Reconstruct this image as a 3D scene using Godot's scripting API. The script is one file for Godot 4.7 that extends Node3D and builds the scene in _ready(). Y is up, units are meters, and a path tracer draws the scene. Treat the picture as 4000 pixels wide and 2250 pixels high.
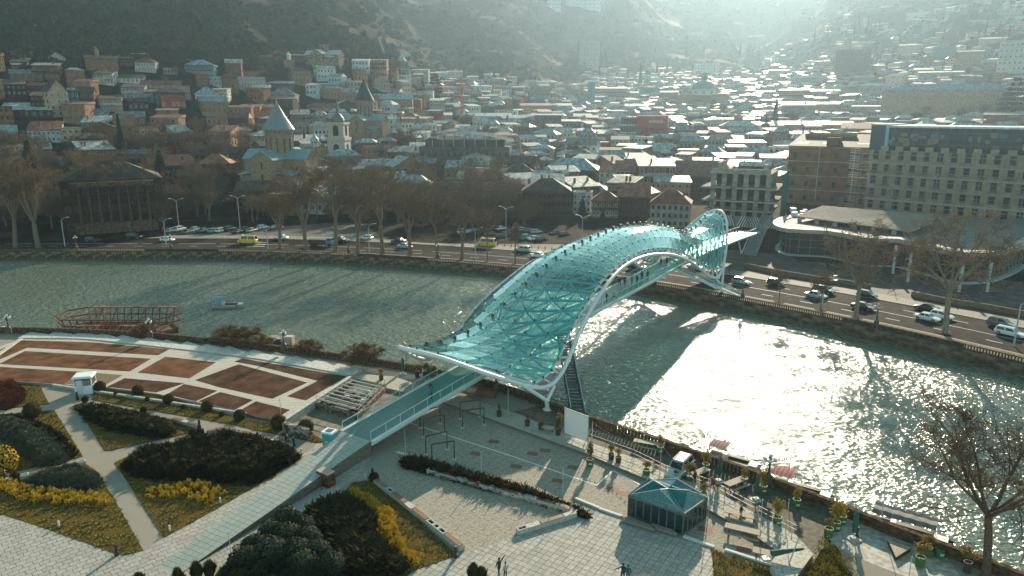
extends Node3D
# World: camera at the origin of x/z, 38 m above the near quay; -z is ahead. y = 0 is the near quay and the far road.
const FPX := 2800.0
const CAM_H := 38.0
const PITCH := 14.0
const WATER := -1.9
var rng := RandomNumberGenerator.new()
var noise := FastNoiseLite.new()
var mats := {}
var texs := {}
var used_names := {}
var used_labels := {}
var landmarks: Array = []

class MB:
	var v := PackedVector3Array()
	var n := PackedVector3Array()
	var c := PackedColorArray()
	var tint := Color(1, 1, 1)
	var tinted := false
	func put(a: Vector3, na: Vector3) -> void:
		v.append(a); n.append(na)
		if tinted: c.append(tint)
	func tri(a: Vector3, b: Vector3, d: Vector3, inside: Vector3) -> void:
		var k := (d - a).cross(b - a)
		if k.length_squared() < 1e-14: return
		k = k.normalized()
		if k.dot(a - inside) + k.dot(b - inside) + k.dot(d - inside) < 0.0:
			k = -k
			put(a, k); put(d, k); put(b, k)
		else:
			put(a, k); put(b, k); put(d, k)
	func quad(a: Vector3, b: Vector3, d: Vector3, e: Vector3, inside: Vector3) -> void:
		tri(a, b, d, inside); tri(a, d, e, inside)
	func box(at: Vector3, size: Vector3, b := Basis()) -> void:
		var h := size * 0.5
		var p := []
		for i in 8:
			p.append(at + b * Vector3(h.x if i & 1 else -h.x, h.y if i & 2 else -h.y, h.z if i & 4 else -h.z))
		for f in [[0, 1, 3, 2], [4, 5, 7, 6], [0, 1, 5, 4], [2, 3, 7, 6], [0, 2, 6, 4], [1, 3, 7, 5]]:
			quad(p[f[0]], p[f[1]], p[f[2]], p[f[3]], at)
	# a beam of w x h between two points
	func beam(a: Vector3, b: Vector3, w: float, h: float) -> void:
		var d := b - a
		var l := d.length()
		if l < 1e-5: return
		var z := d / l
		var x := Vector3.UP.cross(z)
		x = Vector3.RIGHT if x.length() < 1e-3 else x.normalized()
		box((a + b) * 0.5, Vector3(w, h, l), Basis(x, z.cross(x), z))
	func tube(pts: Array, rads: Array, sides := 6, caps := true) -> void:
		var m := pts.size()
		var up := Vector3.UP
		var rings := []
		var prev := Vector3.ZERO
		for i in m:
			var t: Vector3 = (pts[mini(i + 1, m - 1)] - pts[maxi(i - 1, 0)])
			t = t.normalized() if t.length() > 1e-6 else Vector3.UP
			var x := (prev - t * prev.dot(t)) if i else up.cross(t)
			if x.length() < 1e-3: x = Vector3.RIGHT.cross(t)
			if x.length() < 1e-3: x = Vector3.BACK.cross(t)
			x = x.normalized(); prev = x
			var y := t.cross(x)
			var ring := []
			for k in sides:
				var a := TAU * k / sides
				ring.append(x * cos(a) + y * sin(a))
			rings.append(ring)
		for i in m - 1:
			var r0: float = rads[mini(i, rads.size() - 1)]
			var r1: float = rads[mini(i + 1, rads.size() - 1)]
			for k in sides:
				var q := (k + 1) % sides
				var n00: Vector3 = rings[i][k]; var n01: Vector3 = rings[i][q]
				var n10: Vector3 = rings[i + 1][k]; var n11: Vector3 = rings[i + 1][q]
				var a: Vector3 = pts[i] + n00 * r0; var b: Vector3 = pts[i] + n01 * r0
				var d: Vector3 = pts[i + 1] + n11 * r1; var e: Vector3 = pts[i + 1] + n10 * r1
				put(a, n00); put(d, n11); put(b, n01)
				put(a, n00); put(e, n10); put(d, n11)
		if caps:
			for e in [0, m - 1]:
				var r: float = rads[mini(e, rads.size() - 1)]
				for k in sides:
					tri(pts[e], pts[e] + rings[e][k] * r, pts[e] + rings[e][(k + 1) % sides] * r, pts[1] if e == 0 else pts[m - 2])
	# flat polygon (xz) at y, facing up
	func cap(poly: PackedVector2Array, y: float, up := true) -> void:
		var ix := Geometry2D.triangulate_polygon(poly)
		for i in range(0, ix.size(), 3):
			var a := poly[ix[i]]; var b := poly[ix[i + 1]]; var d := poly[ix[i + 2]]
			var va := Vector3(a.x, y, a.y)
			tri(va, Vector3(b.x, y, b.y), Vector3(d.x, y, d.y), va + (Vector3.DOWN if up else Vector3.UP))
	func prism(poly: PackedVector2Array, y0: float, y1: float, bottom := false) -> void:
		cap(poly, y1)
		if bottom: cap(poly, y0, false)
		var cw := Geometry2D.is_polygon_clockwise(poly)
		for i in poly.size():
			var a := poly[i]; var b := poly[(i + 1) % poly.size()]
			var d := (b - a).orthogonal()
			var out := Vector3(d.x, 0, d.y) * (-1.0 if cw else 1.0)
			var o := Vector3(a.x, y0, a.y)
			quad(o, Vector3(b.x, y0, b.y), Vector3(b.x, y1, b.y), Vector3(a.x, y1, a.y), o - out)
	func lathe(at: Vector3, prof: Array, sides := 16) -> void:   # prof: [[r, y], ...] from the bottom up
		for i in prof.size() - 1:
			var r0: float = prof[i][0]; var y0: float = prof[i][1]; var r1: float = prof[i + 1][0]; var y1: float = prof[i + 1][1]
			var sl := Vector2(y1 - y0, r0 - r1).normalized()
			for k in sides:
				var a := TAU * k / sides; var b := TAU * (k + 1) / sides
				var na := Vector3(cos(a) * sl.x, sl.y, sin(a) * sl.x); var nb := Vector3(cos(b) * sl.x, sl.y, sin(b) * sl.x)
				var p := at + Vector3(cos(a) * r0, y0, sin(a) * r0); var q := at + Vector3(cos(b) * r0, y0, sin(b) * r0)
				var s := at + Vector3(cos(b) * r1, y1, sin(b) * r1); var t := at + Vector3(cos(a) * r1, y1, sin(a) * r1)
				put(p, na); put(q, nb); put(s, nb)
				put(p, na); put(s, nb); put(t, na)
	func ball(at: Vector3, r: Vector3, seg := 8, rings := 6) -> void:
		for i in rings:
			var t0 := PI * i / rings; var t1 := PI * (i + 1) / rings
			for k in seg:
				var a := TAU * k / seg; var b := TAU * (k + 1) / seg
				var q := [Vector3(sin(t0) * cos(a), cos(t0), sin(t0) * sin(a)), Vector3(sin(t0) * cos(b), cos(t0), sin(t0) * sin(b)), Vector3(sin(t1) * cos(b), cos(t1), sin(t1) * sin(b)), Vector3(sin(t1) * cos(a), cos(t1), sin(t1) * sin(a))]
				for o in [[0, 2, 1], [0, 3, 2]]:
					for w in o: put(at + q[w] * r, (q[w] / r).normalized())
	func mesh(m: Material, into: ArrayMesh = null) -> ArrayMesh:
		var am := into if into else ArrayMesh.new()
		if v.is_empty(): return am
		var ar := []
		ar.resize(Mesh.ARRAY_MAX)
		ar[Mesh.ARRAY_VERTEX] = v; ar[Mesh.ARRAY_NORMAL] = n
		if tinted: ar[Mesh.ARRAY_COLOR] = c
		am.add_surface_from_arrays(Mesh.PRIMITIVE_TRIANGLES, ar)
		am.surface_set_material(am.get_surface_count() - 1, m)
		return am

# ---- naming ---------------------------------------------------------------------------------------
func numbered(called: String) -> String:
	if not used_names.has(called):
		used_names[called] = 0
		return called
	used_names[called] += 1
	return "%s_%03d" % [called, used_names[called]]
func tag(o: Node3D, label := "", category := "", group := "", kind := "") -> Node3D:
	if label: o.set_meta("label", label)
	if category: o.set_meta("category", category)
	if group: o.set_meta("group", group)
	if kind: o.set_meta("kind", kind)
	return o
func thing(called: String, label: String, category: String, at := Vector3.ZERO, yaw := 0.0, group := "") -> Node3D:
	var o := Node3D.new()
	o.name = numbered(called); add_child(o)
	o.position = at; o.rotation.y = yaw
	tag(o, label, category, group)
	return o
func put_mesh(called: String, m: Mesh, parent: Node = null, kind := "") -> MeshInstance3D:
	var o := MeshInstance3D.new()
	o.mesh = m
	if parent == null:
		o.name = numbered(called); add_child(o)
	else:
		o.name = called; parent.add_child(o, true)
	if kind: o.set_meta("kind", kind)
	return o
func part(called: String, mb: MB, m: Material, parent: Node = null, kind := "") -> MeshInstance3D:
	return put_mesh(called, mb.mesh(m), parent, kind)
func struct(called: String, mb: MB, m: Material) -> MeshInstance3D:
	return put_mesh(called, mb.mesh(m), null, "structure")
func dup(o: Node3D, at: Vector3, yaw := 0.0, sc := Vector3.ONE) -> Node3D:
	var r: Node3D = o.duplicate()
	var base: String = o.name
	if base.length() > 4 and base.substr(base.length() - 4, 1) == "_" and base.right(3).is_valid_int(): base = base.left(base.length() - 4)
	r.name = numbered(base); add_child(r)
	r.position = at; r.rotation.y = yaw; r.scale = sc
	return r
func landmark(at: Vector3, words: String) -> void:
	landmarks.append([Vector2(at.x, at.z), words])
# A label that says where a thing stands among the landmarks; tries farther ones until it is unique.
func placed(words: String, at: Vector3) -> String:
	var p := Vector2(at.x, at.z)
	var order := []
	for l in landmarks: order.append([p.distance_to(l[0]), l])
	order.sort_custom(func(a, b): return a[0] < b[0])
	for far in ["", "well ", "far "]:
		for i in mini(14, order.size()):
			var q: Vector2 = order[i][1][0]
			var eye := q.normalized()
			var rel := p - q
			var along := rel.dot(eye); var side := rel.dot(Vector2(-eye.y, eye.x))
			var how := ""
			if absf(along) > absf(side): how = far + ("behind " if along > 0 else "in front of ")
			else: how = far + ("to the right of " if side > 0 else "to the left of ")
			if order[i][0] < 3.0 and far == "": how = "beside "
			var s: String = words + " " + how + order[i][1][1]
			if s.split(" ").size() <= 16 and not used_labels.has(s):
				used_labels[s] = true
				return s
	for i in range(0, mini(9, order.size())):
		for k in range(i + 1, mini(9, order.size())):
			var s: String = "%s between %s and %s" % [words, order[i][1][1], order[k][1][1]]
			if s.split(" ").size() <= 16 and not used_labels.has(s):
				used_labels[s] = true
				return s
	return words
# ---- pixels of the photograph to points in the place ------------------------------------------------
func ray(px: float, py: float) -> Vector3:
	var s := sin(deg_to_rad(PITCH)); var k := cos(deg_to_rad(PITCH))
	var w := (1125.0 - py) / FPX
	return Vector3((px - 2000.0) / FPX, w * k - s, -w * s - k)
func G(px: float, py: float, h := 0.0) -> Vector3:
	var d := ray(px, py)
	return Vector3(0, CAM_H, 0) + d * ((h - CAM_H) / d.y)
func P(list: Array, h := 0.0) -> PackedVector2Array:   # flat list of pixel pairs -> xz polygon on the plane y = h
	var o := PackedVector2Array()
	for i in range(0, list.size(), 2):
		var g := G(list[i], list[i + 1], h)
		o.append(Vector2(g.x, g.z))
	return o
func tab(t: Array, x: float) -> float:   # table [x0, y0, x1, y1, ...], smooth between
	var k := t.size() / 2
	if x <= t[0]: return t[1]
	if x >= t[2 * k - 2]: return t[2 * k - 1]
	var i := 0
	while t[2 * i + 2] < x: i += 1
	var x0: float = t[2 * i]; var x1: float = t[2 * i + 2]; var y0: float = t[2 * i + 1]; var y1: float = t[2 * i + 3]
	var m0: float = (y1 - y0) / (x1 - x0); var m1 := m0; var d := m0
	if i > 0: m0 = (y1 - t[2 * i - 1]) / (x1 - t[2 * i - 2])
	if i < k - 2: m1 = (t[2 * i + 5] - y0) / (t[2 * i + 4] - x0)
	if d == 0.0: m0 = 0.0; m1 = 0.0
	var h := x1 - x0; var u := (x - x0) / h
	return y0 * (1 + 2 * u) * (1 - u) * (1 - u) + m0 * h * u * (1 - u) * (1 - u) + y1 * u * u * (3 - 2 * u) + m1 * h * u * u * (u - 1)
# ---- textures and materials -------------------------------------------------------------------------
func noise_image(kind: String, size: int, freq: float, oct := 5) -> Image:
	var f := FastNoiseLite.new()
	f.seed = kind.hash() % 1000
	f.frequency = freq
	f.fractal_octaves = oct
	f.noise_type = FastNoiseLite.TYPE_SIMPLEX_SMOOTH
	if kind.begins_with("cell"):
		f.noise_type = FastNoiseLite.TYPE_CELLULAR
		f.cellular_return_type = FastNoiseLite.RETURN_DISTANCE2_SUB
		f.fractal_type = FastNoiseLite.FRACTAL_NONE
		f.cellular_jitter = 0.6
	return f.get_seamless_image(size, size)
func ramp_tex(kind: String, size: int, freq: float, lo: Color, hi: Color, oct := 5, gain := 1.6) -> ImageTexture:
	if texs.has(kind): return texs[kind]
	var im := noise_image(kind, size, freq, oct)
	var o := Image.create(size, size, true, Image.FORMAT_RGB8)
	for y in size:
		for x in size:
			var w := clampf((im.get_pixel(x, y).r - 0.5) * gain + 0.5, 0.0, 1.0)
			o.set_pixel(x, y, lo.lerp(hi, w))
	o.generate_mipmaps()
	texs[kind] = ImageTexture.create_from_image(o)
	return texs[kind]
func normal_tex(kind: String, size: int, freq: float, bump: float, oct := 4) -> ImageTexture:
	var key := kind + "_n"
	if texs.has(key): return texs[key]
	var im := noise_image(kind, size, freq, oct)
	im.convert(Image.FORMAT_RGBA8)
	im.bump_map_to_normal_map(bump)
	texs[key] = ImageTexture.create_from_image(im)
	return texs[key]
# base colours are written as linear reflectances
func lin(r: float, g: float, b: float, a := 1.0) -> Color:
	var k := Color(r, g, b).linear_to_srgb()
	k.a = a
	return k
func mat(r: float, g: float, b: float, rough := 0.85, tex := "", sc := 0.25, metal := 0.0) -> StandardMaterial3D:
	var key := "%.3f %.3f %.3f %.2f %s %.3f %.2f" % [r, g, b, rough, tex, sc, metal]
	if mats.has(key): return mats[key]
	var m := StandardMaterial3D.new()
	m.albedo_color = lin(r, g, b)
	m.roughness = rough; m.metallic = metal
	if rough >= 0.89: m.metallic_specular = 0.12
	if tex:
		m.uv1_triplanar = true; m.uv1_world_triplanar = true
		m.uv1_scale = Vector3.ONE * sc
		m.albedo_texture = texs[tex]
	mats[key] = m
	return m
func stained(m: StandardMaterial3D, sc: float) -> StandardMaterial3D:   # broad worn patches over a fine-grained surface
	m.detail_enabled = true; m.detail_albedo = texs["mottle"]; m.detail_blend_mode = BaseMaterial3D.BLEND_MODE_MUL
	m.detail_uv_layer = BaseMaterial3D.DETAIL_UV_2
	m.uv2_triplanar = true; m.uv2_world_triplanar = true; m.uv2_scale = Vector3.ONE * sc
	return m
func tinted_glass(r: float, g: float, b: float, rough: float) -> StandardMaterial3D:
	var m := StandardMaterial3D.new()
	m.albedo_color = lin(r, g, b, 0.0)
	m.roughness = rough
	m.refraction_enabled = true; m.refraction_scale = 0.05
	return m
func glass(r: float, g: float, b: float, a: float, rough := 0.05) -> StandardMaterial3D:
	var key := "glass %.3f %.3f %.3f %.2f %.2f" % [r, g, b, a, rough]
	if mats.has(key): return mats[key]
	var m := StandardMaterial3D.new()
	m.albedo_color = lin(r, g, b, a)
	m.roughness = rough
	m.transparency = BaseMaterial3D.TRANSPARENCY_ALPHA
	mats[key] = m
	return m
func bumpy(m: StandardMaterial3D, tex: String, k := 1.0) -> StandardMaterial3D:
	m.normal_enabled = true; m.normal_texture = texs[tex]; m.normal_scale = k
	return m
func _ready() -> void:
	# camera, sky, sun, air, exposure
	var cam = Camera3D.new()
	cam.name = "camera"
	add_child(cam)
	cam.position = Vector3(0, CAM_H, 0)
	cam.rotation.x = -deg_to_rad(PITCH)
	cam.fov = rad_to_deg(2.0 * atan(1125.0 / FPX))
	cam.near = 0.5; cam.far = 8000.0
	var we = WorldEnvironment.new()
	we.name = "environment"
	var env = Environment.new()
	var sky = Sky.new()
	var sm = ProceduralSkyMaterial.new()
	sm.sky_top_color = lin(0.022, 0.10, 0.125)
	sm.sky_horizon_color = lin(0.60, 0.84, 0.85)
	sm.sky_curve = 0.26
	sm.ground_bottom_color = lin(0.10, 0.09, 0.07)
	sm.ground_horizon_color = lin(0.55, 0.62, 0.60)
	sm.sun_angle_max = 4.0
	sm.sun_curve = 0.12
	sky.sky_material = sm
	env.sky = sky
	env.background_mode = Environment.BG_SKY
	env.background_energy_multiplier = 0.95
	env.tonemap_mode = Environment.TONE_MAPPER_LINEAR
	env.tonemap_exposure = 2.6
	env.sdfgi_enabled = true; env.ssao_enabled = true; env.ssil_enabled = true
	env.volumetric_fog_enabled = true
	env.volumetric_fog_density = 0.00014
	env.volumetric_fog_anisotropy = 0.5
	env.volumetric_fog_albedo = lin(0.56, 0.80, 1.0)
	we.environment = env
	add_child(we)
	var sun = DirectionalLight3D.new()
	sun.name = "sun"
	var az = deg_to_rad(18.5); var el = deg_to_rad(18.5)
	var to_sun = Vector3(sin(az) * cos(el), sin(el), -cos(az) * cos(el))
	sun.light_color = lin(1.0, 0.85, 0.63)
	sun.light_energy = 1.6
	sun.light_angular_distance = 0.5
	sun.shadow_enabled = true
	add_child(sun)
	sun.look_at_from_position(Vector3.ZERO, -to_sun, Vector3.UP)

	rng.seed = 11
	noise.seed = 5; noise.frequency = 1.0; noise.fractal_octaves = 3
	textures()
	build_terrain()
	build_water()
	build_far_bank()
	build_near_ground()
	build_bridge()
	build_far_road_things()
	build_landmark_buildings()
	build_town()
	build_trees_far()
	build_garden()
	build_quay()
	build_people()
func textures() -> void:
	ramp_tex("stain", 512, 0.01, Color(0.62, 0.56, 0.5), Color(1, 1, 1), 6, 2.0)
	ramp_tex("fine", 512, 0.03, Color(0.84, 0.83, 0.82), Color(1, 1, 1), 5, 1.5)
	ramp_tex("mottle", 512, 0.012, Color(0.74, 0.73, 0.71), Color(1, 1, 1), 6, 1.5)
	ramp_tex("calm", 512, 0.006, Color(0.35, 0.35, 0.35), Color(1, 1, 1), 3, 2.4)
	ramp_tex("speckle", 512, 0.09, Color(0.5, 0.5, 0.5), Color(1, 1, 1), 4, 2.2)
	ramp_tex("patch", 512, 0.008, Color(0.42, 0.36, 0.3), Color(1, 1, 1), 6, 2.6)
	ramp_tex("turf", 512, 0.05, Color(0.5, 0.42, 0.3), Color(1.0, 1.0, 0.9), 6, 2.0)
	normal_tex("rough", 512, 0.06, 6.0)
	normal_tex("cellcobble", 512, 0.05, 5.0)
# ---- land, water, banks ---------------------------------------------------------------------------------
# Height of the far land by bearing (written as the pixel column at the horizon) and distance.
const LAND = [
	[-600, [200, 0, 235, 0, 300, 4, 360, 13, 420, 28, 480, 50, 550, 80, 650, 122, 800, 185, 1000, 260, 1500, 330, 5000, 400]],
	[0, [200, 0, 235, 0, 300, 4, 360, 13, 420, 28, 480, 50, 550, 80, 650, 122, 800, 185, 1000, 260, 1500, 330, 5000, 400]],
	[700, [200, 0, 240, 0, 300, 3, 360, 12, 420, 28, 480, 50, 550, 80, 650, 118, 800, 172, 1000, 240, 1500, 300, 5000, 400]],
	[1300, [200, 0, 250, 0, 330, 4, 420, 14, 500, 30, 560, 50, 620, 74, 720, 112, 850, 150, 1000, 200, 1200, 255, 5000, 420]],
	[1800, [200, 0, 250, 1, 400, 7, 550, 20, 700, 38, 850, 62, 1050, 112, 1350, 195, 1700, 300, 2000, 350, 5000, 520]],
	[2400, [200, 0, 250, 1, 450, 8, 650, 20, 850, 31, 1000, 43, 1250, 70, 1500, 125, 1800, 235, 2100, 340, 2500, 370, 5000, 550]],
	[2650, [200, 0, 250, 1, 450, 8, 650, 20, 850, 32, 1000, 43, 1250, 70, 1600, 120, 2000, 210, 2500, 360, 3000, 510, 5000, 950]],
	[2950, [200, 0, 250, 1, 450, 8, 650, 19, 850, 31, 1000, 44, 1250, 68, 1600, 105, 2100, 190, 2700, 360, 3300, 560, 5000, 950]],
	[3400, [180, 0, 250, 1, 450, 8, 650, 18, 850, 32, 1000, 52, 1250, 96, 1500, 150, 1900, 256, 2400, 400, 2900, 500, 5000, 750]],
	[4000, [180, 0, 250, 1, 450, 8, 650, 20, 800, 34, 950, 55, 1150, 98, 1350, 148, 1650, 240, 2050, 370, 2600, 480, 5000, 750]],
	[4700, [180, 0, 250, 1, 450, 8, 650, 20, 800, 34, 950, 55, 1150, 98, 1350, 148, 1650, 240, 2050, 370, 2600, 480, 5000, 750]]]
func land_h(x: float, z: float) -> float:
	var r = sqrt(x * x + z * z)
	var col = 2000.0 + 2886.0 * x / maxf(-z, 1.0)
	if z > -1.0: col = 4700.0 if x > 0 else -600.0
	col = clampf(col, -600.0, 4699.0)
	var i = 0
	while LAND[i + 1][0] < col: i += 1
	var u: float = (col - LAND[i][0]) / (LAND[i + 1][0] - LAND[i][0])
	u = u * u * (3 - 2 * u)
	var h: float = lerpf(tab(LAND[i][1], r), tab(LAND[i + 1][1], r), u)
	var wild = smoothstep(60.0, 170.0, h)
	h += wild * (noise.get_noise_2d(x * 0.006, z * 0.006) * 34.0 + noise.get_noise_2d(x * 0.022, z * 0.022) * 9.0)
	if h > 60.0 and r > 500.0: h += wild * 16.0 * (absf(noise.get_noise_2d(x * 0.011 + z * 0.004 + 40.0, z * 0.002)) - 0.25)
	return h
func T(px: float, py: float) -> Vector3:   # where the sight line through a pixel meets the far land
	var d = ray(px, py).normalized()
	var o = Vector3(0, CAM_H, 0)
	var t = 150.0
	while t < 4000.0:
		var q = o + d * t
		if q.y < land_h(q.x, q.z):
			for k in 8:
				t -= 4.0 / pow(2.0, k) if (o + d * t).y < land_h((o + d * t).x, (o + d * t).z) else -4.0 / pow(2.0, k)
			break
		t += 5.0
	var p = o + d * t
	p.y = land_h(p.x, p.z)
	return p
const FAR_WALL = [-420.0, -170.0, -260.0, -188.0, -140.0, -193.0, -94.7, -193.0, -69.8, -191.9, -33.6, -184.3, 0.0, -171.9, 28.7, -156.0, 50.7, -136.7, 66.9, -119.2, 78.5, -103.8, 98.0, -76.0, 125.0, -30.0]
const NEAR_WALL = [-260.0, -112.0, -150.0, -118.0, -89.7, -120.0, -66.1, -117.8, -49.1, -113.6, -22.1, -104.3, -3.6, -94.9, 9.6, -82.9, 15.2, -78.3, 26.8, -67.8, 35.3, -58.5, 41.0, -52.9, 52.0, -40.0, 68.0, -18.0]
func line(flat: Array, step = 4.0) -> PackedVector2Array:   # smooth resampled polyline
	var cv = Curve2D.new()
	var k = flat.size() / 2
	for i in k:
		var p = Vector2(flat[2 * i], flat[2 * i + 1])
		var a = Vector2(flat[2 * maxi(i - 1, 0)], flat[2 * maxi(i - 1, 0) + 1]); var b = Vector2(flat[2 * mini(i + 1, k - 1)], flat[2 * mini(i + 1, k - 1) + 1])
		var t = (b - a).normalized()
		cv.add_point(p, -t * p.distance_to(a) / 3.0, t * p.distance_to(b) / 3.0)
	var o = PackedVector2Array()
	var l = cv.get_baked_length()
	var m = int(l / step)
	for i in m + 1: o.append(cv.sample_baked(l * i / m))
	return o
func offset(l: PackedVector2Array, d: float) -> PackedVector2Array:   # to the left of the direction of travel (away from the viewer for both walls)
	var o = PackedVector2Array()
	for i in l.size():
		var t = (l[mini(i + 1, l.size() - 1)] - l[maxi(i - 1, 0)]).normalized()
		o.append(l[i] + Vector2(t.y, -t.x) * d)
	return o
func strip(mb: MB, l: PackedVector2Array, d0: float, d1: float, y: float, from = 0, to = -1) -> void:
	var a = offset(l, d0); var b = offset(l, d1)
	var e = l.size() - 1 if to < 0 else mini(to, l.size() - 1)
	for i in range(from, e):
		var q = Vector3(a[i].x, y, a[i].y)
		mb.quad(q, Vector3(a[i + 1].x, y, a[i + 1].y), Vector3(b[i + 1].x, y, b[i + 1].y), Vector3(b[i].x, y, b[i].y), q + Vector3.DOWN)
func wall_strip(mb: MB, l: PackedVector2Array, d0: float, d1: float, y0: float, y1: float, from = 0, to = -1) -> void:
	strip(mb, l, d0, d1, y1, from, to)
	var e = l.size() - 1 if to < 0 else mini(to, l.size() - 1)
	var a = offset(l, d0); var b = offset(l, d1); var mid = offset(l, (d0 + d1) * 0.5)
	for i in range(from, e):
		for s in [a, b]:
			mb.quad(Vector3(s[i].x, y0, s[i].y), Vector3(s[i + 1].x, y0, s[i + 1].y), Vector3(s[i + 1].x, y1, s[i + 1].y), Vector3(s[i].x, y1, s[i].y), Vector3(mid[i].x, y0, mid[i].y))
	for i in [from, e]:
		mb.quad(Vector3(a[i].x, y0, a[i].y), Vector3(b[i].x, y0, b[i].y), Vector3(b[i].x, y1, b[i].y), Vector3(a[i].x, y1, a[i].y), Vector3(mid[(from + e) / 2].x, y0, mid[(from + e) / 2].y))
var far_line: PackedVector2Array
var near_line: PackedVector2Array

func build_terrain() -> void:
	far_line = line(FAR_WALL); near_line = line(NEAR_WALL)
	var mb = MB.new()
	var rs = []
	var r = 196.0
	while r < 5000.0:
		rs.append(r); r *= 1.022
	var na = 120
	var grid = []
	var wallpoly = offset(far_line, 12.0)
	wallpoly.append(Vector2(500, 300)); wallpoly.append(Vector2(-700, 300))
	for q in rs:
		var row = []
		for k in na + 1:
			var a = deg_to_rad(lerpf(-62.0, 62.0, float(k) / na))
			var x: float = sin(a) * q; var z: float = -cos(a) * q
			var h = land_h(x, z) - 0.12
			if Geometry2D.is_point_in_polygon(Vector2(x, z), wallpoly): h = -9.0
			row.append(Vector3(x, h, z))
		grid.append(row)
	for i in rs.size() - 1:
		for k in na:
			var a: Vector3 = grid[i][k]
			mb.quad(a, grid[i][k + 1], grid[i + 1][k + 1], grid[i + 1][k], a + Vector3(0, -500, 0))
	struct("terrain", mb, mat(0.034, 0.027, 0.017, 0.95, "stain", 0.02))
	# the scrub and wood of the hillsides: thousands of crowns in two tones
	for kind in 2:
		var proto = MB.new()
		rng.seed = 40 + kind
		for k in 34:
			var d = Vector3(rng.randfn(), absf(rng.randfn()) * 0.9, rng.randfn()).normalized()
			var c = d * rng.randf_range(0.55, 1.0) * Vector3(1, 0.9, 1)
			var s = rng.randf_range(0.25, 0.5)
			var e = Vector3(rng.randfn(), rng.randfn(), rng.randfn()).normalized(); var f = e.cross(d + Vector3(0.1, 0, 0)).normalized()
			proto.tri(c + e * s, c - e * s * 0.6 + f * s, c - e * s * 0.6 - f * s, Vector3.ZERO)
			proto.tri(c + f * s, c - f * s * 0.6 + d * s * 0.7, c - f * s * 0.6 - d * s * 0.7, Vector3(0, -1, 0))
		var spots: Array[Transform3D] = []
		for k in 34000:
			var col = rng.randf_range(-250, 4250)
			var rr = 480.0 + 2500.0 * pow(rng.randf(), 1.6)
			var az = atan((col - 2000.0) / 2886.0)
			var x = sin(az) * rr; var z = -cos(az) * rr
			var h = land_h(x, z)
			var edge = 74.0 if col < 2600 else 80.0
			if col > 2450 and col < 2900: edge = 70.0
			if h < edge - 8.0 + 16.0 * noise.get_noise_2d(x * 0.02, z * 0.02): continue
			if noise.get_noise_2d(x * 0.013 + 90 * kind, z * 0.013) < (-0.05 if col < 1000 else 0.02) - 0.2: continue
			if col > 2600 and rng.randf() < 0.35: continue
			var s = rng.randf_range(2.2, 5.0) * (0.8 if kind else 1.0)
			spots.append(Transform3D(Basis(Vector3.UP, rng.randf() * TAU).scaled(Vector3(s, s * rng.randf_range(0.7, 1.3), s)), Vector3(x, h - s * 0.2, z)))
		var mm = MultiMesh.new()
		mm.transform_format = MultiMesh.TRANSFORM_3D
		mm.mesh = proto.mesh(mat(0.029, 0.048, 0.027, 0.95) if kind == 0 else mat(0.056, 0.052, 0.030, 0.95))
		mm.instance_count = spots.size()
		for k in spots.size(): mm.set_instance_transform(k, spots[k])
		var mi = MultiMeshInstance3D.new()
		mi.multimesh = mm
		mi.name = "hillside_wood" if kind == 0 else "hillside_scrub"
		add_child(mi)
		tag(mi, "dark green wood covering the hillside above the old town" if kind == 0 else "brown leafless scrub scattered over the hillside above the old town", "vegetation", "", "stuff")

func build_water() -> void:
	var mb = MB.new()
	var n1 = FastNoiseLite.new()
	n1.seed = 3; n1.frequency = 1.0; n1.fractal_octaves = 3
	var bank = offset(far_line, 2.0)
	var nb = offset(near_line, -2.0)
	var poly = PackedVector2Array()
	for p in bank: poly.append(p)
	for i in range(nb.size() - 1, -1, -1): poly.append(nb[i])
	var cell = 0.8
	var hs = {}
	var hf = func(x: float, z: float) -> Vector3:
		# ripples run slantwise across the river
		var u = x * 0.85 + z * 0.5; var w = -x * 0.5 + z * 0.85
		var y = n1.get_noise_2d(u * 0.22, w * 0.6) * 0.11 + n1.get_noise_2d(u * 0.03 + 7.0, w * 0.06) * 0.16
		return Vector3(x, WATER + y, z)
	# fine grid where the camera looks, in strips of x
	var z = -196.0
	while z < -40.0:
		var half = -z * 0.78 + 6.0
		var x = -half
		while x < minf(half, 110.0):
			var mid = Vector2(x + 0.5 * cell, z + 0.5 * cell)
			if Geometry2D.is_point_in_polygon(mid, poly):
				var sz = cell * (1.0 if z > -130.0 else 1.0)
				var a: Vector3 = hf.call(x, z); var b: Vector3 = hf.call(x + sz, z); var c: Vector3 = hf.call(x + sz, z + sz); var d: Vector3 = hf.call(x, z + sz)
				mb.tri(a, b, c, a + Vector3.DOWN); mb.tri(a, c, d, a + Vector3.DOWN)
			x += cell
		z += cell
	# smooth normals from the field
	for i in mb.v.size():
		var p = mb.v[i]
		var e = 0.3
		var k: Vector3 = Vector3(hf.call(p.x - e, p.z).y - hf.call(p.x + e, p.z).y, 2 * e, hf.call(p.x, p.z - e).y - hf.call(p.x, p.z + e).y)
		mb.n[i] = k.normalized()
	var m = mat(0.115, 0.135, 0.095, 0.18)
	m.uv1_triplanar = true; m.uv1_world_triplanar = true
	m.uv1_scale = Vector3(0.028, 0.028, 0.05)
	m.normal_enabled = true
	m.normal_texture = normal_tex("ripples", 1024, 0.025, 9.0, 4)
	m.normal_scale = 0.9
	m.roughness_texture = texs["calm"]
	struct("river", mb, m)
	var bed = MB.new()
	bed.cap(PackedVector2Array([Vector2(-600, -215), Vector2(-600, 60), Vector2(300, 60), Vector2(300, -215)]), WATER - 2.2)
	struct("riverbed", bed, mat(0.05, 0.055, 0.035, 0.9))

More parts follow.
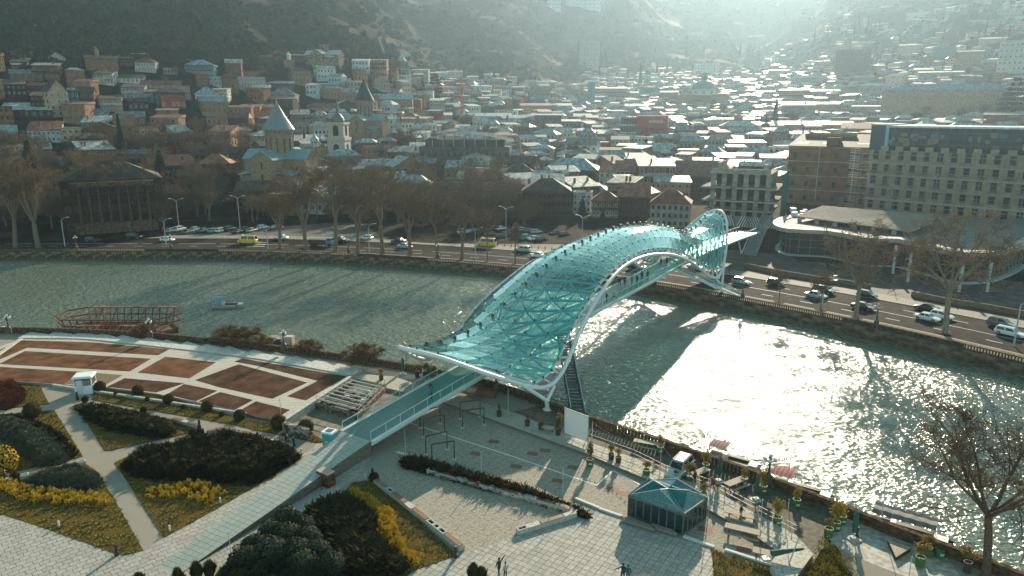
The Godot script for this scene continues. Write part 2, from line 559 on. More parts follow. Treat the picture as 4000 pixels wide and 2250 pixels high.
func build_far_bank() -> void:
	var l = far_line
	var stone = mat(0.19, 0.15, 0.105, 0.9, "stain", 0.12)
	var w = MB.new()
	wall_strip(w, l, 0.0, 1.2, -5.0, 0.06)
	wall_strip(w, l, -0.5, -0.01, -5.0, WATER + 0.25)
	tag(struct("embankment_wall", w, stone), "long stone embankment wall along the far side of the river", "wall")
	var pv = MB.new()
	strip(pv, l, 1.2, 5.0, 0.0)
	struct("pavement", pv, mat(0.27, 0.22, 0.165, 0.9, "mottle", 0.3))
	var kb = MB.new()
	wall_strip(kb, l, 5.0, 5.3, -0.5, 0.01); wall_strip(kb, l, 22.0, 22.3, -0.5, 0.01)
	tag(struct("kerb", kb, mat(0.33, 0.31, 0.28, 0.8)), "", "")
	var rd = MB.new()
	strip(rd, l, 5.3, 22.0, -0.13)
	struct("road", rd, stained(mat(0.092, 0.083, 0.074, 0.9, "speckle", 0.4), 0.05))
	var mk = MB.new()
	for d in [9.4, 13.4, 17.6]:
		var a = offset(l, d - 0.09); var b = offset(l, d + 0.09)
		for i in l.size() - 1:
			if d == 13.4 or i % 2 == 0:
				var t = 1.0 if d == 13.4 else 0.62
				var a1 = a[i].lerp(a[i + 1], t); var b1 = b[i].lerp(b[i + 1], t)
				var q = Vector3(a[i].x, -0.126, a[i].y)
				mk.quad(q, Vector3(a1.x, -0.126, a1.y), Vector3(b1.x, -0.126, b1.y), Vector3(b[i].x, -0.126, b[i].y), q + Vector3.DOWN)
	struct("road_marking", mk, mat(0.62, 0.6, 0.56, 0.7))
	# crosswalk bars on the left stretch
	var fs = MB.new()
	strip(fs, l, 22.3, 27.0, 0.0)
	struct("pavement", fs, mat(0.20, 0.18, 0.15, 0.85, "mottle", 0.3))
	var ap = MB.new()
	strip(ap, l, 27.0, 62.0, -0.02)
	struct("ground", ap, mat(0.06, 0.05, 0.04, 0.85, "stain", 0.05))
	# parapet: solid stretches with panels of balusters
	var a = offset(l, 0.55)
	var pp = thing("embankment_parapet", "dark stone parapet with baluster panels along the far embankment", "parapet")
	var cp = MB.new(); var bs = MB.new(); var base = MB.new()
	wall_strip(cp, l, 0.35, 0.8, 0.78, 0.92); wall_strip(base, l, 0.4, 0.75, 0.06, 0.22)
	for i in l.size() - 1:
		var open = (i / 5) % 3 != 1
		var p = a[i]; var q = a[i + 1]
		var yaw = -atan2(q.y - p.y, q.x - p.x)
		if open:
			for k in 9:
				var c = p.lerp(q, (k + 0.5) / 9.0)
				bs.box(Vector3(c.x, 0.5, c.y), Vector3(0.17, 0.57, 0.16), Basis(Vector3.UP, yaw))
		else:
			var c = p.lerp(q, 0.5)
			bs.box(Vector3(c.x, 0.5, c.y), Vector3(p.distance_to(q) + 0.02, 0.57, 0.26), Basis(Vector3.UP, yaw))
	var dark = mat(0.11, 0.085, 0.058, 0.9, "stain", 0.3)
	part("coping", cp, dark, pp); part("plinth", base, dark, pp); part("baluster", bs, dark, pp, "stuff")

# ---- the glass canopy bridge: s metres along the deck, off metres to the right of its right edge ---------
const BA = Vector3(-15.9, 0, -74.1)
const BD = Vector3(0.57024, 0, -0.82148)
const BN = Vector3(0.82148, 0, 0.57024)
const DECK = [0, 1.8, 16, 2.95, 34, 3.95, 51, 4.7, 75, 5.5, 93, 6.3, 122, 6.2, 146, 5.5]
const CROWN = [5, 10.6, 7, 10.1, 11, 9.3, 15, 8.3, 19, 7.9, 23, 8.1, 28, 9, 30, 9.8, 43, 14.1, 50, 15.5, 57, 16.3, 66.5, 16.8, 77, 16.1, 85, 14.8, 92, 13.1, 98, 11.6, 103, 11.4, 108, 11.8, 112, 13, 117, 14.1, 121, 15]
const EDGE = [10, 1.7, 21.5, 2.2, 24.2, 2.2, 26.4, 2.7, 28.3, 3.8, 30, 5.5, 33.5, 8, 37, 9.6, 40.7, 11.1, 45, 12.4, 50.6, 13.3, 57.6, 13.6, 64.6, 13.1, 72, 11.9, 79.5, 9.8, 84.8, 7.5, 90.6, 4.4, 94.9, 2.9, 98.2, 2.7, 112, 2.5]
const OFF_R = [20, 9, 26, 9, 30, 8.5, 33.5, 8, 37, 7.5, 40.7, 7, 45, 6.4, 50.6, 5.7, 57.6, 5.2, 64.6, 5, 72, 5, 79.5, 5.2, 84.8, 5.7, 90.6, 6, 98.2, 6.5, 110, 7]
const OFF_L = [20, -11.5, 30, -11, 40, -10, 50, -9.6, 60, -9.4, 80, -9.6, 100, -10.6, 110, -11]
func BP(s: float, off: float, y: float) -> Vector3:
	return BA + BD * s + BN * off + Vector3(0, y, 0)
func CS(u: float, t: float, inset = 1.0) -> Vector3:   # the shell: u along (0..1), t across (-1..1)
	var e = pow(absf(t), 1.7)
	var s0 = 8.5 + 14.0 * e; var s1 = 118.5 - 21.0 * e
	var s = lerpf(s0, s1, u)
	var tt = t * inset
	var r = tab(OFF_R, s) + 2.25; var l = tab(OFF_L, s) + 2.25
	var off = -2.25 + (r * tt if tt > 0 else -l * tt * -1.0 if false else l * absf(tt))
	if tt > 0: off = -2.25 + r * tt
	var yc = tab(CROWN, s); var ye = tab(EDGE, s)
	return BP(s, off, yc - (yc - ye) * pow(absf(tt), 2.5))
func build_bridge() -> void:
	var steel = mat(0.62, 0.62, 0.60, 0.42)
	var pale = mat(0.55, 0.58, 0.56, 0.5)
	var dark = mat(0.04, 0.05, 0.05, 0.5)
	var teal = tinted_glass(0.38, 0.91, 0.91, 0.06)
	var b = thing("glass_footbridge", "white steel footbridge under a wavy teal glass canopy crossing the river", "bridge", BP(70, -2.25, 0))
	var shift = -b.position
	var fix = func(o: Node3D) -> Node3D:
		o.position = shift
		return o
	landmark(BP(20, 0, 0), "the near end of the glass bridge"); landmark(BP(110, 0, 0), "the far end of the glass bridge")
	# main boundary tube
	var pts = []
	var per = [[0.0, -1.0, 0.0, 1.0, 60], [0.0, 1.0, 1.0, 1.0, 70], [1.0, 1.0, 1.0, -1.0, 60], [1.0, -1.0, 0.0, -1.0, 70]]
	var tb = MB.new()
	for q in per:
		for k in q[4]:
			var f = float(k) / q[4]
			pts.append(CS(lerpf(q[0], q[2], f), lerpf(q[1], q[3], f)))
	pts.append(pts[0])
	# soften the four support corners
	var sm = pts.duplicate()
	for it in 10:
		var nx = sm.duplicate()
		for i in range(1, sm.size() - 1): nx[i] = (sm[i - 1] + sm[i] * 2.0 + sm[i + 1]) * 0.25
		nx[0] = (sm[sm.size() - 2] + sm[0] * 2.0 + sm[1]) * 0.25; nx[-1] = nx[0]
		sm = nx
	tb.tube(sm, [0.29], 10, false)
	fix.call(part("rim_tube", tb, steel, b))
	# glass field: inset from the rim
	var nu = 37; var nt = 8
	var ua = 0.018; var ub = 0.982; var ta = 0.9
	var node = func(i: float, j: float) -> Vector3:
		var t = lerpf(-ta, ta, j / nt)
		var sk = 0.0
		return CS(lerpf(ua, ub, clampf(i / nu + sk, 0, 1)), t)
	var up = func(i: float, j: float) -> Vector3:
		var e = 0.15
		var du: Vector3 = node.call(minf(i + e, nu), j) - node.call(maxf(i - e, 0), j)
		var dt: Vector3 = node.call(i, minf(j + e, nt)) - node.call(i, maxf(j - e, 0))
		var k = du.cross(dt).normalized()
		return k if k.y > 0 else -k
	rng.seed = 21
	for i in nu:
		for j in nt:
			var c: Array = [node.call(i, j), node.call(i + 1, j), node.call(i + 1, j + 1), node.call(i, j + 1)]
			var mid: Vector3 = (c[0] + c[1] + c[2] + c[3]) * 0.25
			var k: Vector3 = (c[2] - c[0]).cross(c[3] - c[1]).normalized()
			if k.y < 0: k = -k
			var g = MB.new()
			var tilt = Vector3(rng.randfn(0, 0.009), 0, rng.randfn(0, 0.009))
			var q = []
			for w in c:
				var flat: Vector3 = w - k * (w - mid).dot(k)
				flat = mid + (flat - mid) * 0.985 + k * ((flat - mid).dot(tilt))
				q.append(flat + k * 0.12)
			var dn = k * 0.04
			g.quad(q[0], q[1], q[2], q[3], mid - k); g.quad(q[0] - dn, q[1] - dn, q[2] - dn, q[3] - dn, mid + k)
			for w in 4: g.quad(q[w], q[(w + 1) % 4], q[(w + 1) % 4] - dn, q[w] - dn, mid)
			fix.call(part("pane", g, teal, b))
	# steel grid under the glass: cross ribs, two families of diagonals, long ribs
	var low = func(i: float, j: float, d = 0.42) -> Vector3:
		return node.call(i, j) - up.call(i, j) * d
	for i in range(0, nu + 1, 1):
		var r = MB.new(); var lp = []
		for j in nt * 2 + 1:
			# ribs run slantwise: one bay along for every two bays across
			lp.append(low.call(i, j * 0.5))
		r.tube(lp, [0.2], 6, true)
		fix.call(part("rib", r, steel, b))
	var dg = MB.new()
	for i in nu + 1:
		for j in nt:
			if i < nu:
				var f = (i + j) % 2 == 0
				dg.tube([low.call(i, j if f else j + 1, 0.4), low.call(i + 1, j + 1 if f else j, 0.4)], [0.15], 5, false)
	fix.call(part("diagonal_brace", dg, steel, b, "stuff"))
	for j in nt + 1:
		var lr = MB.new(); var lp = []
		for i in nu + 1: lp.append(low.call(i, j, 0.4))
		lr.tube(lp, [0.09 if j > 0 and j < nt else 0.24], 6, true)
		fix.call(part("long_rib", lr, steel, b))
	for i in [0, nu]:
		var lr = MB.new(); var lp = []
		for j in nt * 3 + 1: lp.append(low.call(i, j / 3.0, 0.4))
		lr.tube(lp, [0.24], 6, true)
		fix.call(part("end_rib", lr, steel, b))
	# clamps at the pane corners
	var bo = MB.new()
	for i in nu + 1:
		for j in nt + 1:
			var p: Vector3 = node.call(i, j)
			bo.box(p + up.call(i, j) * 0.06, Vector3(0.2, 0.34, 0.2))
	fix.call(part("pane_clamp", bo, dark, b, "stuff"))
	var lm = MB.new()
	for i in range(1, nu):
		var p: Vector3 = node.call(i, nt * 0.5 - 0.6)
		lm.lathe(p + Vector3(0, 0.1, 0), [[0.22, 0], [0.22, 0.5], [0.05, 0.55]], 6)
	fix.call(part("canopy_light", lm, dark, b, "stuff"))
	# short struts from the glass field out to the rim tube
	var side = 34
	for s in [-1.0, 1.0]:
		for k in side + 1:
			var f = float(k) / side
			var st = MB.new()
			st.tube([CS(lerpf(ua, ub, f), s * ta) - Vector3(0, 0.3, 0), CS(clampf(f + 0.004, 0.012, 0.988), s)], [0.15], 6)
			fix.call(part("rim_strut", st, steel, b))
	for e in [0, 1]:
		for k in range(1, 15):
			var t = lerpf(-0.93, 0.93, k / 15.0)
			var st = MB.new()
			st.tube([CS(ua if e == 0 else ub, t * 0.88) - Vector3(0, 0.35, 0), CS(float(e), t)], [0.15], 6)
			fix.call(part("rim_strut", st, steel, b))
	# four forked legs
	for e in [[0.0, 1.0, 0.0], [0.0, -1.0, 0.0], [1.0, 1.0, -0.1], [1.0, -1.0, -0.1]]:
		var top = CS(e[0], e[1])
		var w = -1.0 if e[0] == 0.0 else 1.0
		var foot = top + BD * (0.2 * w) + BN * (0.6 * e[1])
		foot.y = e[2]
		var fork = foot + (top - foot) * 0.42; fork.y = foot.y + 1.3
		var lg = MB.new()
		lg.tube([foot, fork], [0.34, 0.36], 10)
		for d in [-2.6, 2.4]:
			var u = clampf(e[0] + (d / 80.0), 0.0, 1.0)
			var q: Vector3 = CS(0.03 if e[0] == 0.0 else 0.97, e[1]) if (d > 0) == (e[0] == 0.0) else CS(e[0], e[1] * 0.86)
			lg.tube([fork - Vector3(0, 0.2, 0), q], [0.26, 0.24], 8)
		lg.lathe(foot, [[0.7, -0.3], [0.7, 0.05], [0.4, 0.3]], 12)
		fix.call(part("leg", lg, steel, b))
	# the deck
	var dl = MB.new(); var eb = MB.new(); var un = MB.new(); var fl = MB.new()
	var s = 0.0
	while s < 146.0:
		var s2 = s + 2.0
		var h = tab(DECK, s); var h2 = tab(DECK, s2)
		for e in [[0.0, 0.18], [-4.5, -4.68]]:
			var x0: float = e[0]; var x1: float = e[1]; var cx = (x0 + x1) * 0.5
			eb.beam(BP(s, cx, h - 0.28), BP(s2, cx, h2 - 0.28), 0.18, 0.6)
			eb.beam(BP(s, cx + (0.25 if x0 == 0 else -0.25), h - 0.05), BP(s2, cx + (0.25 if x0 == 0 else -0.25), h2 - 0.05), 0.3, 0.1)
		un.beam(BP(s, -2.25, h - 0.45), BP(s2, -2.25, h2 - 0.45), 3.0, 0.3)
		un.beam(BP(s, -4.2, h - 0.3), BP(s, -0.3, h - 0.3), 0.16, 0.3)
		fl.quad(BP(s, -4.49, h - 0.06), BP(s, -0.01, h - 0.06), BP(s2, -0.01, h2 - 0.06), BP(s2, -4.49, h2 - 0.06), BP(s, 0, -9))
		s = s2
	fix.call(part("edge_beam", eb, pale, b)); fix.call(part("deck_girder", un, pale, b))
	var floor_m = mat(0.03, 0.16, 0.15, 0.35, "mottle", 0.4)
	fix.call(part("deck", fl, floor_m, b))
	for off in [0.06, -4.56]:
		var rl = MB.new(); var lp = []
		s = 0.0
		var k = 0
		while s <= 146.0:
			lp.append(BP(s, off, tab(DECK, s) + 1.12))
			if s < 144.0 and not (off > 0 and s > 84.0 and s < 89.0) and not (off > 0 and s > 40.0 and s < 43.0):
				var p = MB.new()
				var a = BP(s + 0.04, off, tab(DECK, s) + 0.06); var c = BP(s + 2.36, off, tab(DECK, s + 2.4) + 0.06)
				p.quad(a, c, c + Vector3(0, 1.0, 0), a + Vector3(0, 1.0, 0), a + BN)
				fix.call(part("railing_pane", p, glass(0.01, 0.20, 0.19, 0.2, 0.06), b))
				rl.beam(BP(s, off, tab(DECK, s) + 0.0), BP(s, off, tab(DECK, s) + 1.1), 0.05, 0.05)
			s += 2.4
		rl.tube(lp, [0.045], 6)
		fix.call(part("handrail", rl, pale, b))
	# piers carrying the deck over the far road
	for q in [118.0, 140.0]:
		var pr = MB.new()
		var top = BP(q, -2.25, tab(DECK, q) - 0.6); var bot = BP(q, -2.25, 0.0)
		for w in [-1.6, 1.6]:
			pr.tube([bot, top + BN * w], [0.18, 0.14], 8)
		fix.call(part("pier", pr, pale, b))
	# stairs: one down to the near quay, one down to the far promenade
	stair(b, shift, "near_stair", BP(41.5, 0.2, tab(DECK, 41.5)), Vector3(8.6, -0.9, -85.6), BD, 1.8, dark, 3)
	stair(b, shift, "far_stair", BP(86.5, 0.3, tab(DECK, 86.5)), Vector3(47.5, 0.05, -145.5), BD, 2.6, pale, 3)
func stair(b: Node3D, shift: Vector3, called: String, top: Vector3, foot: Vector3, wide: Vector3, w: float, m: Material, runs: int) -> void:
	var st = MB.new(); var rail = MB.new(); var panes = MB.new()
	var d = foot - top; var flat = Vector3(d.x, 0, d.z)
	var dir = flat.normalized(); var across = Vector3(-dir.z, 0, dir.x)
	var bas = Basis(across, Vector3.UP, -dir)
	var prof = []   # [distance, height] nodes with flat landings
	var l = flat.length()
	var seg = 1.0 / runs
	prof.append([0.0, top.y])
	for r in runs:
		var a = (r + 0.86) * seg if r < runs - 1 else 1.0
		prof.append([a * l, lerpf(top.y, foot.y, (r + 1.0) / runs)])
		if r < runs - 1: prof.append([(r + 1.0) * seg * l, lerpf(top.y, foot.y, (r + 1.0) / runs)])
	var t0 = Vector3(top.x, 0, top.z)
	for i in prof.size() - 1:
		var p0: Vector3 = t0 + dir * prof[i][0] + Vector3(0, prof[i][1], 0); var p1: Vector3 = t0 + dir * prof[i + 1][0] + Vector3(0, prof[i + 1][1], 0)
		for sd in [-1.0, 1.0]:
			var o: Vector3 = across * (w * 0.5 * sd)
			st.beam(p0 + o, p1 + o, 0.16, 0.42)
			rail.beam(p0 + o + Vector3(0, 1.05, 0), p1 + o + Vector3(0, 1.05, 0), 0.07, 0.07)
			panes.quad(p0 + o + Vector3(0, 0.2, 0), p1 + o + Vector3(0, 0.2, 0), p1 + o + Vector3(0, 1.0, 0), p0 + o + Vector3(0, 1.0, 0), p0)
		var dh = absf(p1.y - p0.y)
		var n = maxi(1, int(dh / 0.165)) if dh > 0.05 else 1
		for k in n:
			var c = p0.lerp(p1, (k + 0.5) / n)
			st.box(c - Vector3(0, 0.03, 0), Vector3(w - 0.18, 0.06, p0.distance_to(p1) / n * 0.92), bas)
	for q in [[called, st, m], ["stair_handrail", rail, mat(0.5, 0.55, 0.54, 0.45)], ["stair_railing_pane", panes, glass(0.02, 0.30, 0.28, 0.35, 0.06)]]:
		var o = part(q[0], q[1], q[2], b)
		o.position = shift
# ---- near bank: paving, lawns, courts -----------------------------------------------------------------------
func sheet(called: String, px: Array, y: float, m: Material) -> MeshInstance3D:
	var mb = MB.new()
	mb.cap(P(px, y), y)
	return struct(called, mb, m)
func slab(called: String, px: Array, y0: float, y1: float, m: Material) -> MeshInstance3D:
	var mb = MB.new()
	mb.prism(P(px, y1), y0, y1)
	return struct(called, mb, m)
# paving slabs laid one by one: the nearest ones parts of their own, the others one part
func slabs(into: Node, poly: PackedVector2Array, ang: float, sx: float, sz: float, y: float, m: Array, most: int, offset_rows = 0.5) -> void:
	var ux = Vector2(cos(ang), sin(ang)); var uz = Vector2(-sin(ang), cos(ang))
	var lo = Vector2(1e9, 1e9); var hi = Vector2(-1e9, -1e9)
	for p in poly:
		var q = Vector2(p.dot(ux), p.dot(uz))
		lo = lo.min(q); hi = hi.max(q)
	var list = []
	for j in range(int(floor(lo.y / sz)), int(ceil(hi.y / sz)) + 1):
		for i in range(int(floor(lo.x / sx)) - 1, int(ceil(hi.x / sx)) + 1):
			var a = i * sx + (offset_rows * sx if posmod(j, 2) else 0.0); var b = j * sz
			var g = 0.02
			var cell = PackedVector2Array([ux * (a + g) + uz * (b + g), ux * (a + sx - g) + uz * (b + g), ux * (a + sx - g) + uz * (b + sz - g), ux * (a + g) + uz * (b + sz - g)])
			for c in Geometry2D.intersect_polygons(cell, poly):
				if c.size() >= 3 and absf(area(c)) > 0.02: list.append([c[0].length(), c])
	list.sort_custom(func(p, q): return p[0] < q[0])
	var rest = [MB.new(), MB.new(), MB.new()]
	for k in list.size():
		var w = rng.randi() % 3
		var mb: MB = MB.new() if k < most else rest[w]
		mb.prism(list[k][1], y - 0.03, y + rng.randf() * 0.003)
		if k < most: part("paving_slab", mb, m[w], into)
	for w in 3: part("paving_slabs", rest[w], m[w], into, "stuff")
func area(p: PackedVector2Array) -> float:
	var s = 0.0
	for i in p.size(): s += p[i].cross(p[(i + 1) % p.size()])
	return s * 0.5
func build_near_ground() -> void:
	rng.seed = 77
	var ground = MB.new()
	var poly = PackedVector2Array()
	for p in near_line: poly.append(p)
	poly.append(Vector2(140, 40)); poly.append(Vector2(-400, 40)); poly.append(Vector2(-400, -100))
	ground.prism(poly, -5.0, 0.0)
	struct("quay_ground", ground, mat(0.52, 0.455, 0.375, 0.9, "speckle", 0.3))
	var joint = mat(0.10, 0.09, 0.08, 0.9)
	var tile = [mat(0.40, 0.37, 0.33, 0.82, "fine", 0.2), mat(0.36, 0.335, 0.30, 0.84, "fine", 0.23), mat(0.42, 0.39, 0.35, 0.8, "fine", 0.17)]
	var a0 = G(2331, 1997); var a1 = G(2776, 2140)
	var ang = atan2(a1.z - a0.z, a1.x - a0.x)
	var right = [2331, 1997, 2430, 2023, 2662, 2105, 2776, 2140, 2800, 2330, 1480, 2330, 1560, 2262, 1621, 2228, 1776, 2175, 1812, 2158, 2010, 2100, 2200, 2020]
	var left = [-60, 1990, 181, 2064, 445, 2160, 486, 2168, 561, 2150, 642, 2100, 860, 1980, 1178, 1780, 1245, 1728, 1420, 1715, 1445, 1790, 1400, 1860, 1170, 2020, 1000, 2142, 859, 2219, 780, 2330, -60, 2330]
	for q in [["plaza", right, ang, 0.62, 0.62, 0.0, 300], ["promenade", left, -0.75, 0.75, 0.62, 0.5, 300]]:
		var s = sheet(q[0], q[1], 0.006, joint)
		slabs(s, P(q[1], 0.03), q[2], q[3], q[4], 0.03, tile, q[6], q[5])
	# cobbled squares
	var cob = stained(bumpy(mat(0.46, 0.40, 0.33, 0.85, "fine", 0.5), "cellcobble_n", 1.4), 0.4)
	sheet("cobbled_square", [1440, 1715, 1480, 1735, 1562, 1780, 1700, 1830, 1990, 1905, 2240, 1990, 2331, 1997, 2662, 2105, 2776, 2140, 3000, 2205, 3200, 2290, 3300, 2230, 3060, 2120, 2760, 1985, 2533, 1873, 2285, 1769, 2000, 1665, 1700, 1560], 0.008, cob)
	sheet("cobbled_court", [1466, 1862, 1540, 1800, 1673, 1846, 2000, 1940, 2190, 1985, 2215, 2008, 2010, 2092, 1990, 2108, 1812, 2158], 0.012, cob)
	sheet("quay_paving", [2010, 1608, 2190, 1686, 2480, 1786, 2600, 1846, 2770, 1901, 2960, 2006, 3110, 2086, 3185, 2165, 3230, 2120, 3240, 2070, 3330, 2008, 3000, 1898, 2700, 1790, 2500, 1722, 2300, 1656, 2100, 1584], 0.01, stained(bumpy(mat(0.27, 0.22, 0.16, 0.85, "speckle", 0.52), "cellcobble_n", 1.5), 0.2))
	sheet("lower_court", [1150, 1640, 1240, 1585, 1394, 1620, 1509, 1517, 1655, 1551, 1600, 1600, 1410, 1700, 1290, 1720, 1215, 1690], 0.008, stained(bumpy(mat(0.30, 0.25, 0.19, 0.85, "fine", 0.51), "cellcobble_n", 1.2), 0.08))
	# stains and red slabs on the square
	for q in [[1929, 1725], [1859, 1772], [2080, 1773], [2016, 1822], [2241, 1826], [2179, 1878], [2393, 1912], [2437, 1928], [2756, 2068], [2906, 2147], [2130, 1760]]:
		var c = G(q[0], q[1])
		var mb = MB.new()
		mb.box(Vector3(c.x, 0.006, c.z), Vector3(1.25, 0.02, 0.85), Basis(Vector3.UP, -0.35 + rng.randf() * 0.1))
		tag(part("ground_panel", mb, mat(0.24, 0.10, 0.07, 0.8, "mottle", 0.8)), placed("flat red panel set in the cobbled square", c), "panel", "red panels in the cobbled square")
	var wl = MB.new()
	for s in [[1595, 1650, 2000, 1782], [2000, 1782, 2331, 1896], [2331, 1896, 2393, 1838], [2393, 1838, 2510, 1898]]:
		var p = G(s[0], s[1]); var q = G(s[2], s[3])
		wl.beam(p + Vector3(0, 0.012, 0), q + Vector3(0, 0.012, 0), 0.14, 0.008)
	struct("court_marking", wl, mat(0.7, 0.68, 0.64, 0.7))
	var kb = MB.new()
	for s in [[2248, 1950, 2342, 1988], [2342, 1990, 2430, 2020], [2670, 2098, 2790, 2140], [2832, 2150, 3010, 2208], [1552, 1770, 1627, 1790]]:
		kb.beam(G(s[0], s[1]) + Vector3(0, 0.08, 0), G(s[2], s[3]) + Vector3(0, 0.08, 0), 0.3, 0.2)
	tag(struct("white_kerb", kb, mat(0.52, 0.52, 0.50, 0.8)), "")
	# terrace between the square and the quay
	var terrace = [1690, 1555, 2000, 1665, 2285, 1769, 2440, 1836, 2533, 1873, 2600, 1905, 2760, 1985, 2960, 2100, 3105, 2200, 3176, 2165, 3110, 2090, 2960, 2010, 2770, 1905, 2600, 1850, 2480, 1790, 2190, 1690, 2010, 1612, 1800, 1545]
	var tm = mat(0.16, 0.13, 0.10, 0.85)
	var ts = slab("terrace", terrace, 0.0, 0.3, tm)
	slabs(ts, P(terrace, 0.33), ang + 0.12, 0.8, 0.62, 0.33, [mat(0.45, 0.40, 0.34, 0.8, "fine", 0.3), mat(0.42, 0.375, 0.32, 0.8, "fine", 0.3), mat(0.43, 0.39, 0.34, 0.8, "mottle", 0.4)], 200)
	slab("platform", [3010, 2200, 3075, 2100, 3176, 2165, 3105, 2262, 3040, 2262], 0.0, 0.9, mat(0.5, 0.47, 0.42, 0.8, "mottle", 0.4))
	sheet("pale_paving", [3240, 2070, 3330, 2010, 3560, 2110, 3700, 2180, 3760, 2260, 3560, 2260, 3400, 2200, 3230, 2120], 0.008, mat(0.46, 0.42, 0.37, 0.8, "mottle", 0.2))
	# lawns
	var turf = bumpy(mat(0.20, 0.15, 0.052, 0.95, "turf", 0.22), "rough_n", 1.0)
	var lawns = [
		[-40, 1600, -40, 1488, 155, 1505, 192, 1577, 90, 1588],
		[-40, 1622, 212, 1601, 323, 1782, 202, 1811, -40, 1862],
		[-40, 1892, 90, 1872, 342, 1813, 398, 1873, 450, 1955, 560, 2150, 486, 2168, 445, 2160, 181, 2064, -40, 1992],
		[298, 1583, 673, 1640, 770, 1668, 745, 1690, 424, 1760, 409, 1757, 305, 1598],
		[448, 1805, 595, 1738, 683, 1728, 807, 1694, 875, 1681, 1000, 1715, 1140, 1748, 1178, 1780, 1000, 1898, 860, 1980, 642, 2100, 543, 1950],
		[370, 1515, 430, 1518, 610, 1536, 962, 1640, 1067, 1655, 1217, 1691, 1282, 1728, 1248, 1730, 1000, 1680, 930, 1662, 357, 1560],
		[1170, 2020, 1331, 1935, 1378, 1883, 1460, 1876, 1780, 2160, 1776, 2172, 1621, 2226, 1480, 2330, 780, 2330, 859, 2219, 1000, 2142],
		[2778, 2146, 2900, 2180, 3010, 2215, 3105, 2270, 3140, 2330, 2800, 2330]]
	for q in lawns: slab("lawn", q, -0.1, 0.06, turf)
	# short tussocks of the winter lawns
	var bl = MB.new()
	for k in 14:
		var a = rng.randf() * TAU
		var d = Vector3(cos(a), 0, sin(a))
		bl.tri(d * 0.05 + Vector3(-d.z, 0, d.x) * 0.03, d * 0.05 - Vector3(-d.z, 0, d.x) * 0.03, d * rng.randf_range(0.1, 0.25) + Vector3(0, rng.randf_range(0.06, 0.15), 0), Vector3(0, -1, 0))
	var spots: Array[Transform3D] = []
	for q in lawns:
		var pg = P(q, 0.06)
		var lo = Vector2(1e9, 1e9); var hi = Vector2(-1e9, -1e9)
		for p in pg: lo = lo.min(p); hi = hi.max(p)
		for k in int((hi.x - lo.x) * (hi.y - lo.y) * 9.0):
			var p = Vector2(rng.randf_range(lo.x, hi.x), rng.randf_range(lo.y, hi.y))
			if Geometry2D.is_point_in_polygon(p, pg) and noise.get_noise_2d(p.x * 0.3, p.y * 0.3) > -0.25:
				spots.append(Transform3D(Basis(Vector3.UP, rng.randf() * TAU).scaled(Vector3.ONE * rng.randf_range(0.6, 1.5)), Vector3(p.x, 0.05, p.y)))
	scatter("grass", bl.mesh(mat(0.21, 0.16, 0.055, 0.95)), spots, self, "short dry grass of the park lawns", "grass")
	# raised terrace with red carpets edged in white stone
	var h = 0.3
	var red_outline = [-60, 1375, 78, 1325, 310, 1327, 657, 1363, 1000, 1405, 1368, 1470, 1103, 1643, 962, 1610, 611, 1537, 414, 1512, 217, 1500, -60, 1482]
	var rs = MB.new()
	rs.prism(P(red_outline, h), 0.0, h - 0.03)
	var deck = struct("raised_terrace", rs, mat(0.3, 0.27, 0.24, 0.85))
	slabs(deck, P(red_outline, h), -0.1, 1.3, 0.9, h, [mat(0.52, 0.47, 0.41, 0.8, "fine", 0.3), mat(0.49, 0.44, 0.385, 0.8, "fine", 0.3), mat(0.50, 0.455, 0.40, 0.8, "fine", 0.3)], 120)
	var red = stained(bumpy(mat(0.33, 0.155, 0.088, 0.95, "speckle", 0.9), "rough_n", 0.6), 0.05)
	var red2 = stained(bumpy(mat(0.205, 0.108, 0.072, 0.95, "speckle", 0.9), "rough_n", 0.6), 0.05)
	var nth = 0
	for q in [[-60, 1372, 0, 1366, 78, 1329, 362, 1337, 661, 1364, 618, 1387, 108, 1357, 0, 1403, -60, 1425],
			[5, 1417, 98, 1371, 590, 1401, 507, 1450, 0, 1421, -60, 1440], [-60, 1430, 0, 1433, 331, 1453, 243, 1500, 217, 1498, -60, 1480],
			[647, 1393, 843, 1415, 740, 1477, 538, 1454], [487, 1477, 720, 1497, 611, 1532, 419, 1510], [719, 1500, 849, 1526, 766, 1567, 652, 1540],
			[859, 1531, 988, 1562, 916, 1601, 776, 1567], [1000, 1567, 1132, 1601, 1067, 1640, 1000, 1630, 932, 1606], [932, 1423, 1200, 1494, 1064, 1557, 858, 1512, 763, 1484],
			[916, 1412, 948, 1399, 1000, 1409, 1355, 1470, 1195, 1563, 1122, 1547, 1243, 1487, 1000, 1427]]:
		var mb = MB.new()
		mb.prism(P(q, h + 0.025), h, h + 0.025)
		struct("red_gravel_bed", mb, red if nth < 4 else red2); nth += 1
	tag(sheet("beige_bed", [243, 1500, 337, 1454, 479, 1465, 419, 1500], h + 0.02, mat(0.33, 0.25, 0.18, 0.9, "speckle", 0.5)), "")
	# stepped white edging blocks along the river side
	var ed = thing("stepped_edging", "row of stepped white stone blocks edging the red gravel terrace", "edging", G(657, 1360))
	landmark(G(657, 1400), "the red gravel terrace")
	var top = line(flatten(P([70, 1322, 310, 1324, 657, 1360, 1000, 1402, 1375, 1468], h)), 1.0)
	var n = 15
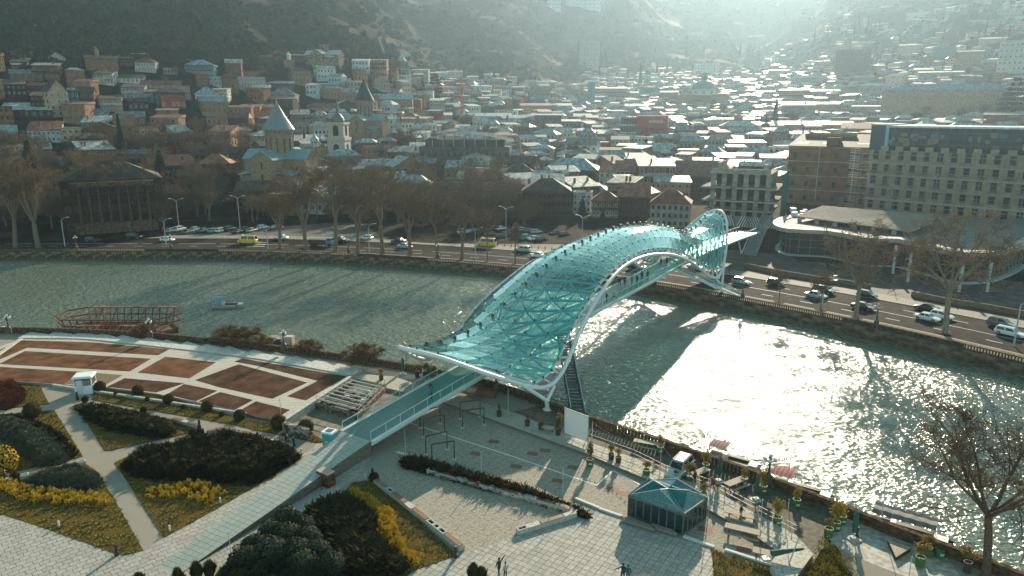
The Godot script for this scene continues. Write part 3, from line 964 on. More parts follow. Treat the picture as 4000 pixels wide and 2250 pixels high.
	for k in n:
		var i0 = int(float(k) / n * (top.size() - 1)); var i1 = int(float(k + 1) / n * (top.size() - 1))
		var p = top[i0]; var q = top[i1]
		var d = (q - p).normalized(); var o = Vector2(d.y, -d.x)
		var mb = MB.new()
		mb.prism(PackedVector2Array([p, q, q + o * (2.0 + 0.2 * (k % 3)), p + o * (3.3 + 0.25 * (k % 2))]), -0.2, h + 0.12)
		var e = part("edging_block", mb, mat(0.60, 0.57, 0.52, 0.75, "mottle", 0.3), ed)
		e.position = -ed.position
	for s in [["border_wall", [1103, 1643, 1368, 1470], 0.55, 1.05, "white stone coping wall along the right end of the red terrace"], ["border_wall", [205, 1500, 962, 1612], 0.3, 0.36, "low pale kerb wall between the red terrace and the ball bushes"], ["border_wall", [-60, 1420, 80, 1322], 0.6, 0.5, "white coping wall at the left end of the red terrace"]]:
		var p = G(s[1][0], s[1][1], s[3]); var q = G(s[1][2], s[1][3], s[3])
		var mb = MB.new()
		mb.beam(Vector3(p.x, s[3] * 0.5, p.z), Vector3(q.x, s[3] * 0.5, q.z), s[2], s[3])
		tag(part(s[0], mb, mat(0.55, 0.51, 0.46, 0.8, "mottle", 0.3)), s[4], "wall")
	# near balustrade
	var bal = thing("quay_balustrade", "brown stone balustrade with slots along the near quay", "balustrade", G(2500, 1715))
	var nl = offset(near_line, -0.35)
	var bs = MB.new(); var cp = MB.new()
	var w2 = near_line
	wall_strip(cp, w2, -0.6, -0.1, 0.98, 1.12); wall_strip(cp, w2, -0.55, -0.15, 0.0, 0.28)
	for i in nl.size() - 1:
		var p = nl[i]; var q = nl[i + 1]
		var yaw = -atan2(q.y - p.y, q.x - p.x)
		var solid = nl[i].x < -55.0 or nl[i].x > 24.0 or (i % 9 == 0)
		if solid: bs.box(Vector3((p.x + q.x) * 0.5, 0.63, (p.y + q.y) * 0.5), Vector3(p.distance_to(q), 0.7, 0.3), Basis(Vector3.UP, yaw))
		else:
			for k in 9:
				var c = p.lerp(q, (k + 0.5) / 9.0)
				bs.box(Vector3(c.x, 0.63, c.y), Vector3(0.26, 0.7, 0.26), Basis(Vector3.UP, yaw))
	var bm = mat(0.15, 0.105, 0.07, 0.9, "stain", 0.3)
	for o in [part("coping", cp, bm, bal), part("baluster", bs, bm, bal, "stuff")]: o.position = -bal.position
	# ramp up to the bridge
	var r0 = G(690, 2252); var l0 = G(606, 2222)
	var r1 = BP(-0.02, 0.0, 1.74); var l1 = BP(-0.02, -4.5, 1.74)
	var rm = MB.new()
	var dn = Vector3(0, -0.2, 0)
	for f in [[r0, l0, l1, r1], [r0, Vector3(r1.x, -0.2, r1.z), r1, r0], [l0, Vector3(l1.x, -0.2, l1.z), l1, l0], [Vector3(r1.x, -0.2, r1.z), Vector3(l1.x, -0.2, l1.z), l1, r1]]:
		rm.quad(f[0], f[1], f[2], f[3], (r0 + l1) * 0.5 + Vector3(0, -0.1, 0))
	var ramp = struct("ramp", rm, mat(0.20, 0.17, 0.135, 0.9, "mottle", 0.3))
	var rt = [mat(0.36, 0.385, 0.35, 0.6, "fine", 0.4), mat(0.34, 0.37, 0.34, 0.6, "fine", 0.4), mat(0.375, 0.40, 0.365, 0.6, "fine", 0.4)]
	var nb = 42
	for i in nb:
		for j in 4:
			var mb = MB.new()
			var q = []
			for c in [[i + 0.03, j + 0.02], [i + 0.97, j + 0.02], [i + 0.97, j + 0.98], [i + 0.03, j + 0.98]]:
				q.append(r0.lerp(r1, c[0] / nb).lerp(l0.lerp(l1, c[0] / nb), c[1] / 4.0) + Vector3(0, 0.02, 0))
			mb.quad(q[0], q[1], q[2], q[3], q[0] + Vector3.DOWN)
			for e in 4: mb.quad(q[e], q[(e + 1) % 4], q[(e + 1) % 4] + Vector3(0, -0.025, 0), q[e] + Vector3(0, -0.025, 0), (q[0] + q[2]) * 0.5)
			part("paving_slab", mb, rt[rng.randi() % 3], ramp)
func flatten(p: PackedVector2Array) -> Array:
	var o = []
	for q in p: o.append(q.x); o.append(q.y)
	return o
func scatter(called: String, m: Mesh, spots: Array[Transform3D], parent: Node, label = "", cat = "") -> MultiMeshInstance3D:
	var mm = MultiMesh.new()
	mm.transform_format = MultiMesh.TRANSFORM_3D
	mm.mesh = m
	mm.instance_count = spots.size()
	for k in spots.size(): mm.set_instance_transform(k, spots[k])
	var mi = MultiMeshInstance3D.new()
	mi.multimesh = mm
	if parent == self:
		mi.name = numbered(called); add_child(mi)
	else:
		mi.name = called; parent.add_child(mi, true)
	tag(mi, label, cat, "", "stuff")
	return mi
# ---- vehicles, lamps on the far road --------------------------------------------------------------------------
func car_proto(kind: String, paint: Array) -> Node3D:
	# forward is +x; profile of the lower body and of the glasshouse
	var L = 4.4; var W = 1.78; var H = 1.45; var hood = 1.15; var boot = 0.75; var belt = 0.88
	match kind:
		"hatchback": L = 4.0; H = 1.5; boot = 0.15; hood = 0.95
		"suv": L = 4.6; H = 1.72; boot = 0.15; hood = 1.1; belt = 1.02; W = 1.88
		"wagon": L = 4.7; H = 1.52; boot = 0.1; hood = 1.2
		"minibus": L = 5.6; H = 2.45; boot = 0.05; hood = 0.75; belt = 1.25; W = 2.0
		"van": L = 5.0; H = 1.95; boot = 0.05; hood = 0.9; belt = 1.05; W = 1.95
	var o = Node3D.new()
	var body = MB.new(); var win = MB.new()
	var m = mat(paint[0], paint[1], paint[2], 0.28, "", 1.0, 0.05)
	m.clearcoat_enabled = true; m.clearcoat = 0.8; m.clearcoat_roughness = 0.08
	var hw = W * 0.5
	# stations along x: [x, sill, shoulder, half width]
	var st = [[-L / 2, 0.42, belt - 0.12, hw * 0.82], [-L / 2 + 0.12, 0.28, belt, hw * 0.93], [-L / 2 + 0.6, 0.24, belt + 0.02, hw], [L / 2 - hood - 0.3, 0.24, belt, hw], [L / 2 - 0.55, 0.26, belt - 0.1, hw * 0.97], [L / 2 - 0.12, 0.3, belt - 0.24, hw * 0.88], [L / 2, 0.42, belt - 0.38, hw * 0.74]]
	var c = Vector3(0, belt * 0.5, 0)
	for i in st.size() - 1:
		var s: Array = st[i]; var t: Array = st[i + 1]
		var ring = func(q: Array) -> Array:
			var x: float = q[0]; var w: float = q[3]
			return [Vector3(x, q[1], -w * 0.92), Vector3(x, q[1] + 0.15, -w), Vector3(x, q[2] - 0.12, -w), Vector3(x, q[2], -w * 0.86), Vector3(x, q[2] + 0.03, 0), Vector3(x, q[2], w * 0.86), Vector3(x, q[2] - 0.12, w), Vector3(x, q[1] + 0.15, w), Vector3(x, q[1], w * 0.92)]
		var a: Array = ring.call(s); var b: Array = ring.call(t)
		for k in 9: body.quad(a[k], a[(k + 1) % 9], b[(k + 1) % 9], b[k], Vector3((s[0] + t[0]) / 2, belt * 0.55, 0))
		if i == 0:
			for k in range(1, 8): body.tri(a[0], a[k], a[k + 1], c)
		if i == st.size() - 2:
			for k in range(1, 8): body.tri(b[0], b[k], b[k + 1], c)
	# glasshouse
	var xf = L / 2 - hood; var xb = -L / 2 + boot
	var rake = 0.75 if kind != "minibus" else 0.4
	var rb = 0.55 if kind == "sedan" else 0.25
	var base = [Vector3(xb, belt, -hw * 0.86), Vector3(xf, belt, -hw * 0.86), Vector3(xf, belt, hw * 0.86), Vector3(xb, belt, hw * 0.86)]
	var tw = hw * 0.68
	var topy = H - 0.06
	var top = [Vector3(xb + rb, topy, -tw), Vector3(xf - rake, topy, -tw), Vector3(xf - rake, topy, tw), Vector3(xb + rb, topy, tw)]
	var mid = Vector3((xf + xb) / 2, (belt + H) / 2, 0)
	for k in 4: body.quad(base[k], base[(k + 1) % 4], top[(k + 1) % 4], top[k], mid)
	var crown = [Vector3(xb + rb + 0.15, H, -tw * 0.85), Vector3(xf - rake - 0.15, H, -tw * 0.85), Vector3(xf - rake - 0.15, H, tw * 0.85), Vector3(xb + rb + 0.15, H, tw * 0.85)]
	for k in 4: body.quad(top[k], top[(k + 1) % 4], crown[(k + 1) % 4], crown[k], mid)
	body.quad(crown[0], crown[1], crown[2], crown[3], mid)
	for k in 4:
		var n = ((base[(k + 1) % 4] - base[k]).cross(top[k] - base[k])).normalized()
		if n.dot(base[k] - mid) < 0: n = -n
		var pieces = [[0.06, 0.48], [0.53, 0.94]] if k % 2 == 0 else [[0.07, 0.93]]
		for pc in pieces:
			var b0: Vector3 = base[k].lerp(base[(k + 1) % 4], pc[0]); var b1: Vector3 = base[k].lerp(base[(k + 1) % 4], pc[1])
			var t0: Vector3 = top[k].lerp(top[(k + 1) % 4], pc[0]); var t1: Vector3 = top[k].lerp(top[(k + 1) % 4], pc[1])
			win.quad(b0.lerp(t0, 0.1) + n * 0.012, b1.lerp(t1, 0.1) + n * 0.012, b1.lerp(t1, 0.88) + n * 0.012, b0.lerp(t0, 0.88) + n * 0.012, mid)
	part("body", body, m, o)
	part("window", win, mat(0.015, 0.02, 0.022, 0.06), o)
	var wheel = MB.new()
	wheel.tube([Vector3(0, 0, -0.11), Vector3(0, 0, 0.11)], [0.32], 12)
	var wm = wheel.mesh(mat(0.02, 0.02, 0.02, 0.8))
	var hub = MB.new()
	hub.tube([Vector3(0, 0, -0.12), Vector3(0, 0, 0.12)], [0.19], 8)
	hub.mesh(mat(0.3, 0.3, 0.3, 0.4, "", 1.0, 0.6), wm)
	for x in [-L / 2 + 0.85, L / 2 - 0.9]:
		for z in [-1, 1]:
			var w = put_mesh("wheel", wm, o)
			w.position = Vector3(x, 0.32, z * (hw - 0.1))
	for z in [-1, 1]:
		var hl = MB.new()
		hl.box(Vector3(L / 2 - 0.13, belt - 0.34, z * hw * 0.66), Vector3(0.16, 0.14, 0.36))
		part("headlight", hl, mat(0.7, 0.7, 0.68, 0.15), o)
		var tl = MB.new()
		tl.box(Vector3(-L / 2 + 0.1, belt - 0.22, z * hw * 0.74), Vector3(0.16, 0.16, 0.3))
		part("taillight", tl, mat(0.35, 0.02, 0.015, 0.25), o)
	if kind == "minibus":
		var sg = MB.new()
		sg.box(Vector3(xf - rake - 0.25, H + 0.07, 0), Vector3(0.3, 0.18, 0.9))
		part("route_sign", sg, mat(0.6, 0.5, 0.1, 0.5), o)
	return o
const PAINT = {"white": [0.72, 0.73, 0.72], "black": [0.02, 0.021, 0.023], "silver": [0.40, 0.43, 0.43], "grey": [0.13, 0.14, 0.145], "yellow": [0.72, 0.42, 0.03], "light blue": [0.16, 0.32, 0.36], "dark green": [0.03, 0.06, 0.05]}
var protos = {}
func road_dir(p: Vector3) -> Vector2:
	var best = 1e9; var d = Vector2.RIGHT
	for i in far_line.size() - 1:
		var q = far_line[i].distance_squared_to(Vector2(p.x, p.z))
		if q < best:
			best = q; d = (far_line[i + 1] - far_line[i]).normalized()
	return d
func put_car(px: float, py: float, kind: String, col: String, turn: float, where: String) -> void:
	var at = G(px, py, -0.12)
	var key = kind + col
	if not protos.has(key): protos[key] = car_proto(kind, PAINT[col])
	var o: Node3D = protos[key].duplicate()
	o.name = numbered("minibus" if kind == "minibus" else ("van" if kind == "van" else "car")); add_child(o)
	var d = road_dir(at)
	o.position = at
	o.rotation.y = -atan2(d.y, d.x) + deg_to_rad(turn)
	tag(o, placed(col + " " + {"suv": "tall estate car", "wagon": "estate car", "hatchback": "hatchback", "sedan": "saloon car", "minibus": "minibus", "van": "van"}[kind] + " " + where, at), "minibus" if kind == "minibus" else ("van" if kind == "van" else "car"), "cars and buses on the far embankment road")
func street_lamp(px: float, py: float, top: float, arms: int, y = 0.0) -> void:
	var at = G(px, py, y)
	var D = (at - Vector3(0, CAM_H, 0)).dot(ray(2000, 1125).normalized())
	var h = (py - top) * D / FPX
	var o = thing("street_lamp", placed("slim grey street lamp with %s" % ("two arms" if arms == 2 else "one arm"), at), "street lamp", at, -atan2(road_dir(at).y, road_dir(at).x), "street lamps along the far road")
	var pm = mat(0.35, 0.37, 0.36, 0.5)
	var pole = MB.new()
	pole.tube([Vector3.ZERO, Vector3(0, h * 0.5, 0), Vector3(0, h - 0.8, 0)], [0.16, 0.12, 0.09], 8)
	part("pole", pole, pm, o)
	for s in ([-1, 1] if arms == 2 else [1]):
		var a = MB.new()
		a.tube([Vector3(0, h - 0.85, 0), Vector3(0.9 * s, h - 0.2, 0), Vector3(1.7 * s, h, 0)], [0.08, 0.07, 0.06], 6)
		part("arm", a, pm, o)
		var l = MB.new()
		l.box(Vector3(1.95 * s, h + 0.02, 0), Vector3(0.75, 0.16, 0.3), Basis(Vector3.BACK, 0.15 * s))
		part("lamp_head", l, mat(0.55, 0.57, 0.56, 0.4), o)
func ornate_lamp(px: float, py: float, y: float, h: float, near = false) -> void:
	var at = G(px, py, y)
	var o = thing("ornate_lamp", placed("dark ornate lamp post with a cluster of globes", at), "lamp post", at, 0, "ornate lamp posts on the embankments")
	var dm = mat(0.05, 0.045, 0.038, 0.6)
	var p = MB.new()
	p.lathe(Vector3.ZERO, [[0.42, 0], [0.42, 0.9], [0.3, 1.0], [0.16, 1.2], [0.12, h * 0.6], [0.1, h - 0.5], [0.22, h - 0.4], [0.06, h]], 10)
	part("post", p, dm, o)
	for k in 4:
		var a = TAU * k / 4 + 0.4
		var q = Vector3(cos(a) * 0.5, h - 0.35, sin(a) * 0.5)
		var g = MB.new()
		g.ball(q + Vector3(0, 0.12, 0), Vector3.ONE * 0.2, 8, 6)
		part("globe", g, mat(0.45, 0.45, 0.42, 0.3), o)
		var ar = MB.new()
		ar.tube([Vector3(0, h - 0.5, 0), q], [0.05], 5)
		part("bracket", ar, dm, o)
	var tg = MB.new()
	tg.ball(Vector3(0, h + 0.18, 0), Vector3.ONE * 0.22, 8, 6)
	part("globe", tg, mat(0.45, 0.45, 0.42, 0.3), o)
func build_far_road_things() -> void:
	rng.seed = 91
	for q in [[254, 962, 848, 1], [650, 962, 853, 1], [701, 902, 776, 2], [939, 902, 765, 2], [1443, 988, 872, 1], [1977, 936, 807, 2], [1857, 1016, 887, 1], [2274, 944, 840, 2], [1047, 972, 885, 1], [3210, 1211, 1085, 1], [3960, 1348, 1165, 1], [3226, 1105, 1072, 1]]:
		street_lamp(q[0], q[1], q[2], q[3])
	for q in [[300, 976], [669, 972], [1362, 987], [1712, 1010], [2072, 1055], [2900, 1166], [3422, 1272]]: ornate_lamp(q[0], q[1], 0.9, 3.6)
	landmark(G(3350, 1240), "the big bare tree by the road"); landmark(G(968, 949), "the zebra crossing"); landmark(G(1700, 960), "the middle of the far road")
	for q in [[362, 944, "hatchback", "black", 0], [525, 931, "suv", "black", 0], [655, 943, "hatchback", "white", 0], [968, 951, "minibus", "yellow", 180], [1098, 935, "sedan", "white", 180], [1331, 946, "suv", "black", 0],
			[1430, 936, "hatchback", "white", 180], [1556, 948, "sedan", "black", 180], [1582, 969, "sedan", "silver", 0], [1901, 962, "minibus", "yellow", 180], [2041, 983, "suv", "silver", 180], [2106, 1005, "sedan", "white", 0],
			[2489, 1052, "suv", "black", 0], [2719, 1050, "sedan", "silver", 0], [2895, 1109, "hatchback", "light blue", 0], [3031, 1114, "hatchback", "black", 0], [3186, 1163, "sedan", "silver", 0], [3215, 1145, "suv", "black", 0],
			[3386, 1161, "hatchback", "black", 0], [3370, 1208, "sedan", "black", 0], [3616, 1212, "sedan", "black", 180], [3621, 1251, "sedan", "white", 0], [3678, 1243, "hatchback", "white", 0], [3911, 1277, "suv", "grey", 0], [3945, 1311, "wagon", "white", 0]]:
		put_car(q[0], q[1], q[2], q[3], q[4], "driving on the far road")
	var cols = ["white", "grey", "black", "silver", "silver", "white", "black", "grey", "light blue", "black"]
	var kinds = ["hatchback", "sedan", "suv", "wagon", "hatchback", "sedan"]
	var k = 0
	for x in [282, 313, 340, 368, 443, 497, 551, 575, 605, 640, 676, 704, 735, 765, 796, 834, 866, 897, 930, 962, 985]:
		put_car(x, 906 - 4 * (k % 2) + (6 if x > 640 and k % 3 == 0 else 0), kinds[(k * 5 + 1) % 6], cols[(k * 7 + 3) % 10], 75, "parked on the left of the far road"); k += 1
	for q in [[1028, 894], [1080, 896], [1813, 913], [1849, 907], [1934, 899], [1958, 899], [1926, 923], [1962, 930], [1985, 925], [2010, 904], [2039, 904], [2067, 907], [2096, 912], [2023, 932], [2057, 935], [2088, 938], [2116, 942], [2171, 917], [2207, 922]]:
		put_car(q[0], q[1], kinds[(k * 5 + 1) % 6], cols[(k * 7 + 3) % 10], 60, "standing in the car park across the river"); k += 1
	# lorry with a blue cab
	var at = G(1262, 960, -0.12)
	var d = road_dir(at)
	var o = thing("lorry", "dark open lorry with a blue cab on the far road", "lorry", at, -atan2(d.y, d.x))
	var bed = MB.new(); bed.box(Vector3(-1.3, 1.25, 0), Vector3(5.2, 1.3, 2.3)); bed.box(Vector3(-0.3, 0.55, 0), Vector3(7.0, 0.25, 0.9))
	part("cargo_bed", bed, mat(0.04, 0.035, 0.03, 0.7), o)
	var cab = MB.new(); cab.prism(PackedVector2Array([Vector2(1.5, -1.1), Vector2(3.3, -1.1), Vector2(3.3, 1.1), Vector2(1.5, 1.1)]), 0.6, 1.6); cab.box(Vector3(2.25, 2.0, 0), Vector3(1.4, 0.8, 2.0))
	part("cab", cab, mat(0.05, 0.22, 0.32, 0.35), o)
	var cw = MB.new(); cw.box(Vector3(2.98, 1.98, 0), Vector3(0.04, 0.55, 1.7)); cw.box(Vector3(2.3, 1.98, 0), Vector3(0.9, 0.5, 2.03))
	part("window", cw, mat(0.015, 0.02, 0.022, 0.06), o)
	for x in [-3.0, -1.9, 2.4]:
		for z in [-1, 1]:
			var w = MB.new(); w.tube([Vector3(x, 0.48, z * 1.0 - 0.15), Vector3(x, 0.48, z * 1.0 + 0.15)], [0.48], 12)
			part("wheel", w, mat(0.02, 0.02, 0.02, 0.8), o)
	# bollards and the low wall by the curved hall
	var bl = MB.new(); bl.lathe(Vector3.ZERO, [[0.12, 0], [0.11, 0.8], [0.06, 0.9]], 8)
	var bm = bl.mesh(mat(0.06, 0.06, 0.055, 0.6))
	for i in 26:
		var p = G(1520 + i * 26.5, 929 + i * 2.0)
		var b = put_mesh("bollard", bm); b.position = p
		tag(b, placed("short dark bollard on the far pavement edge", p), "bollard", "bollards along the far pavement")
	var wl = MB.new()
	var wp = [[2905, 1042], [3010, 1066], [3150, 1090], [3300, 1112], [3400, 1130]]
	var wq = [[3560, 1158], [3700, 1185], [3850, 1208], [4020, 1240]]
	for s in [wp, wq]:
		for i in s.size() - 1: wl.beam(G(s[i][0], s[i][1]) + Vector3(0, 0.55, 0), G(s[i + 1][0], s[i + 1][1]) + Vector3(0, 0.55, 0), 0.5, 1.1)
	tag(part("garden_wall", wl, mat(0.24, 0.17, 0.115, 0.9, "mottle", 0.25)), "low tan stone wall along the pavement before the curved hall", "wall")
	# zebra crossing bars
	var zb = MB.new()
	for i in 9:
		var a = G(1012 + i * 7, 962 - i * 7.5, -0.122)
		var dd = road_dir(a)
		zb.box(a, Vector3(3.2, 0.004, 0.5), Basis(Vector3.UP, -atan2(dd.y, dd.x)))
	struct("zebra_marking", zb, mat(0.6, 0.58, 0.54, 0.7))
# ---- buildings -----------------------------------------------------------------------------------------------------
const WALLS = {"w": ["white", 0.50, 0.48, 0.44], "c": ["cream", 0.48, 0.36, 0.235], "t": ["tan", 0.36, 0.225, 0.135], "b": ["brown brick", 0.22, 0.115, 0.062], "k": ["dark timber", 0.075, 0.052, 0.036], "r": ["red brick", 0.30, 0.075, 0.04], "g": ["grey", 0.26, 0.245, 0.22], "p": ["pale blue", 0.36, 0.43, 0.44], "a": ["teal", 0.07, 0.21, 0.23], "o": ["orange", 0.42, 0.16, 0.06], "n": ["dark grey", 0.10, 0.095, 0.085]}
const ROOFS = {"W": ["white metal", 0.44, 0.48, 0.49, 0.7, 0.0], "B": ["pale blue metal", 0.30, 0.42, 0.46, 0.5, 0.15], "G": ["grey metal", 0.19, 0.21, 0.21, 0.5, 0.2], "R": ["rust red", 0.27, 0.085, 0.042, 0.75, 0.0], "D": ["dark brown", 0.075, 0.05, 0.036, 0.8, 0.0], "O": ["orange tile", 0.33, 0.125, 0.045, 0.75, 0.0], "P": ["dusty pink", 0.42, 0.29, 0.26, 0.55, 0.1]}
const SHAPES = {"l": "flat", "g": "gabled", "f": "front-gabled", "h": "hipped", "s": "sloping", "u": "barrel"}
func wall_m(k: String) -> StandardMaterial3D:
	var w: Array = WALLS[k]; var f: float = [0.8, 1.0, 1.18][rng.randi() % 3]
	return mat(w[1] * f, w[2] * f, w[3] * f, 0.9, "mottle", 0.05)
func roof_m(k: String) -> StandardMaterial3D:
	var w: Array = ROOFS[k]; var f: float = [0.78, 1.0, 1.15][rng.randi() % 3]
	return mat(w[1] * f, w[2] * f, w[3] * f, w[4], "stain", 0.07, w[5])
var win_meshes = {}
func window_mesh(w: float, h: float, pale = true, arched = false) -> ArrayMesh:
	var key = "%.1f %.1f %s %s" % [w, h, pale, arched]
	if win_meshes.has(key): return win_meshes[key]
	var fr = MB.new(); var pn = MB.new()
	var t = 0.12
	for s in [[Vector3(0, h - t / 2, 0.03), Vector3(w, t, 0.1)], [Vector3(0, t / 2, 0.05), Vector3(w + 0.15, t, 0.16)], [Vector3(-w / 2 + t / 2, h / 2, 0.03), Vector3(t, h - 2 * t, 0.1)], [Vector3(w / 2 - t / 2, h / 2, 0.03), Vector3(t, h - 2 * t, 0.1)]]:
		fr.box(s[0], s[1])
	if w > 0.8 and pale: fr.box(Vector3(0, h / 2, 0.02), Vector3(0.07, h - 2 * t, 0.07))
	if arched:
		var pts = []
		for k in 9: pts.append(Vector3(cos(PI * k / 8) * w * 0.46, h + sin(PI * k / 8) * w * 0.46, 0.03))
		fr.tube(pts, [0.07], 4)
		var q = PackedVector2Array()
		for k in 9: pn.tri(Vector3(0, h, 0.012), pts[k] - Vector3(0, 0, 0.018), pts[mini(k + 1, 8)] - Vector3(0, 0, 0.018), Vector3(0, h, -1))
	pn.box(Vector3(0, h / 2, -0.04), Vector3(w - 0.02, h - 0.02, 0.1))
	var m = fr.mesh(mat(0.55, 0.53, 0.48, 0.7) if pale else mat(0.10, 0.075, 0.05, 0.8))
	pn.mesh(mat(0.02, 0.022, 0.022, 0.12), m)
	win_meshes[key] = m
	return m
# one house with its base centre at the node: w along x, d along z, front towards +z
func house(o: Node3D, w: float, d: float, h: float, wk: String, rk: String, shape: String, rise: float, floors: int, cols: int, extra = "", seed_ = 0) -> void:
	rng.seed = 1000 + seed_
	var wall = MB.new()
	var rect = PackedVector2Array([Vector2(-w / 2, -d / 2), Vector2(w / 2, -d / 2), Vector2(w / 2, d / 2), Vector2(-w / 2, d / 2)])
	wall.prism(rect, -6.0, h)
	var roof = MB.new()
	var e = 0.45
	var x0 = -w / 2 - e; var x1 = w / 2 + e; var z0 = -d / 2 - e; var z1 = d / 2 + e
	var y = h + 0.02
	var th = 0.22
	var inside = Vector3(0, h, 0)
	match shape:
		"l":
			roof.box(Vector3(0, h + 0.06, 0), Vector3(w + 0.3, 0.12, d + 0.3))
			for s in [[Vector3(0, h + 0.35, d / 2), Vector3(w + 0.3, 0.45, 0.28)], [Vector3(0, h + 0.35, -d / 2), Vector3(w + 0.3, 0.45, 0.28)], [Vector3(w / 2, h + 0.33, 0), Vector3(0.28, 0.41, d - 0.3)], [Vector3(-w / 2, h + 0.33, 0), Vector3(0.28, 0.41, d - 0.3)]]: wall.box(s[0], s[1])
		"g", "f", "h", "s", "u":
			var top = []   # roof planes as polygons over the rectangle
			var a = Vector3(x0, y, z1); var b = Vector3(x1, y, z1); var c = Vector3(x1, y, z0); var f = Vector3(x0, y, z0)
			if shape == "g":
				var r0 = Vector3(x0, y + rise, 0); var r1 = Vector3(x1, y + rise, 0)
				top = [[a, b, r1, r0], [c, f, r0, r1]]
				for sx in [-1, 1]: wall.tri(Vector3(sx * w / 2, h, d / 2), Vector3(sx * w / 2, h, -d / 2), Vector3(sx * w / 2, h + rise, 0), inside)
			elif shape == "f":
				var r0 = Vector3(0, y + rise, z1); var r1 = Vector3(0, y + rise, z0)
				top = [[b, c, r1, r0], [f, a, r0, r1]]
				for sz in [-1, 1]: wall.tri(Vector3(w / 2, h, sz * d / 2), Vector3(-w / 2, h, sz * d / 2), Vector3(0, h + rise, sz * d / 2), inside)
			elif shape == "h":
				var m = minf(w, d) * 0.5
				var r0 = Vector3(-maxf(w - d, 0.6) * 0.5, y + rise, -maxf(d - w, 0.0) * 0.5); var r1 = Vector3(maxf(w - d, 0.6) * 0.5, y + rise, maxf(d - w, 0.0) * 0.5)
				top = [[a, b, r1, r0], [c, f, r0, r1], [b, c, r1, r1], [f, a, r0, r0]]
			elif shape == "s":
				var up = Vector3(0, rise, 0)
				top = [[a, b, c + up, f + up]]
				wall.quad(Vector3(-w / 2, h, -d / 2), Vector3(w / 2, h, -d / 2), Vector3(w / 2, h + rise, -d / 2), Vector3(-w / 2, h + rise, -d / 2), inside)
				for sx in [-1, 1]: wall.tri(Vector3(sx * w / 2, h, d / 2), Vector3(sx * w / 2, h, -d / 2), Vector3(sx * w / 2, h + rise, -d / 2), inside)
			else:
				for k in 8:
					var p = PI * k / 8; var q = PI * (k + 1) / 8
					top.append([Vector3(x1, y + sin(p) * rise, cos(p) * z1), Vector3(x0, y + sin(p) * rise, cos(p) * z1), Vector3(x0, y + sin(q) * rise, cos(q) * z1), Vector3(x1, y + sin(q) * rise, cos(q) * z1)])
				for sx in [-1, 1]:
					for k in 8: wall.tri(Vector3(sx * w / 2, h, 0), Vector3(sx * w / 2, h + sin(PI * k / 8) * rise, cos(PI * k / 8) * d / 2), Vector3(sx * w / 2, h + sin(PI * (k + 1) / 8) * rise, cos(PI * (k + 1) / 8) * d / 2), inside)
			for t in top:
				roof.quad(t[0] + Vector3(0, th, 0), t[1] + Vector3(0, th, 0), t[2] + Vector3(0, th, 0), t[3] + Vector3(0, th, 0), inside)
				roof.quad(t[0], t[1], t[2], t[3], inside + Vector3(0, 100, 0))
				for k in 4:
					var p: Vector3 = t[k]; var q: Vector3 = t[(k + 1) % 4]
					if p.is_equal_approx(q): continue
					roof.quad(p, q, q + Vector3(0, th, 0), p + Vector3(0, th, 0), (t[0] + t[2]) * 0.5)
				# standing seams
				if ROOFS[rk][5] > 0.0 and w > 5.0 and shape != "u":
					var n = int((t[0] - t[1]).length() / 1.4)
					for k in range(1, n):
						var fr = float(k) / n
						roof.beam((t[0] as Vector3).lerp(t[1], fr) + Vector3(0, th + 0.03, 0), (t[3] as Vector3).lerp(t[2], fr) + Vector3(0, th + 0.03, 0), 0.1, 0.1)
	part("wall", wall, wall_m(wk), o)
	var rn = part("roof", roof, roof_m(rk), o)
	if shape != "u":
		for k in rng.randi() % 3:
			var ch = MB.new()
			ch.box(Vector3(rng.randf_range(-0.35, 0.35) * w, h + rise * 0.5 + 0.7, rng.randf_range(-0.25, 0.2) * d), Vector3(0.7, 2.0, 0.7))
			part("chimney", ch, wall_m("b"), rn)
	var fh = h / floors
	var ww = minf(1.35, w / cols * 0.58); var wh = minf(1.9, fh * 0.56)
	var pale = wk in ["w", "c", "p", "o", "t", "r", "a"] and not extra.contains("d")
	var wm = window_mesh(snappedf(ww, 0.1), snappedf(wh, 0.1), pale, extra.contains("a"))
	for f in floors:
		for c in cols:
			if rng.randf() < 0.04: continue
			var n = put_mesh("window", wm, o)
			n.position = Vector3(-w / 2 + w * (c + 0.5) / cols, fh * f + fh * 0.24, d / 2)
	var side = MB.new(); var nside = maxi(1, int(d / 3.2))
	for f in floors:
		for c in nside:
			for sx in [-1, 1]: side.box(Vector3(sx * w / 2, fh * f + fh * 0.24 + wh / 2, -d / 2 + d * (c + 0.5) / nside), Vector3(0.06, wh, 1.0))
	part("side_window", side, mat(0.02, 0.022, 0.022, 0.15), o, "stuff")
	if extra.contains("v"):   # timber gallery across the front of the upper floors
		var lights = "w" if extra.contains("W") else ("a" if extra.contains("A") else "k")
		for f in range(maxi(1, floors - 2), floors):
			var g = MB.new()
			var yb = fh * f
			g.box(Vector3(0, yb, d / 2 + 0.65), Vector3(w, 0.16, 1.3))
			g.box(Vector3(0, yb + 1.0, d / 2 + 1.25), Vector3(w, 0.1, 0.1))
			g.box(Vector3(0, yb + 0.5, d / 2 + 1.25), Vector3(w, 0.7, 0.05))
			g.box(Vector3(0, yb + fh - 0.2, d / 2 + 0.9), Vector3(w + 0.2, 0.14, 1.5))
			var np = maxi(3, int(w / 2.0))
			for k in np + 1: g.box(Vector3(-w / 2 + w * k / np, yb + fh / 2, d / 2 + 1.22), Vector3(0.16, fh - 0.3, 0.14))
			part("gallery", g, wall_m(lights), o)
	if extra.contains("e"):   # sills and string courses
		var s = MB.new()
		for f in range(1, floors + 1): s.box(Vector3(0, fh * f - 0.1, d / 2 + 0.1), Vector3(w + 0.2, 0.25, 0.3))
		part("cornice", s, wall_m("c"), o)
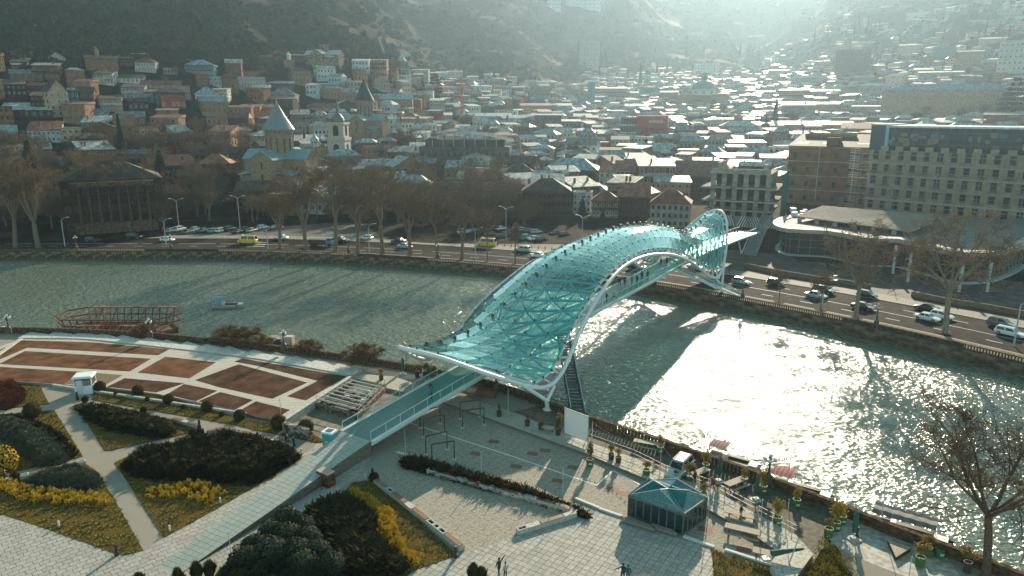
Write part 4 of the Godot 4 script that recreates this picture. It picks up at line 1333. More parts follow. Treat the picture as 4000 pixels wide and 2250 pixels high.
func front(p: Vector3, turn = 0.0) -> float:
	return atan2(-p.x, -p.z) + deg_to_rad(turn)
# a house seen at [x0, x1, eave, base] in the photograph's pixels
var houses_at: Array = []
func house_px(x0: float, x1: float, ye: float, yb: float, depth: float, turn: float, spec: String, rise: float, floors: int, cols: int, extra = "", words = "", cat = "house") -> Node3D:
	var p = T((x0 + x1) / 2, yb)
	var D = (p - Vector3(0, CAM_H, 0)).dot(ray(2000, 1125).normalized())
	var k = D / FPX
	var yaw = front(p, turn)
	var w = (x1 - x0) * k / maxf(0.6, cos(deg_to_rad(turn)) )
	var h = (yb - ye) * k
	var c = p + Vector3(-sin(yaw), 0, -cos(yaw)) * 0.0
	var back = Vector3(-sin(yaw), 0, -cos(yaw)) * depth / 2
	var label = words
	if label == "":
		label = "%s %s with %s %s roof" % [WALLS[spec[0]][0], "gallery house" if extra.contains("v") else ("arcaded house" if extra.contains("a") else "house"), ROOFS[spec[1]][0], SHAPES[spec[2]]]
		label = placed(label, p)
	else: landmark(p, "the " + words.split(" with ")[0].split(" beside ")[0].split(" on ")[0])
	var o = thing("house" if cat == "house" else cat.replace(" ", "_"), label, cat, p + back, yaw, "houses of the old town" if cat == "house" and words == "" else "")
	houses_at.append([Vector2(p.x + back.x, p.z + back.z), maxf(w, depth) * 0.5])
	house(o, w, depth, h, spec[0], spec[1], spec[2], rise, floors, cols, extra, houses_at.size())
	return o
func gone(words: String, called: String, cat: String, px: float, py: float, turn = 0.0, lm = "") -> Node3D:
	var p = T(px, py)
	if lm: landmark(p, lm)
	houses_at.append([Vector2(p.x, p.z), 11.0])
	return thing(called, words, cat, p, front(p, turn))
func scale_at(o: Node3D) -> float:
	return (o.position - Vector3(0, CAM_H, 0)).dot(ray(2000, 1125).normalized()) / FPX
# a cross-domed church: drum with blind arches and a pointed cap over gabled arms
func church(o: Node3D, w: float, body_h: float, drum_r: float, drum_h: float, cap_h: float, wall: StandardMaterial3D, roof: StandardMaterial3D, cap: StandardMaterial3D) -> void:
	var b = MB.new(); var rf = MB.new()
	var arm = w * 0.36
	for q in [[Vector3(w, 0, arm), 0.0], [Vector3(arm, 0, w), 1.0]]:
		var sx: float = q[0].x / 2; var sz: float = q[0].z / 2
		b.prism(PackedVector2Array([Vector2(-sx, -sz), Vector2(sx, -sz), Vector2(sx, sz), Vector2(-sx, sz)]), -8.0 - q[1] * 0.01, body_h - q[1] * 0.01)
		var rise = arm * 0.36
		if q[1] == 0.0:
			for s in [-1, 1]:
				b.tri(Vector3(s * sx, body_h, sz), Vector3(s * sx, body_h, -sz), Vector3(s * sx, body_h + rise, 0), Vector3(0, body_h, 0))
				rf.beam(Vector3(0, 0, 0), Vector3(0, 0, 0), 0.1, 0.1)
				slope(rf, Vector3(-sx - 0.4, body_h + rise, 0), Vector3(sx + 0.4, body_h + rise, 0), Vector3(sx + 0.4, body_h - 0.15, s * (sz + 0.5)), Vector3(-sx - 0.4, body_h - 0.15, s * (sz + 0.5)))
		else:
			for s in [-1, 1]:
				b.tri(Vector3(sx, body_h, s * sz), Vector3(-sx, body_h, s * sz), Vector3(0, body_h + rise, s * sz), Vector3(0, body_h, 0))
				slope(rf, Vector3(0, body_h + rise + 0.02, -sz - 0.4), Vector3(0, body_h + rise + 0.02, sz + 0.4), Vector3(s * (sx + 0.5), body_h - 0.13, sz + 0.4), Vector3(s * (sx + 0.5), body_h - 0.13, -sz - 0.4))
	# lower corner rooms
	var lowh = body_h * 0.62
	b.prism(PackedVector2Array([Vector2(-w * 0.42, -w * 0.42), Vector2(w * 0.42, -w * 0.42), Vector2(w * 0.42, w * 0.42), Vector2(-w * 0.42, w * 0.42)]), -8.0, lowh)
	for sx in [-1, 1]:
		for sz in [-1, 1]:
			slope(rf, Vector3(sx * arm * 0.5, lowh + 2.0, sz * arm * 0.5), Vector3(sx * w * 0.44, lowh + 1.2, sz * arm * 0.5), Vector3(sx * w * 0.44, lowh + 0.03, sz * w * 0.44), Vector3(sx * arm * 0.5, lowh + 0.8, sz * w * 0.44))
	part("wall", b, wall, o); part("roof", rf, roof, o)
	for q in [[0, w / 2], [0.0, w * 0.42]]: pass
	var wm = window_mesh(0.7, 2.2, false, true)
	for s in [[0.0, body_h * 0.5, w / 2], [-w * 0.3, lowh * 0.5, w * 0.42], [w * 0.3, lowh * 0.5, w * 0.42], [0.0, body_h * 0.8, w / 2]]:
		put_mesh("window", wm, o).position = Vector3(s[0], s[1], s[2])
	var dr = MB.new()
	var y0 = body_h - 0.5
	dr.lathe(Vector3(0, y0, 0), [[drum_r * 1.08, 0], [drum_r * 1.08, 1.1], [drum_r, 1.2], [drum_r, drum_h - 0.9], [drum_r * 1.1, drum_h - 0.7], [drum_r * 1.14, drum_h], [0.0, drum_h]], 24)
	# paired ribs and arches round the drum
	for k in 24:
		var a = TAU * k / 24
		var n = Vector3(cos(a), 0, sin(a))
		dr.tube([n * drum_r + Vector3(0, y0 + 1.2, 0), n * drum_r + Vector3(0, y0 + drum_h - 1.8, 0)], [0.16], 5)
		var a2 = TAU * (k + 1) / 24; var n2 = Vector3(cos(a2), 0, sin(a2))
		dr.tube([n * drum_r + Vector3(0, y0 + drum_h - 1.8, 0), (n + n2).normalized() * (drum_r + 0.05) + Vector3(0, y0 + drum_h - 1.2, 0), n2 * drum_r + Vector3(0, y0 + drum_h - 1.8, 0)], [0.13], 5)
	part("drum", dr, wall, o)
	for k in 12:
		var a = TAU * (k + 0.25) / 12
		var wn = MB.new()
		wn.box(Vector3(0, 0, 0), Vector3(0.55, drum_h * 0.5, 0.1), Basis(Vector3.UP, PI / 2 - a))
		var q = part("drum_window", wn, mat(0.02, 0.02, 0.02, 0.3), o)
		q.position = Vector3(cos(a), 0, sin(a)) * (drum_r + 0.01) + Vector3(0, y0 + drum_h * 0.48, 0)
	if cap_h > 0.0:
		var cp = MB.new()
		cp.lathe(Vector3(0, y0 + drum_h, 0), [[drum_r * 1.22, 0.0], [drum_r * 1.22, 0.2], [drum_r * 0.62, cap_h * 0.47], [0.12, cap_h]], 16)
		for k in 16:
			var a = TAU * k / 16
			var n = Vector3(cos(a), 0, sin(a))
			cp.tube([n * drum_r * 1.22 + Vector3(0, y0 + drum_h + 0.2, 0), n * drum_r * 0.62 + Vector3(0, y0 + drum_h + cap_h * 0.47, 0), n * 0.1 + Vector3(0, y0 + drum_h + cap_h, 0)], [0.09, 0.08, 0.05], 4)
		var cn = part("cap", cp, cap, o)
		var x = MB.new()
		x.box(Vector3(0, y0 + drum_h + cap_h + 0.6, 0), Vector3(0.14, 1.3, 0.14)); x.box(Vector3(0, y0 + drum_h + cap_h + 0.8, 0), Vector3(0.7, 0.14, 0.12))
		x.ball(Vector3(0, y0 + drum_h + cap_h, 0), Vector3.ONE * 0.28, 8, 6)
		part("cross", x, mat(0.5, 0.36, 0.12, 0.35, "", 1.0, 0.8), cn)
func slope(mb: MB, a: Vector3, b: Vector3, c: Vector3, d: Vector3) -> void:
	var n = (c - a).cross(d - b).normalized()
	if n.y < 0: n = -n
	var t = n * 0.22
	var m = (a + c) * 0.5
	mb.quad(a + t, b + t, c + t, d + t, m); mb.quad(a, b, c, d, m + t)
	var p = [a, b, c, d]
	for k in 4: mb.quad(p[k], p[(k + 1) % 4], p[(k + 1) % 4] + t, p[k] + t, m)
	var k2 = int((a - b).length() / 1.1)
	for k in range(1, k2):
		var f = float(k) / k2
		mb.beam(a.lerp(b, f) + t * 1.1, d.lerp(c, f) + t * 1.1, 0.09, 0.09)
func build_landmark_buildings() -> void:
	var stone = mat(0.34, 0.245, 0.155, 0.9, "mottle", 0.12)
	var stone2 = mat(0.30, 0.20, 0.135, 0.9, "mottle", 0.1)
	var blue = mat(0.25, 0.40, 0.44, 0.42, "mottle", 0.3, 0.25)
	# cathedral by the river trees
	var o = gone("tan stone cathedral with ribbed drum and pale blue pointed cap behind the river trees", "cathedral", "church", 1108, 770, -32, "the blue-capped cathedral")
	var k = scale_at(o)
	church(o, 262 * k, 150 * k, 50 * k, 112 * k, 102 * k, stone, blue, mat(0.21, 0.27, 0.29, 0.55, "mottle", 0.3, 0.15))
	o = gone("tan stone church with a black pointed cap on a tall drum", "church", "church", 1432, 560, -25, "the black-capped church")
	k = scale_at(o)
	church(o, 165 * k, 88 * k, 30 * k, 78 * k, 80 * k, stone2, blue, mat(0.035, 0.033, 0.03, 0.7))
	o = gone("ruined-looking hillside church with a capless drum and pale roofs", "church", "church", 1268, 250, -25, "the capless hillside church")
	k = scale_at(o)
	church(o, 140 * k, 32 * k, 18 * k, 42 * k, 0.0, mat(0.31, 0.26, 0.2, 0.9, "stain", 0.1), mat(0.4, 0.44, 0.43, 0.5, "mottle", 0.2), blue)
	o = gone("small hillside church with pale blue pointed cap at the foot of the slope", "church", "church", 1572, 305, -20, "the small blue-capped church")
	k = scale_at(o)
	church(o, 62 * k, 28 * k, 13 * k, 38 * k, 34 * k, stone2, blue, blue)
	o = gone("long brown stone church with a small pointed belfry high on the hillside", "church", "church", 400, 262, 0, "the small belfry church")
	k = scale_at(o)
	house(o, 112 * k, 10, 28 * k, "b", "D", "g", 14 * k, 1, 4, "a", 7001)
	var bf = MB.new(); bf.lathe(Vector3(-14 * k, 28 * k, 0), [[7 * k, 0], [7 * k, 30 * k], [9 * k, 31 * k], [0.1, 48 * k]], 10)
	part("belfry", bf, stone2, o)
	o = gone("tiny white chapel with round drum and pale cap beside a brown gallery house", "chapel", "chapel", 1130, 262, 0, "the tiny white chapel")
	k = scale_at(o)
	var ch = MB.new(); ch.prism(PackedVector2Array([Vector2(-4, -4), Vector2(4, -4), Vector2(4, 4), Vector2(-4, 4)]), -4, 26 * k); part("wall", ch, wall_m("t"), o)
	ch = MB.new(); ch.lathe(Vector3(0, 26 * k, 0), [[8 * k, 0], [8 * k, 18 * k], [10 * k, 19 * k], [0.1, 32 * k]], 12); part("drum", ch, mat(0.42, 0.42, 0.38, 0.7), o)
	# white bell tower
	o = gone("white two-tier bell tower with a dark ribbed dome and thin spire", "bell_tower", "tower", 1330, 650, -20, "the white bell tower")
	k = scale_at(o)
	var t = MB.new()
	var hw = 31.0 * k
	for q in [[0.0, 100.0, 1.08], [100.0, 112.0, 1.2], [112.0, 160.0, 0.98], [160.0, 168.0, 1.12]]:
		var s: float = hw * q[2]
		t.prism(PackedVector2Array([Vector2(-s, -s), Vector2(s, -s), Vector2(s, s), Vector2(-s, s)]), q[0] * k - (8.0 if q[0] == 0.0 else 0.0), q[1] * k, true)
	part("tower_wall", t, mat(0.43, 0.39, 0.335, 0.85, "mottle", 0.2), o)
	for q in [[30.0, 46.0], [118.0, 28.0]]:
		for sd in 2:
			for xs in ([0.0] if q[0] == 30.0 else [0.0]):
				var op = MB.new(); var w = 11.0 * k
				op.box(Vector3(0, q[1] * k * 0.5, 0), Vector3(w * 2, q[1] * k, 0.1)); op.tube([Vector3(0, q[1] * k, -0.05), Vector3(0, q[1] * k, 0.05)], [w], 14)
				var n = part("arched_opening", op, mat(0.02, 0.017, 0.014, 0.9), o)
				n.position = Vector3(0, q[0] * k, hw * (1.085 if q[0] == 30.0 else 0.985)) if sd == 0 else Vector3(hw * (1.085 if q[0] == 30.0 else 0.985), q[0] * k, 0)
				n.rotation.y = 0.0 if sd == 0 else PI / 2
	var dm = MB.new(); dm.lathe(Vector3(0, 168 * k, 0), [[24 * k, 0], [25 * k, 6 * k], [22 * k, 18 * k], [12 * k, 30 * k], [5 * k, 36 * k], [5 * k, 50 * k], [7 * k, 52 * k], [1.0 * k, 95 * k]], 14)
	part("dome", dm, mat(0.12, 0.115, 0.10, 0.5, "mottle", 0.3), o)
	# small onion-domed church
	o = gone("small grey onion dome on a low tan church beside the blue-capped cathedral", "onion_church", "church", 1234, 640, 0, "the grey onion dome")
	k = scale_at(o)
	house(o, 100 * k, 9, 62 * k, "t", "G", "l", 0.0, 1, 4, "a", 7002)
	dm = MB.new(); dm.lathe(Vector3(0, 62 * k, 0), [[12 * k, 0], [12 * k, 18 * k], [17 * k, 24 * k], [15 * k, 34 * k], [6 * k, 44 * k], [1.0 * k, 62 * k]], 14)
	part("onion_dome", dm, mat(0.32, 0.33, 0.31, 0.4, "", 1.0, 0.3), o)
	# domed bath house
	o = gone("stone hall with a large green-grey dome, white drum and round windows", "domed_hall", "hall", 2745, 420, 0, "the big domed hall")
	k = scale_at(o)
	house(o, 190 * k, 26, 46 * k, "t", "G", "l", 0.0, 1, 6, "", 7003)
	dm = MB.new(); dm.lathe(Vector3(0, 46 * k, 0), [[50 * k, 0], [50 * k, 16 * k], [54 * k, 18 * k], [54 * k, 21 * k], [0, 21 * k]], 28)
	part("drum", dm, mat(0.5, 0.49, 0.45, 0.8), o)
	dm = MB.new(); dm.lathe(Vector3(0, 66 * k, 0), [[50 * k, 0], [47 * k, 11 * k], [38 * k, 24 * k], [24 * k, 33 * k], [12 * k, 37 * k], [12 * k, 48 * k], [13 * k, 49 * k], [8 * k, 56 * k], [0.5 * k, 66 * k]], 28)
	part("dome", dm, mat(0.13, 0.22, 0.20, 0.5, "mottle", 0.2), o)
	for q in 10:
		var a = TAU * (q + 0.5) / 10
		var rw = MB.new(); rw.tube([Vector3(cos(a), 0, sin(a)) * 49 * k + Vector3(0, 55 * k, 0), Vector3(cos(a), 0, sin(a)) * 50.6 * k + Vector3(0, 55 * k, 0)], [5 * k], 12)
		part("round_window", rw, mat(0.05, 0.05, 0.05, 0.3), o)
	# tower crane
	o = gone("red lattice tower crane with a white and red jib among the roofs", "tower_crane", "crane", 1805, 500, 35, "the red crane")
	k = scale_at(o)
	lattice(o, "mast", Vector3(0, 0, 0), Vector3(0, 195 * k, 0), 3.6 * k, mat(0.42, 0.09, 0.05, 0.6))
	lattice(o, "jib", Vector3(0, 152 * k, 0), Vector3(-165 * k, 156 * k, 0), 2.6 * k, mat(0.5, 0.25, 0.18, 0.6))
	lattice(o, "counter_jib", Vector3(0, 152 * k, 0), Vector3(60 * k, 152 * k, 0), 2.6 * k, mat(0.42, 0.09, 0.05, 0.6))
	var cbx = MB.new(); cbx.box(Vector3(3 * k, 146 * k, 2 * k), Vector3(7, 8, 7) * k); part("cab", cbx, mat(0.42, 0.09, 0.05, 0.6), o)
	cbx = MB.new(); cbx.box(Vector3(55 * k, 148 * k, 0), Vector3(10, 10, 7) * k); part("counterweight", cbx, mat(0.3, 0.28, 0.25, 0.8), o)
	# pavilion with the low curved roof
	o = gone("long dark glazed pavilion under a low curved metal roof behind the river trees", "curved_pavilion", "pavilion", 1825, 660, -6, "the curved-roof pavilion")
	k = scale_at(o)
	house(o, 340 * k, 26, 85 * k, "n", "G", "l", 0.0, 2, 14, "a", 7004)
	var rf = MB.new(); var rp = []
	for q in 15: rp.append(Vector3((-178 + q * 25.4) * k, (110 + 28 * sin(PI * q / 14.0)) * k, 0))
	for q in 14:
		for z in [0]: slope(rf, rp[q] + Vector3(0, 0, -15), rp[q] + Vector3(0, 0, 15), rp[q + 1] + Vector3(0, 0, 15), rp[q + 1] + Vector3(0, 0, -15))
	part("curved_roof", rf, mat(0.38, 0.36, 0.32, 0.6, "mottle", 0.1), o)
	for q in 9:
		var cl = MB.new(); var x = (-160 + q * 40.0) * k
		cl.tube([Vector3(x, 85 * k, 12.5), Vector3(x, (110 + 28 * sin(PI * (x / k + 178) / 356.0)) * k, 12.5)], [0.18], 6); part("column", cl, mat(0.4, 0.4, 0.36, 0.6), o)
	var gz = MB.new(); gz.box(Vector3(0, 100 * k, 0), Vector3(300 * k, 30 * k, 20)); part("glazing", gz, mat(0.03, 0.035, 0.032, 0.1), o)
	# concrete frame building
	frame_building(); ruin_building(); hotel_building(); curved_hall()
	# office tower with the red cap, white grid block, dark stepped block, twin glass towers on the ridge
	house_px(2264, 2340, 165, 262, 24, 10, "gGl", 0, 5, 6, "", "grey block tower with orange roof edge below the ridge", "block")
	house_px(3900, 4030, 165, 300, 26, -8, "wGl", 0, 6, 8, "d", "white grid-faced modern block at the right edge of the town", "block")
	house_px(3262, 3388, 200, 300, 30, 5, "nGl", 0, 4, 8, "d", "dark stepped concrete block among pale roofs", "block")
	house_px(3455, 3880, 358, 470, 24, -10, "tBh", 6, 3, 20, "e", "long pale palace with blue-grey hipped roof behind bare trees", "palace")
	house_px(2294, 2322, 325, 412, 9, 0, "aGl", 0, 6, 2, "", "narrow dark teal tower house among tan roofs", "house")
	for q in [[2210, 2345, 8, 40], [2135, 2190, 0, 40]]:
		house_px(q[0], q[1], -30, 36, 16, 0, "pWl", 0, 5, 8, "d", "glass residence of two hazy towers on the ridge" if q[0] == 2210 else "small hazy glass block on the ridge", "residence")
	# neoclassical hall with tall columns behind the trees on the left
	o = gone("long dark hall with tall pale columns behind bare trees on the left", "columned_hall", "hall", 460, 885, 0, "the dark columned hall")
	k = scale_at(o)
	house(o, 330 * k, 20, 190 * k, "k", "D", "h", 5.0, 3, 11, "", 7005)
	for q in 8:
		var cl = MB.new(); cl.lathe(Vector3((-112 + q * 32.0) * k, 40 * k, 12.2), [[7 * k, 0], [5.5 * k, 3 * k], [4.8 * k, 128 * k], [7 * k, 132 * k], [7 * k, 136 * k]], 12); part("column", cl, mat(0.10, 0.074, 0.05, 0.9, "mottle", 0.2), o)
	var pd = MB.new(); pd.box(Vector3(0, 20 * k, 12.0), Vector3(270, 40, 30) * Vector3(k, k, k)); pd.box(Vector3(0, 180 * k, 12.0), Vector3(270 * k, 16 * k, 5)); part("portico", pd, mat(0.15, 0.11, 0.08, 0.9, "stain", 0.2), o)
	# old fortress wall stepping down the slope
	var fw = MB.new()
	for s in [[1478, 165, 1500, 225], [1478, 165, 1540, 172], [1540, 172, 1590, 190], [1590, 190, 1625, 208], [1625, 208, 1650, 232]]:
		var a = T(s[0], s[1]); var b = T(s[2], s[3])
		fw.beam(a + Vector3(0, 1, 0), b + Vector3(0, 1, 0), 2.2, 9.0)
	tag(part("fortress_wall", fw, mat(0.24, 0.20, 0.15, 0.95, "stain", 0.1)), "ruined stone fortress wall stepping down the hazy hillside", "wall")
func lattice(o: Node3D, called: String, a: Vector3, b: Vector3, r: float, m: Material) -> void:
	var mb = MB.new()
	var d = (b - a).normalized(); var x = d.cross(Vector3.BACK).normalized(); var y = d.cross(x)
	var n = int((b - a).length() / (r * 2.4))
	var cs = [x * r + y * r, x * r - y * r, -x * r - y * r, -x * r + y * r]
	for k in 4: mb.beam(a + cs[k], b + cs[k], 0.26, 0.26)
	for i in n:
		var p = a.lerp(b, float(i) / n); var q = a.lerp(b, (i + 1.0) / n)
		for k in 4: mb.beam(p + cs[k], q + cs[(k + 1) % 4], 0.16, 0.16)
	part(called, mb, m, o)
func frame_building() -> void:
	var o = gone("unfinished grey concrete frame building with open bays and projecting slabs", "frame_building", "building", 2880, 882, -8, "the concrete frame building")
	var k = scale_at(o)
	var w = 225 * k; var d = 17.0
	var con = mat(0.36, 0.33, 0.285, 0.9, "mottle", 0.1)
	var fl = [[0.0, 1.02], [62.0, 1.12], [98.0, 1.22], [149.0, 1.26], [203.0, 1.02]]
	for q in fl:
		var s = MB.new(); s.box(Vector3(0, q[0] * k, -d / 2 + 1.0), Vector3(w * q[1], 0.45, d * q[1])); part("floor_slab", s, con, o)
	for f in 4:
		var y0: float = fl[f][0] * k + 0.23; var y1: float = fl[f + 1][0] * k - 0.23
		for c in 6:
			var p = MB.new(); p.box(Vector3(-w / 2 + w * (c + 0.25) / 5.5, (y0 + y1) / 2, 0), Vector3(18 * k, y1 - y0, 0.7)); part("pier", p, con, o)
		for c in 4:
			var p = MB.new(); p.box(Vector3(w / 2 - 0.4, (y0 + y1) / 2, -d * (c + 0.6) / 4.4), Vector3(0.7, y1 - y0, 2.2)); part("pier", p, con, o)
		if f > 0:
			var r = MB.new()
			r.beam(Vector3(-w * 0.56, y0 + 1.0, 1.9), Vector3(w * 0.56, y0 + 1.0, 1.9), 0.07, 0.07)
			for c in 12: r.beam(Vector3(-w * 0.55 + w * 0.1 * c, y0, 1.9), Vector3(-w * 0.55 + w * 0.1 * c, y0 + 1.0, 1.9), 0.06, 0.06)
			part("guard_rail", r, mat(0.25, 0.14, 0.07, 0.7), o)
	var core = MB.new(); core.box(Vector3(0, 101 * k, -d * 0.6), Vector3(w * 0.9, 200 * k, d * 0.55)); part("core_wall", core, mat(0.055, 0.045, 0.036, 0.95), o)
	var att = MB.new()
	att.box(Vector3(-w * 0.4, 222 * k, -d * 0.5), Vector3(1.0, 36 * k, d * 0.8)); att.box(Vector3(w * 0.36, 219 * k, -d * 0.4), Vector3(14 * k, 30 * k, 5)); att.box(Vector3(0, 211 * k, 0.2), Vector3(w * 0.96, 18 * k, 0.5))
	att.tri(Vector3(-w * 0.42, 220 * k, -1), Vector3(-w * 0.2, 220 * k, -1), Vector3(-w * 0.31, 250 * k, -1), Vector3(0, 222 * k, -5))
	part("attic_wall", att, con, o)
	var net = MB.new(); net.box(Vector3(w * 0.68, 103 * k, -d * 0.55), Vector3(0.1, 206 * k, d * 1.1)); part("green_netting", net, mat(0.03, 0.13, 0.10, 0.9), o)
	# striped hoarding below
	var p = T(2930, 885)
	var hd = thing("striped_hoarding", "black and white striped site hoarding below the concrete frame building", "hoarding", p, front(p, -8))
	var ww = 200 * k
	var n = 44
	for i in n:
		var st = MB.new(); var x = -ww / 2 + ww * i / n
		var up = 3.4; var sh = 1.5 * (1.0 if (i / 11) % 2 else -1.0); var bw = ww / n
		for z in [0.0]:
			st.quad(Vector3(x, 0, 1.3), Vector3(x + bw, 0, 1.3), Vector3(x + bw + sh, up, 1.3), Vector3(x + sh, up, 1.3), Vector3(x, 1, -5))
		part("stripe", st, mat(0.62, 0.60, 0.55, 0.7) if i % 2 else mat(0.03, 0.03, 0.03, 0.7), hd)
	var bk = MB.new(); bk.box(Vector3(0, 1.7, 1.24), Vector3(ww + 3, 3.4, 0.06)); part("board", bk, mat(0.2, 0.19, 0.17, 0.8), hd)
func ruin_building() -> void:
	var o = gone("large brown brick shell of a four-storey building with empty windows", "brick_shell", "building", 3270, 790, -10, "the brick shell building")
	var k = scale_at(o)
	house(o, 345 * k, 22, 215 * k, "b", "D", "s", 4.0, 4, 7, "de", 7010)
	for q in 3:
		var a = MB.new(); var r = 18 * k
		a.box(Vector3(0, 16 * k, 0), Vector3(2 * r, 32 * k, 0.12)); a.tube([Vector3(0, 32 * k, -0.06), Vector3(0, 32 * k, 0.06)], [r], 16)
		var n = part("arched_opening", a, mat(0.02, 0.016, 0.013, 0.95), o); n.position = Vector3(140 * k, (20 + q * 62) * k, 11.08)
	for x in [-60.0, 62.0]:
		var dp = MB.new(); dp.tube([Vector3(x * k, 2, 11.2), Vector3(x * k, 212 * k, 11.2)], [0.13], 6); part("drainpipe", dp, mat(0.5, 0.47, 0.42, 0.6), o)
	var bx = MB.new(); bx.box(Vector3(-22 * k, 232 * k, 6), Vector3(46 * k, 34 * k, 5)); part("roof_hut", bx, wall_m("b"), o)
	bx = MB.new(); bx.box(Vector3(-60 * k, 245 * k, -6), Vector3(190 * k, 30 * k, 0.6)); part("parapet", bx, wall_m("t"), o)
	rng.seed = 4
	for q in 9:
		var rs = MB.new(); var x = rng.randf_range(-0.48, 0.4) * 345 * k
		rs.box(Vector3(x, 223 * k, rng.randf_range(2, 9)), Vector3(rng.randf_range(2, 5), 0.12, 5), Basis(Vector3.RIGHT, 0.27)); part("roof_sheet", rs, mat(0.34, 0.19, 0.12, 0.6, "mottle", 0.2) if q % 3 else mat(0.6, 0.58, 0.55, 0.5), o)
func hotel_building() -> void:
	var o = gone("cream hotel under scaffolding with a dark glass attic storey", "hotel", "building", 3740, 905, -14, "the scaffolded hotel")
	var k = scale_at(o)
	var w = 720 * k; var d = 24.0
	var h = 300 * k
	var wall = MB.new()
	wall.prism(PackedVector2Array([Vector2(-w / 2, -d), Vector2(w / 2, -d), Vector2(w / 2, 0), Vector2(-w / 2, 0)]), -5, h)
	var cm = mat(0.44, 0.34, 0.235, 0.85, "mottle", 0.08)
	part("wall", wall, cm, o)
	var wm = window_mesh(1.7, 2.6, false, false); var wa = window_mesh(1.7, 2.6, false, true)
	for f in 6:
		for c in 15:
			var n = put_mesh("window", wa if f % 2 == 1 else wm, o)
			n.position = Vector3(-w / 2 + w * (c + 0.5) / 15 , h * (f + 0.25) / 6.0, 0.0)
		if f > 1 and f < 5:
			for c in range(f % 2, 15, 2):
				var bc = MB.new(); var bx = -w / 2 + w * (c + 0.5) / 15; var by = h * (f + 0.22) / 6.0
				bc.box(Vector3(bx, by, 0.55), Vector3(2.6, 0.16, 1.1))
				for q in 9: bc.box(Vector3(bx - 1.2 + q * 0.3, by + 0.5, 1.05), Vector3(0.06, 0.9, 0.06))
				bc.box(Vector3(bx, by + 0.98, 1.05), Vector3(2.6, 0.08, 0.08))
				part("balcony", bc, mat(0.16, 0.13, 0.10, 0.7), o)
		if f > 0:
			var s = MB.new(); s.box(Vector3(0, h * f / 6.0, 0.2), Vector3(w + 0.3, 0.5, 0.7)); part("string_course", s, mat(0.45, 0.37, 0.27, 0.85), o)
	for c in 12:
		var b = MB.new(); var x = -w / 2 + w * (c + 1.0) / 13.0
		b.box(Vector3(x, h + 0.6, 0.0), Vector3(w / 13 * 0.5, 1.6, 0.6)); part("battlement", b, cm, o)
	var at = MB.new(); var ah = 92 * k
	at.box(Vector3(0.03 * w, h + ah / 2, -d * 0.5), Vector3(w * 0.92, ah, d * 0.82)); part("attic_glazing", at, mat(0.012, 0.03, 0.034, 0.12), o)
	for c in 27:
		var m = MB.new(); m.box(Vector3(0.03 * w - w * 0.46 + w * 0.92 * c / 26.0, h + ah / 2, -d * 0.09 + 0.03), Vector3(0.12, ah, 0.12)); part("mullion", m, mat(0.07, 0.10, 0.11, 0.5), o)
	for c in 3:
		var m = MB.new(); m.box(Vector3(0.03 * w, h + ah * (0.3 + 0.25 * c), -d * 0.09 + 0.02), Vector3(w * 0.92, 0.14, 0.12)); part("transom", m, mat(0.07, 0.10, 0.11, 0.5), o)
	for c in 34:
		var m = MB.new(); m.box(Vector3(0.03 * w - w * 0.45 + rng.randf() * w * 0.9, h + ah * (0.2 + 0.55 * rng.randf()), -d * 0.09 + 0.01), Vector3(rng.randf_range(0.8, 2.4), rng.randf_range(0.8, 1.7), 0.03)); part("curtain", m, mat(0.22, 0.19, 0.11, 0.6) if c % 3 else mat(0.05, 0.13, 0.15, 0.3), o)
	var cube = MB.new(); cube.box(Vector3(-w * 0.475, h + ah * 0.55, -d * 0.4), Vector3(w * 0.1, ah * 1.1, d * 0.6)); part("corner_glazing", cube, mat(0.02, 0.06, 0.07, 0.1), o)
	cube = MB.new(); cube.box(Vector3(-w * 0.475, h + ah * 1.12, -d * 0.4), Vector3(w * 0.105, 0.4, d * 0.63)); part("corner_roof", cube, mat(0.5, 0.53, 0.53, 0.5), o)
	for e in [-1.0, 1.0]:
		var m = MB.new(); m.box(Vector3(0.03 * w + e * w * 0.46, h + ah / 2, -d * 0.08), Vector3(1.0, ah, 0.8)); part("corner_post", m, mat(0.20, 0.36, 0.45, 0.5), o)
	var rf = MB.new(); rf.box(Vector3(0.03 * w, h + ah + 0.3, -d * 0.5), Vector3(w * 0.94, 0.6, d * 0.88)); part("roof", rf, mat(0.55, 0.57, 0.57, 0.4, "mottle", 0.1, 0.2), o)
	# scaffold: standards, ledgers and boards
	for f in 9:
		var y = h * (f + 0.6) / 9.0
		var l = MB.new(); l.beam(Vector3(-w / 2 - 2, y, 2.2), Vector3(w / 2 + 2, y, 2.2), 0.15, 0.15); l.beam(Vector3(-w / 2 - 2, y + 1.0, 2.2), Vector3(w / 2 + 2, y + 1.0, 2.2), 0.1, 0.1)
		part("scaffold_ledger", l, mat(0.16, 0.19, 0.19, 0.6), o)
		if f % 2 == 0:
			var bd = MB.new(); bd.box(Vector3(0, y - 0.1, 1.7), Vector3(w + 3, 0.1, 1.0)); part("scaffold_board", bd, mat(0.40, 0.38, 0.34, 0.8), o)
		for e in 3:
			var pk = MB.new(); pk.beam(Vector3(-w / 2 - 2.2, y + e * 0.7, 2.4), Vector3(-w / 2 - 5.5, y + e * 0.7 + 0.2, 2.0), 0.25, 0.08); part("scaffold_plank", pk, mat(0.5, 0.45, 0.38, 0.8), o)
	for c in 22:
		var s = MB.new(); var x = -w / 2 - 1.5 + (w + 3) * c / 21.0
		s.tube([Vector3(x, 0, 2.3), Vector3(x, h * 1.02, 2.3)], [0.1], 5); part("scaffold_standard", s, mat(0.16, 0.19, 0.19, 0.6), o)
	houses_at.append([Vector2(o.position.x, o.position.z), 40.0])
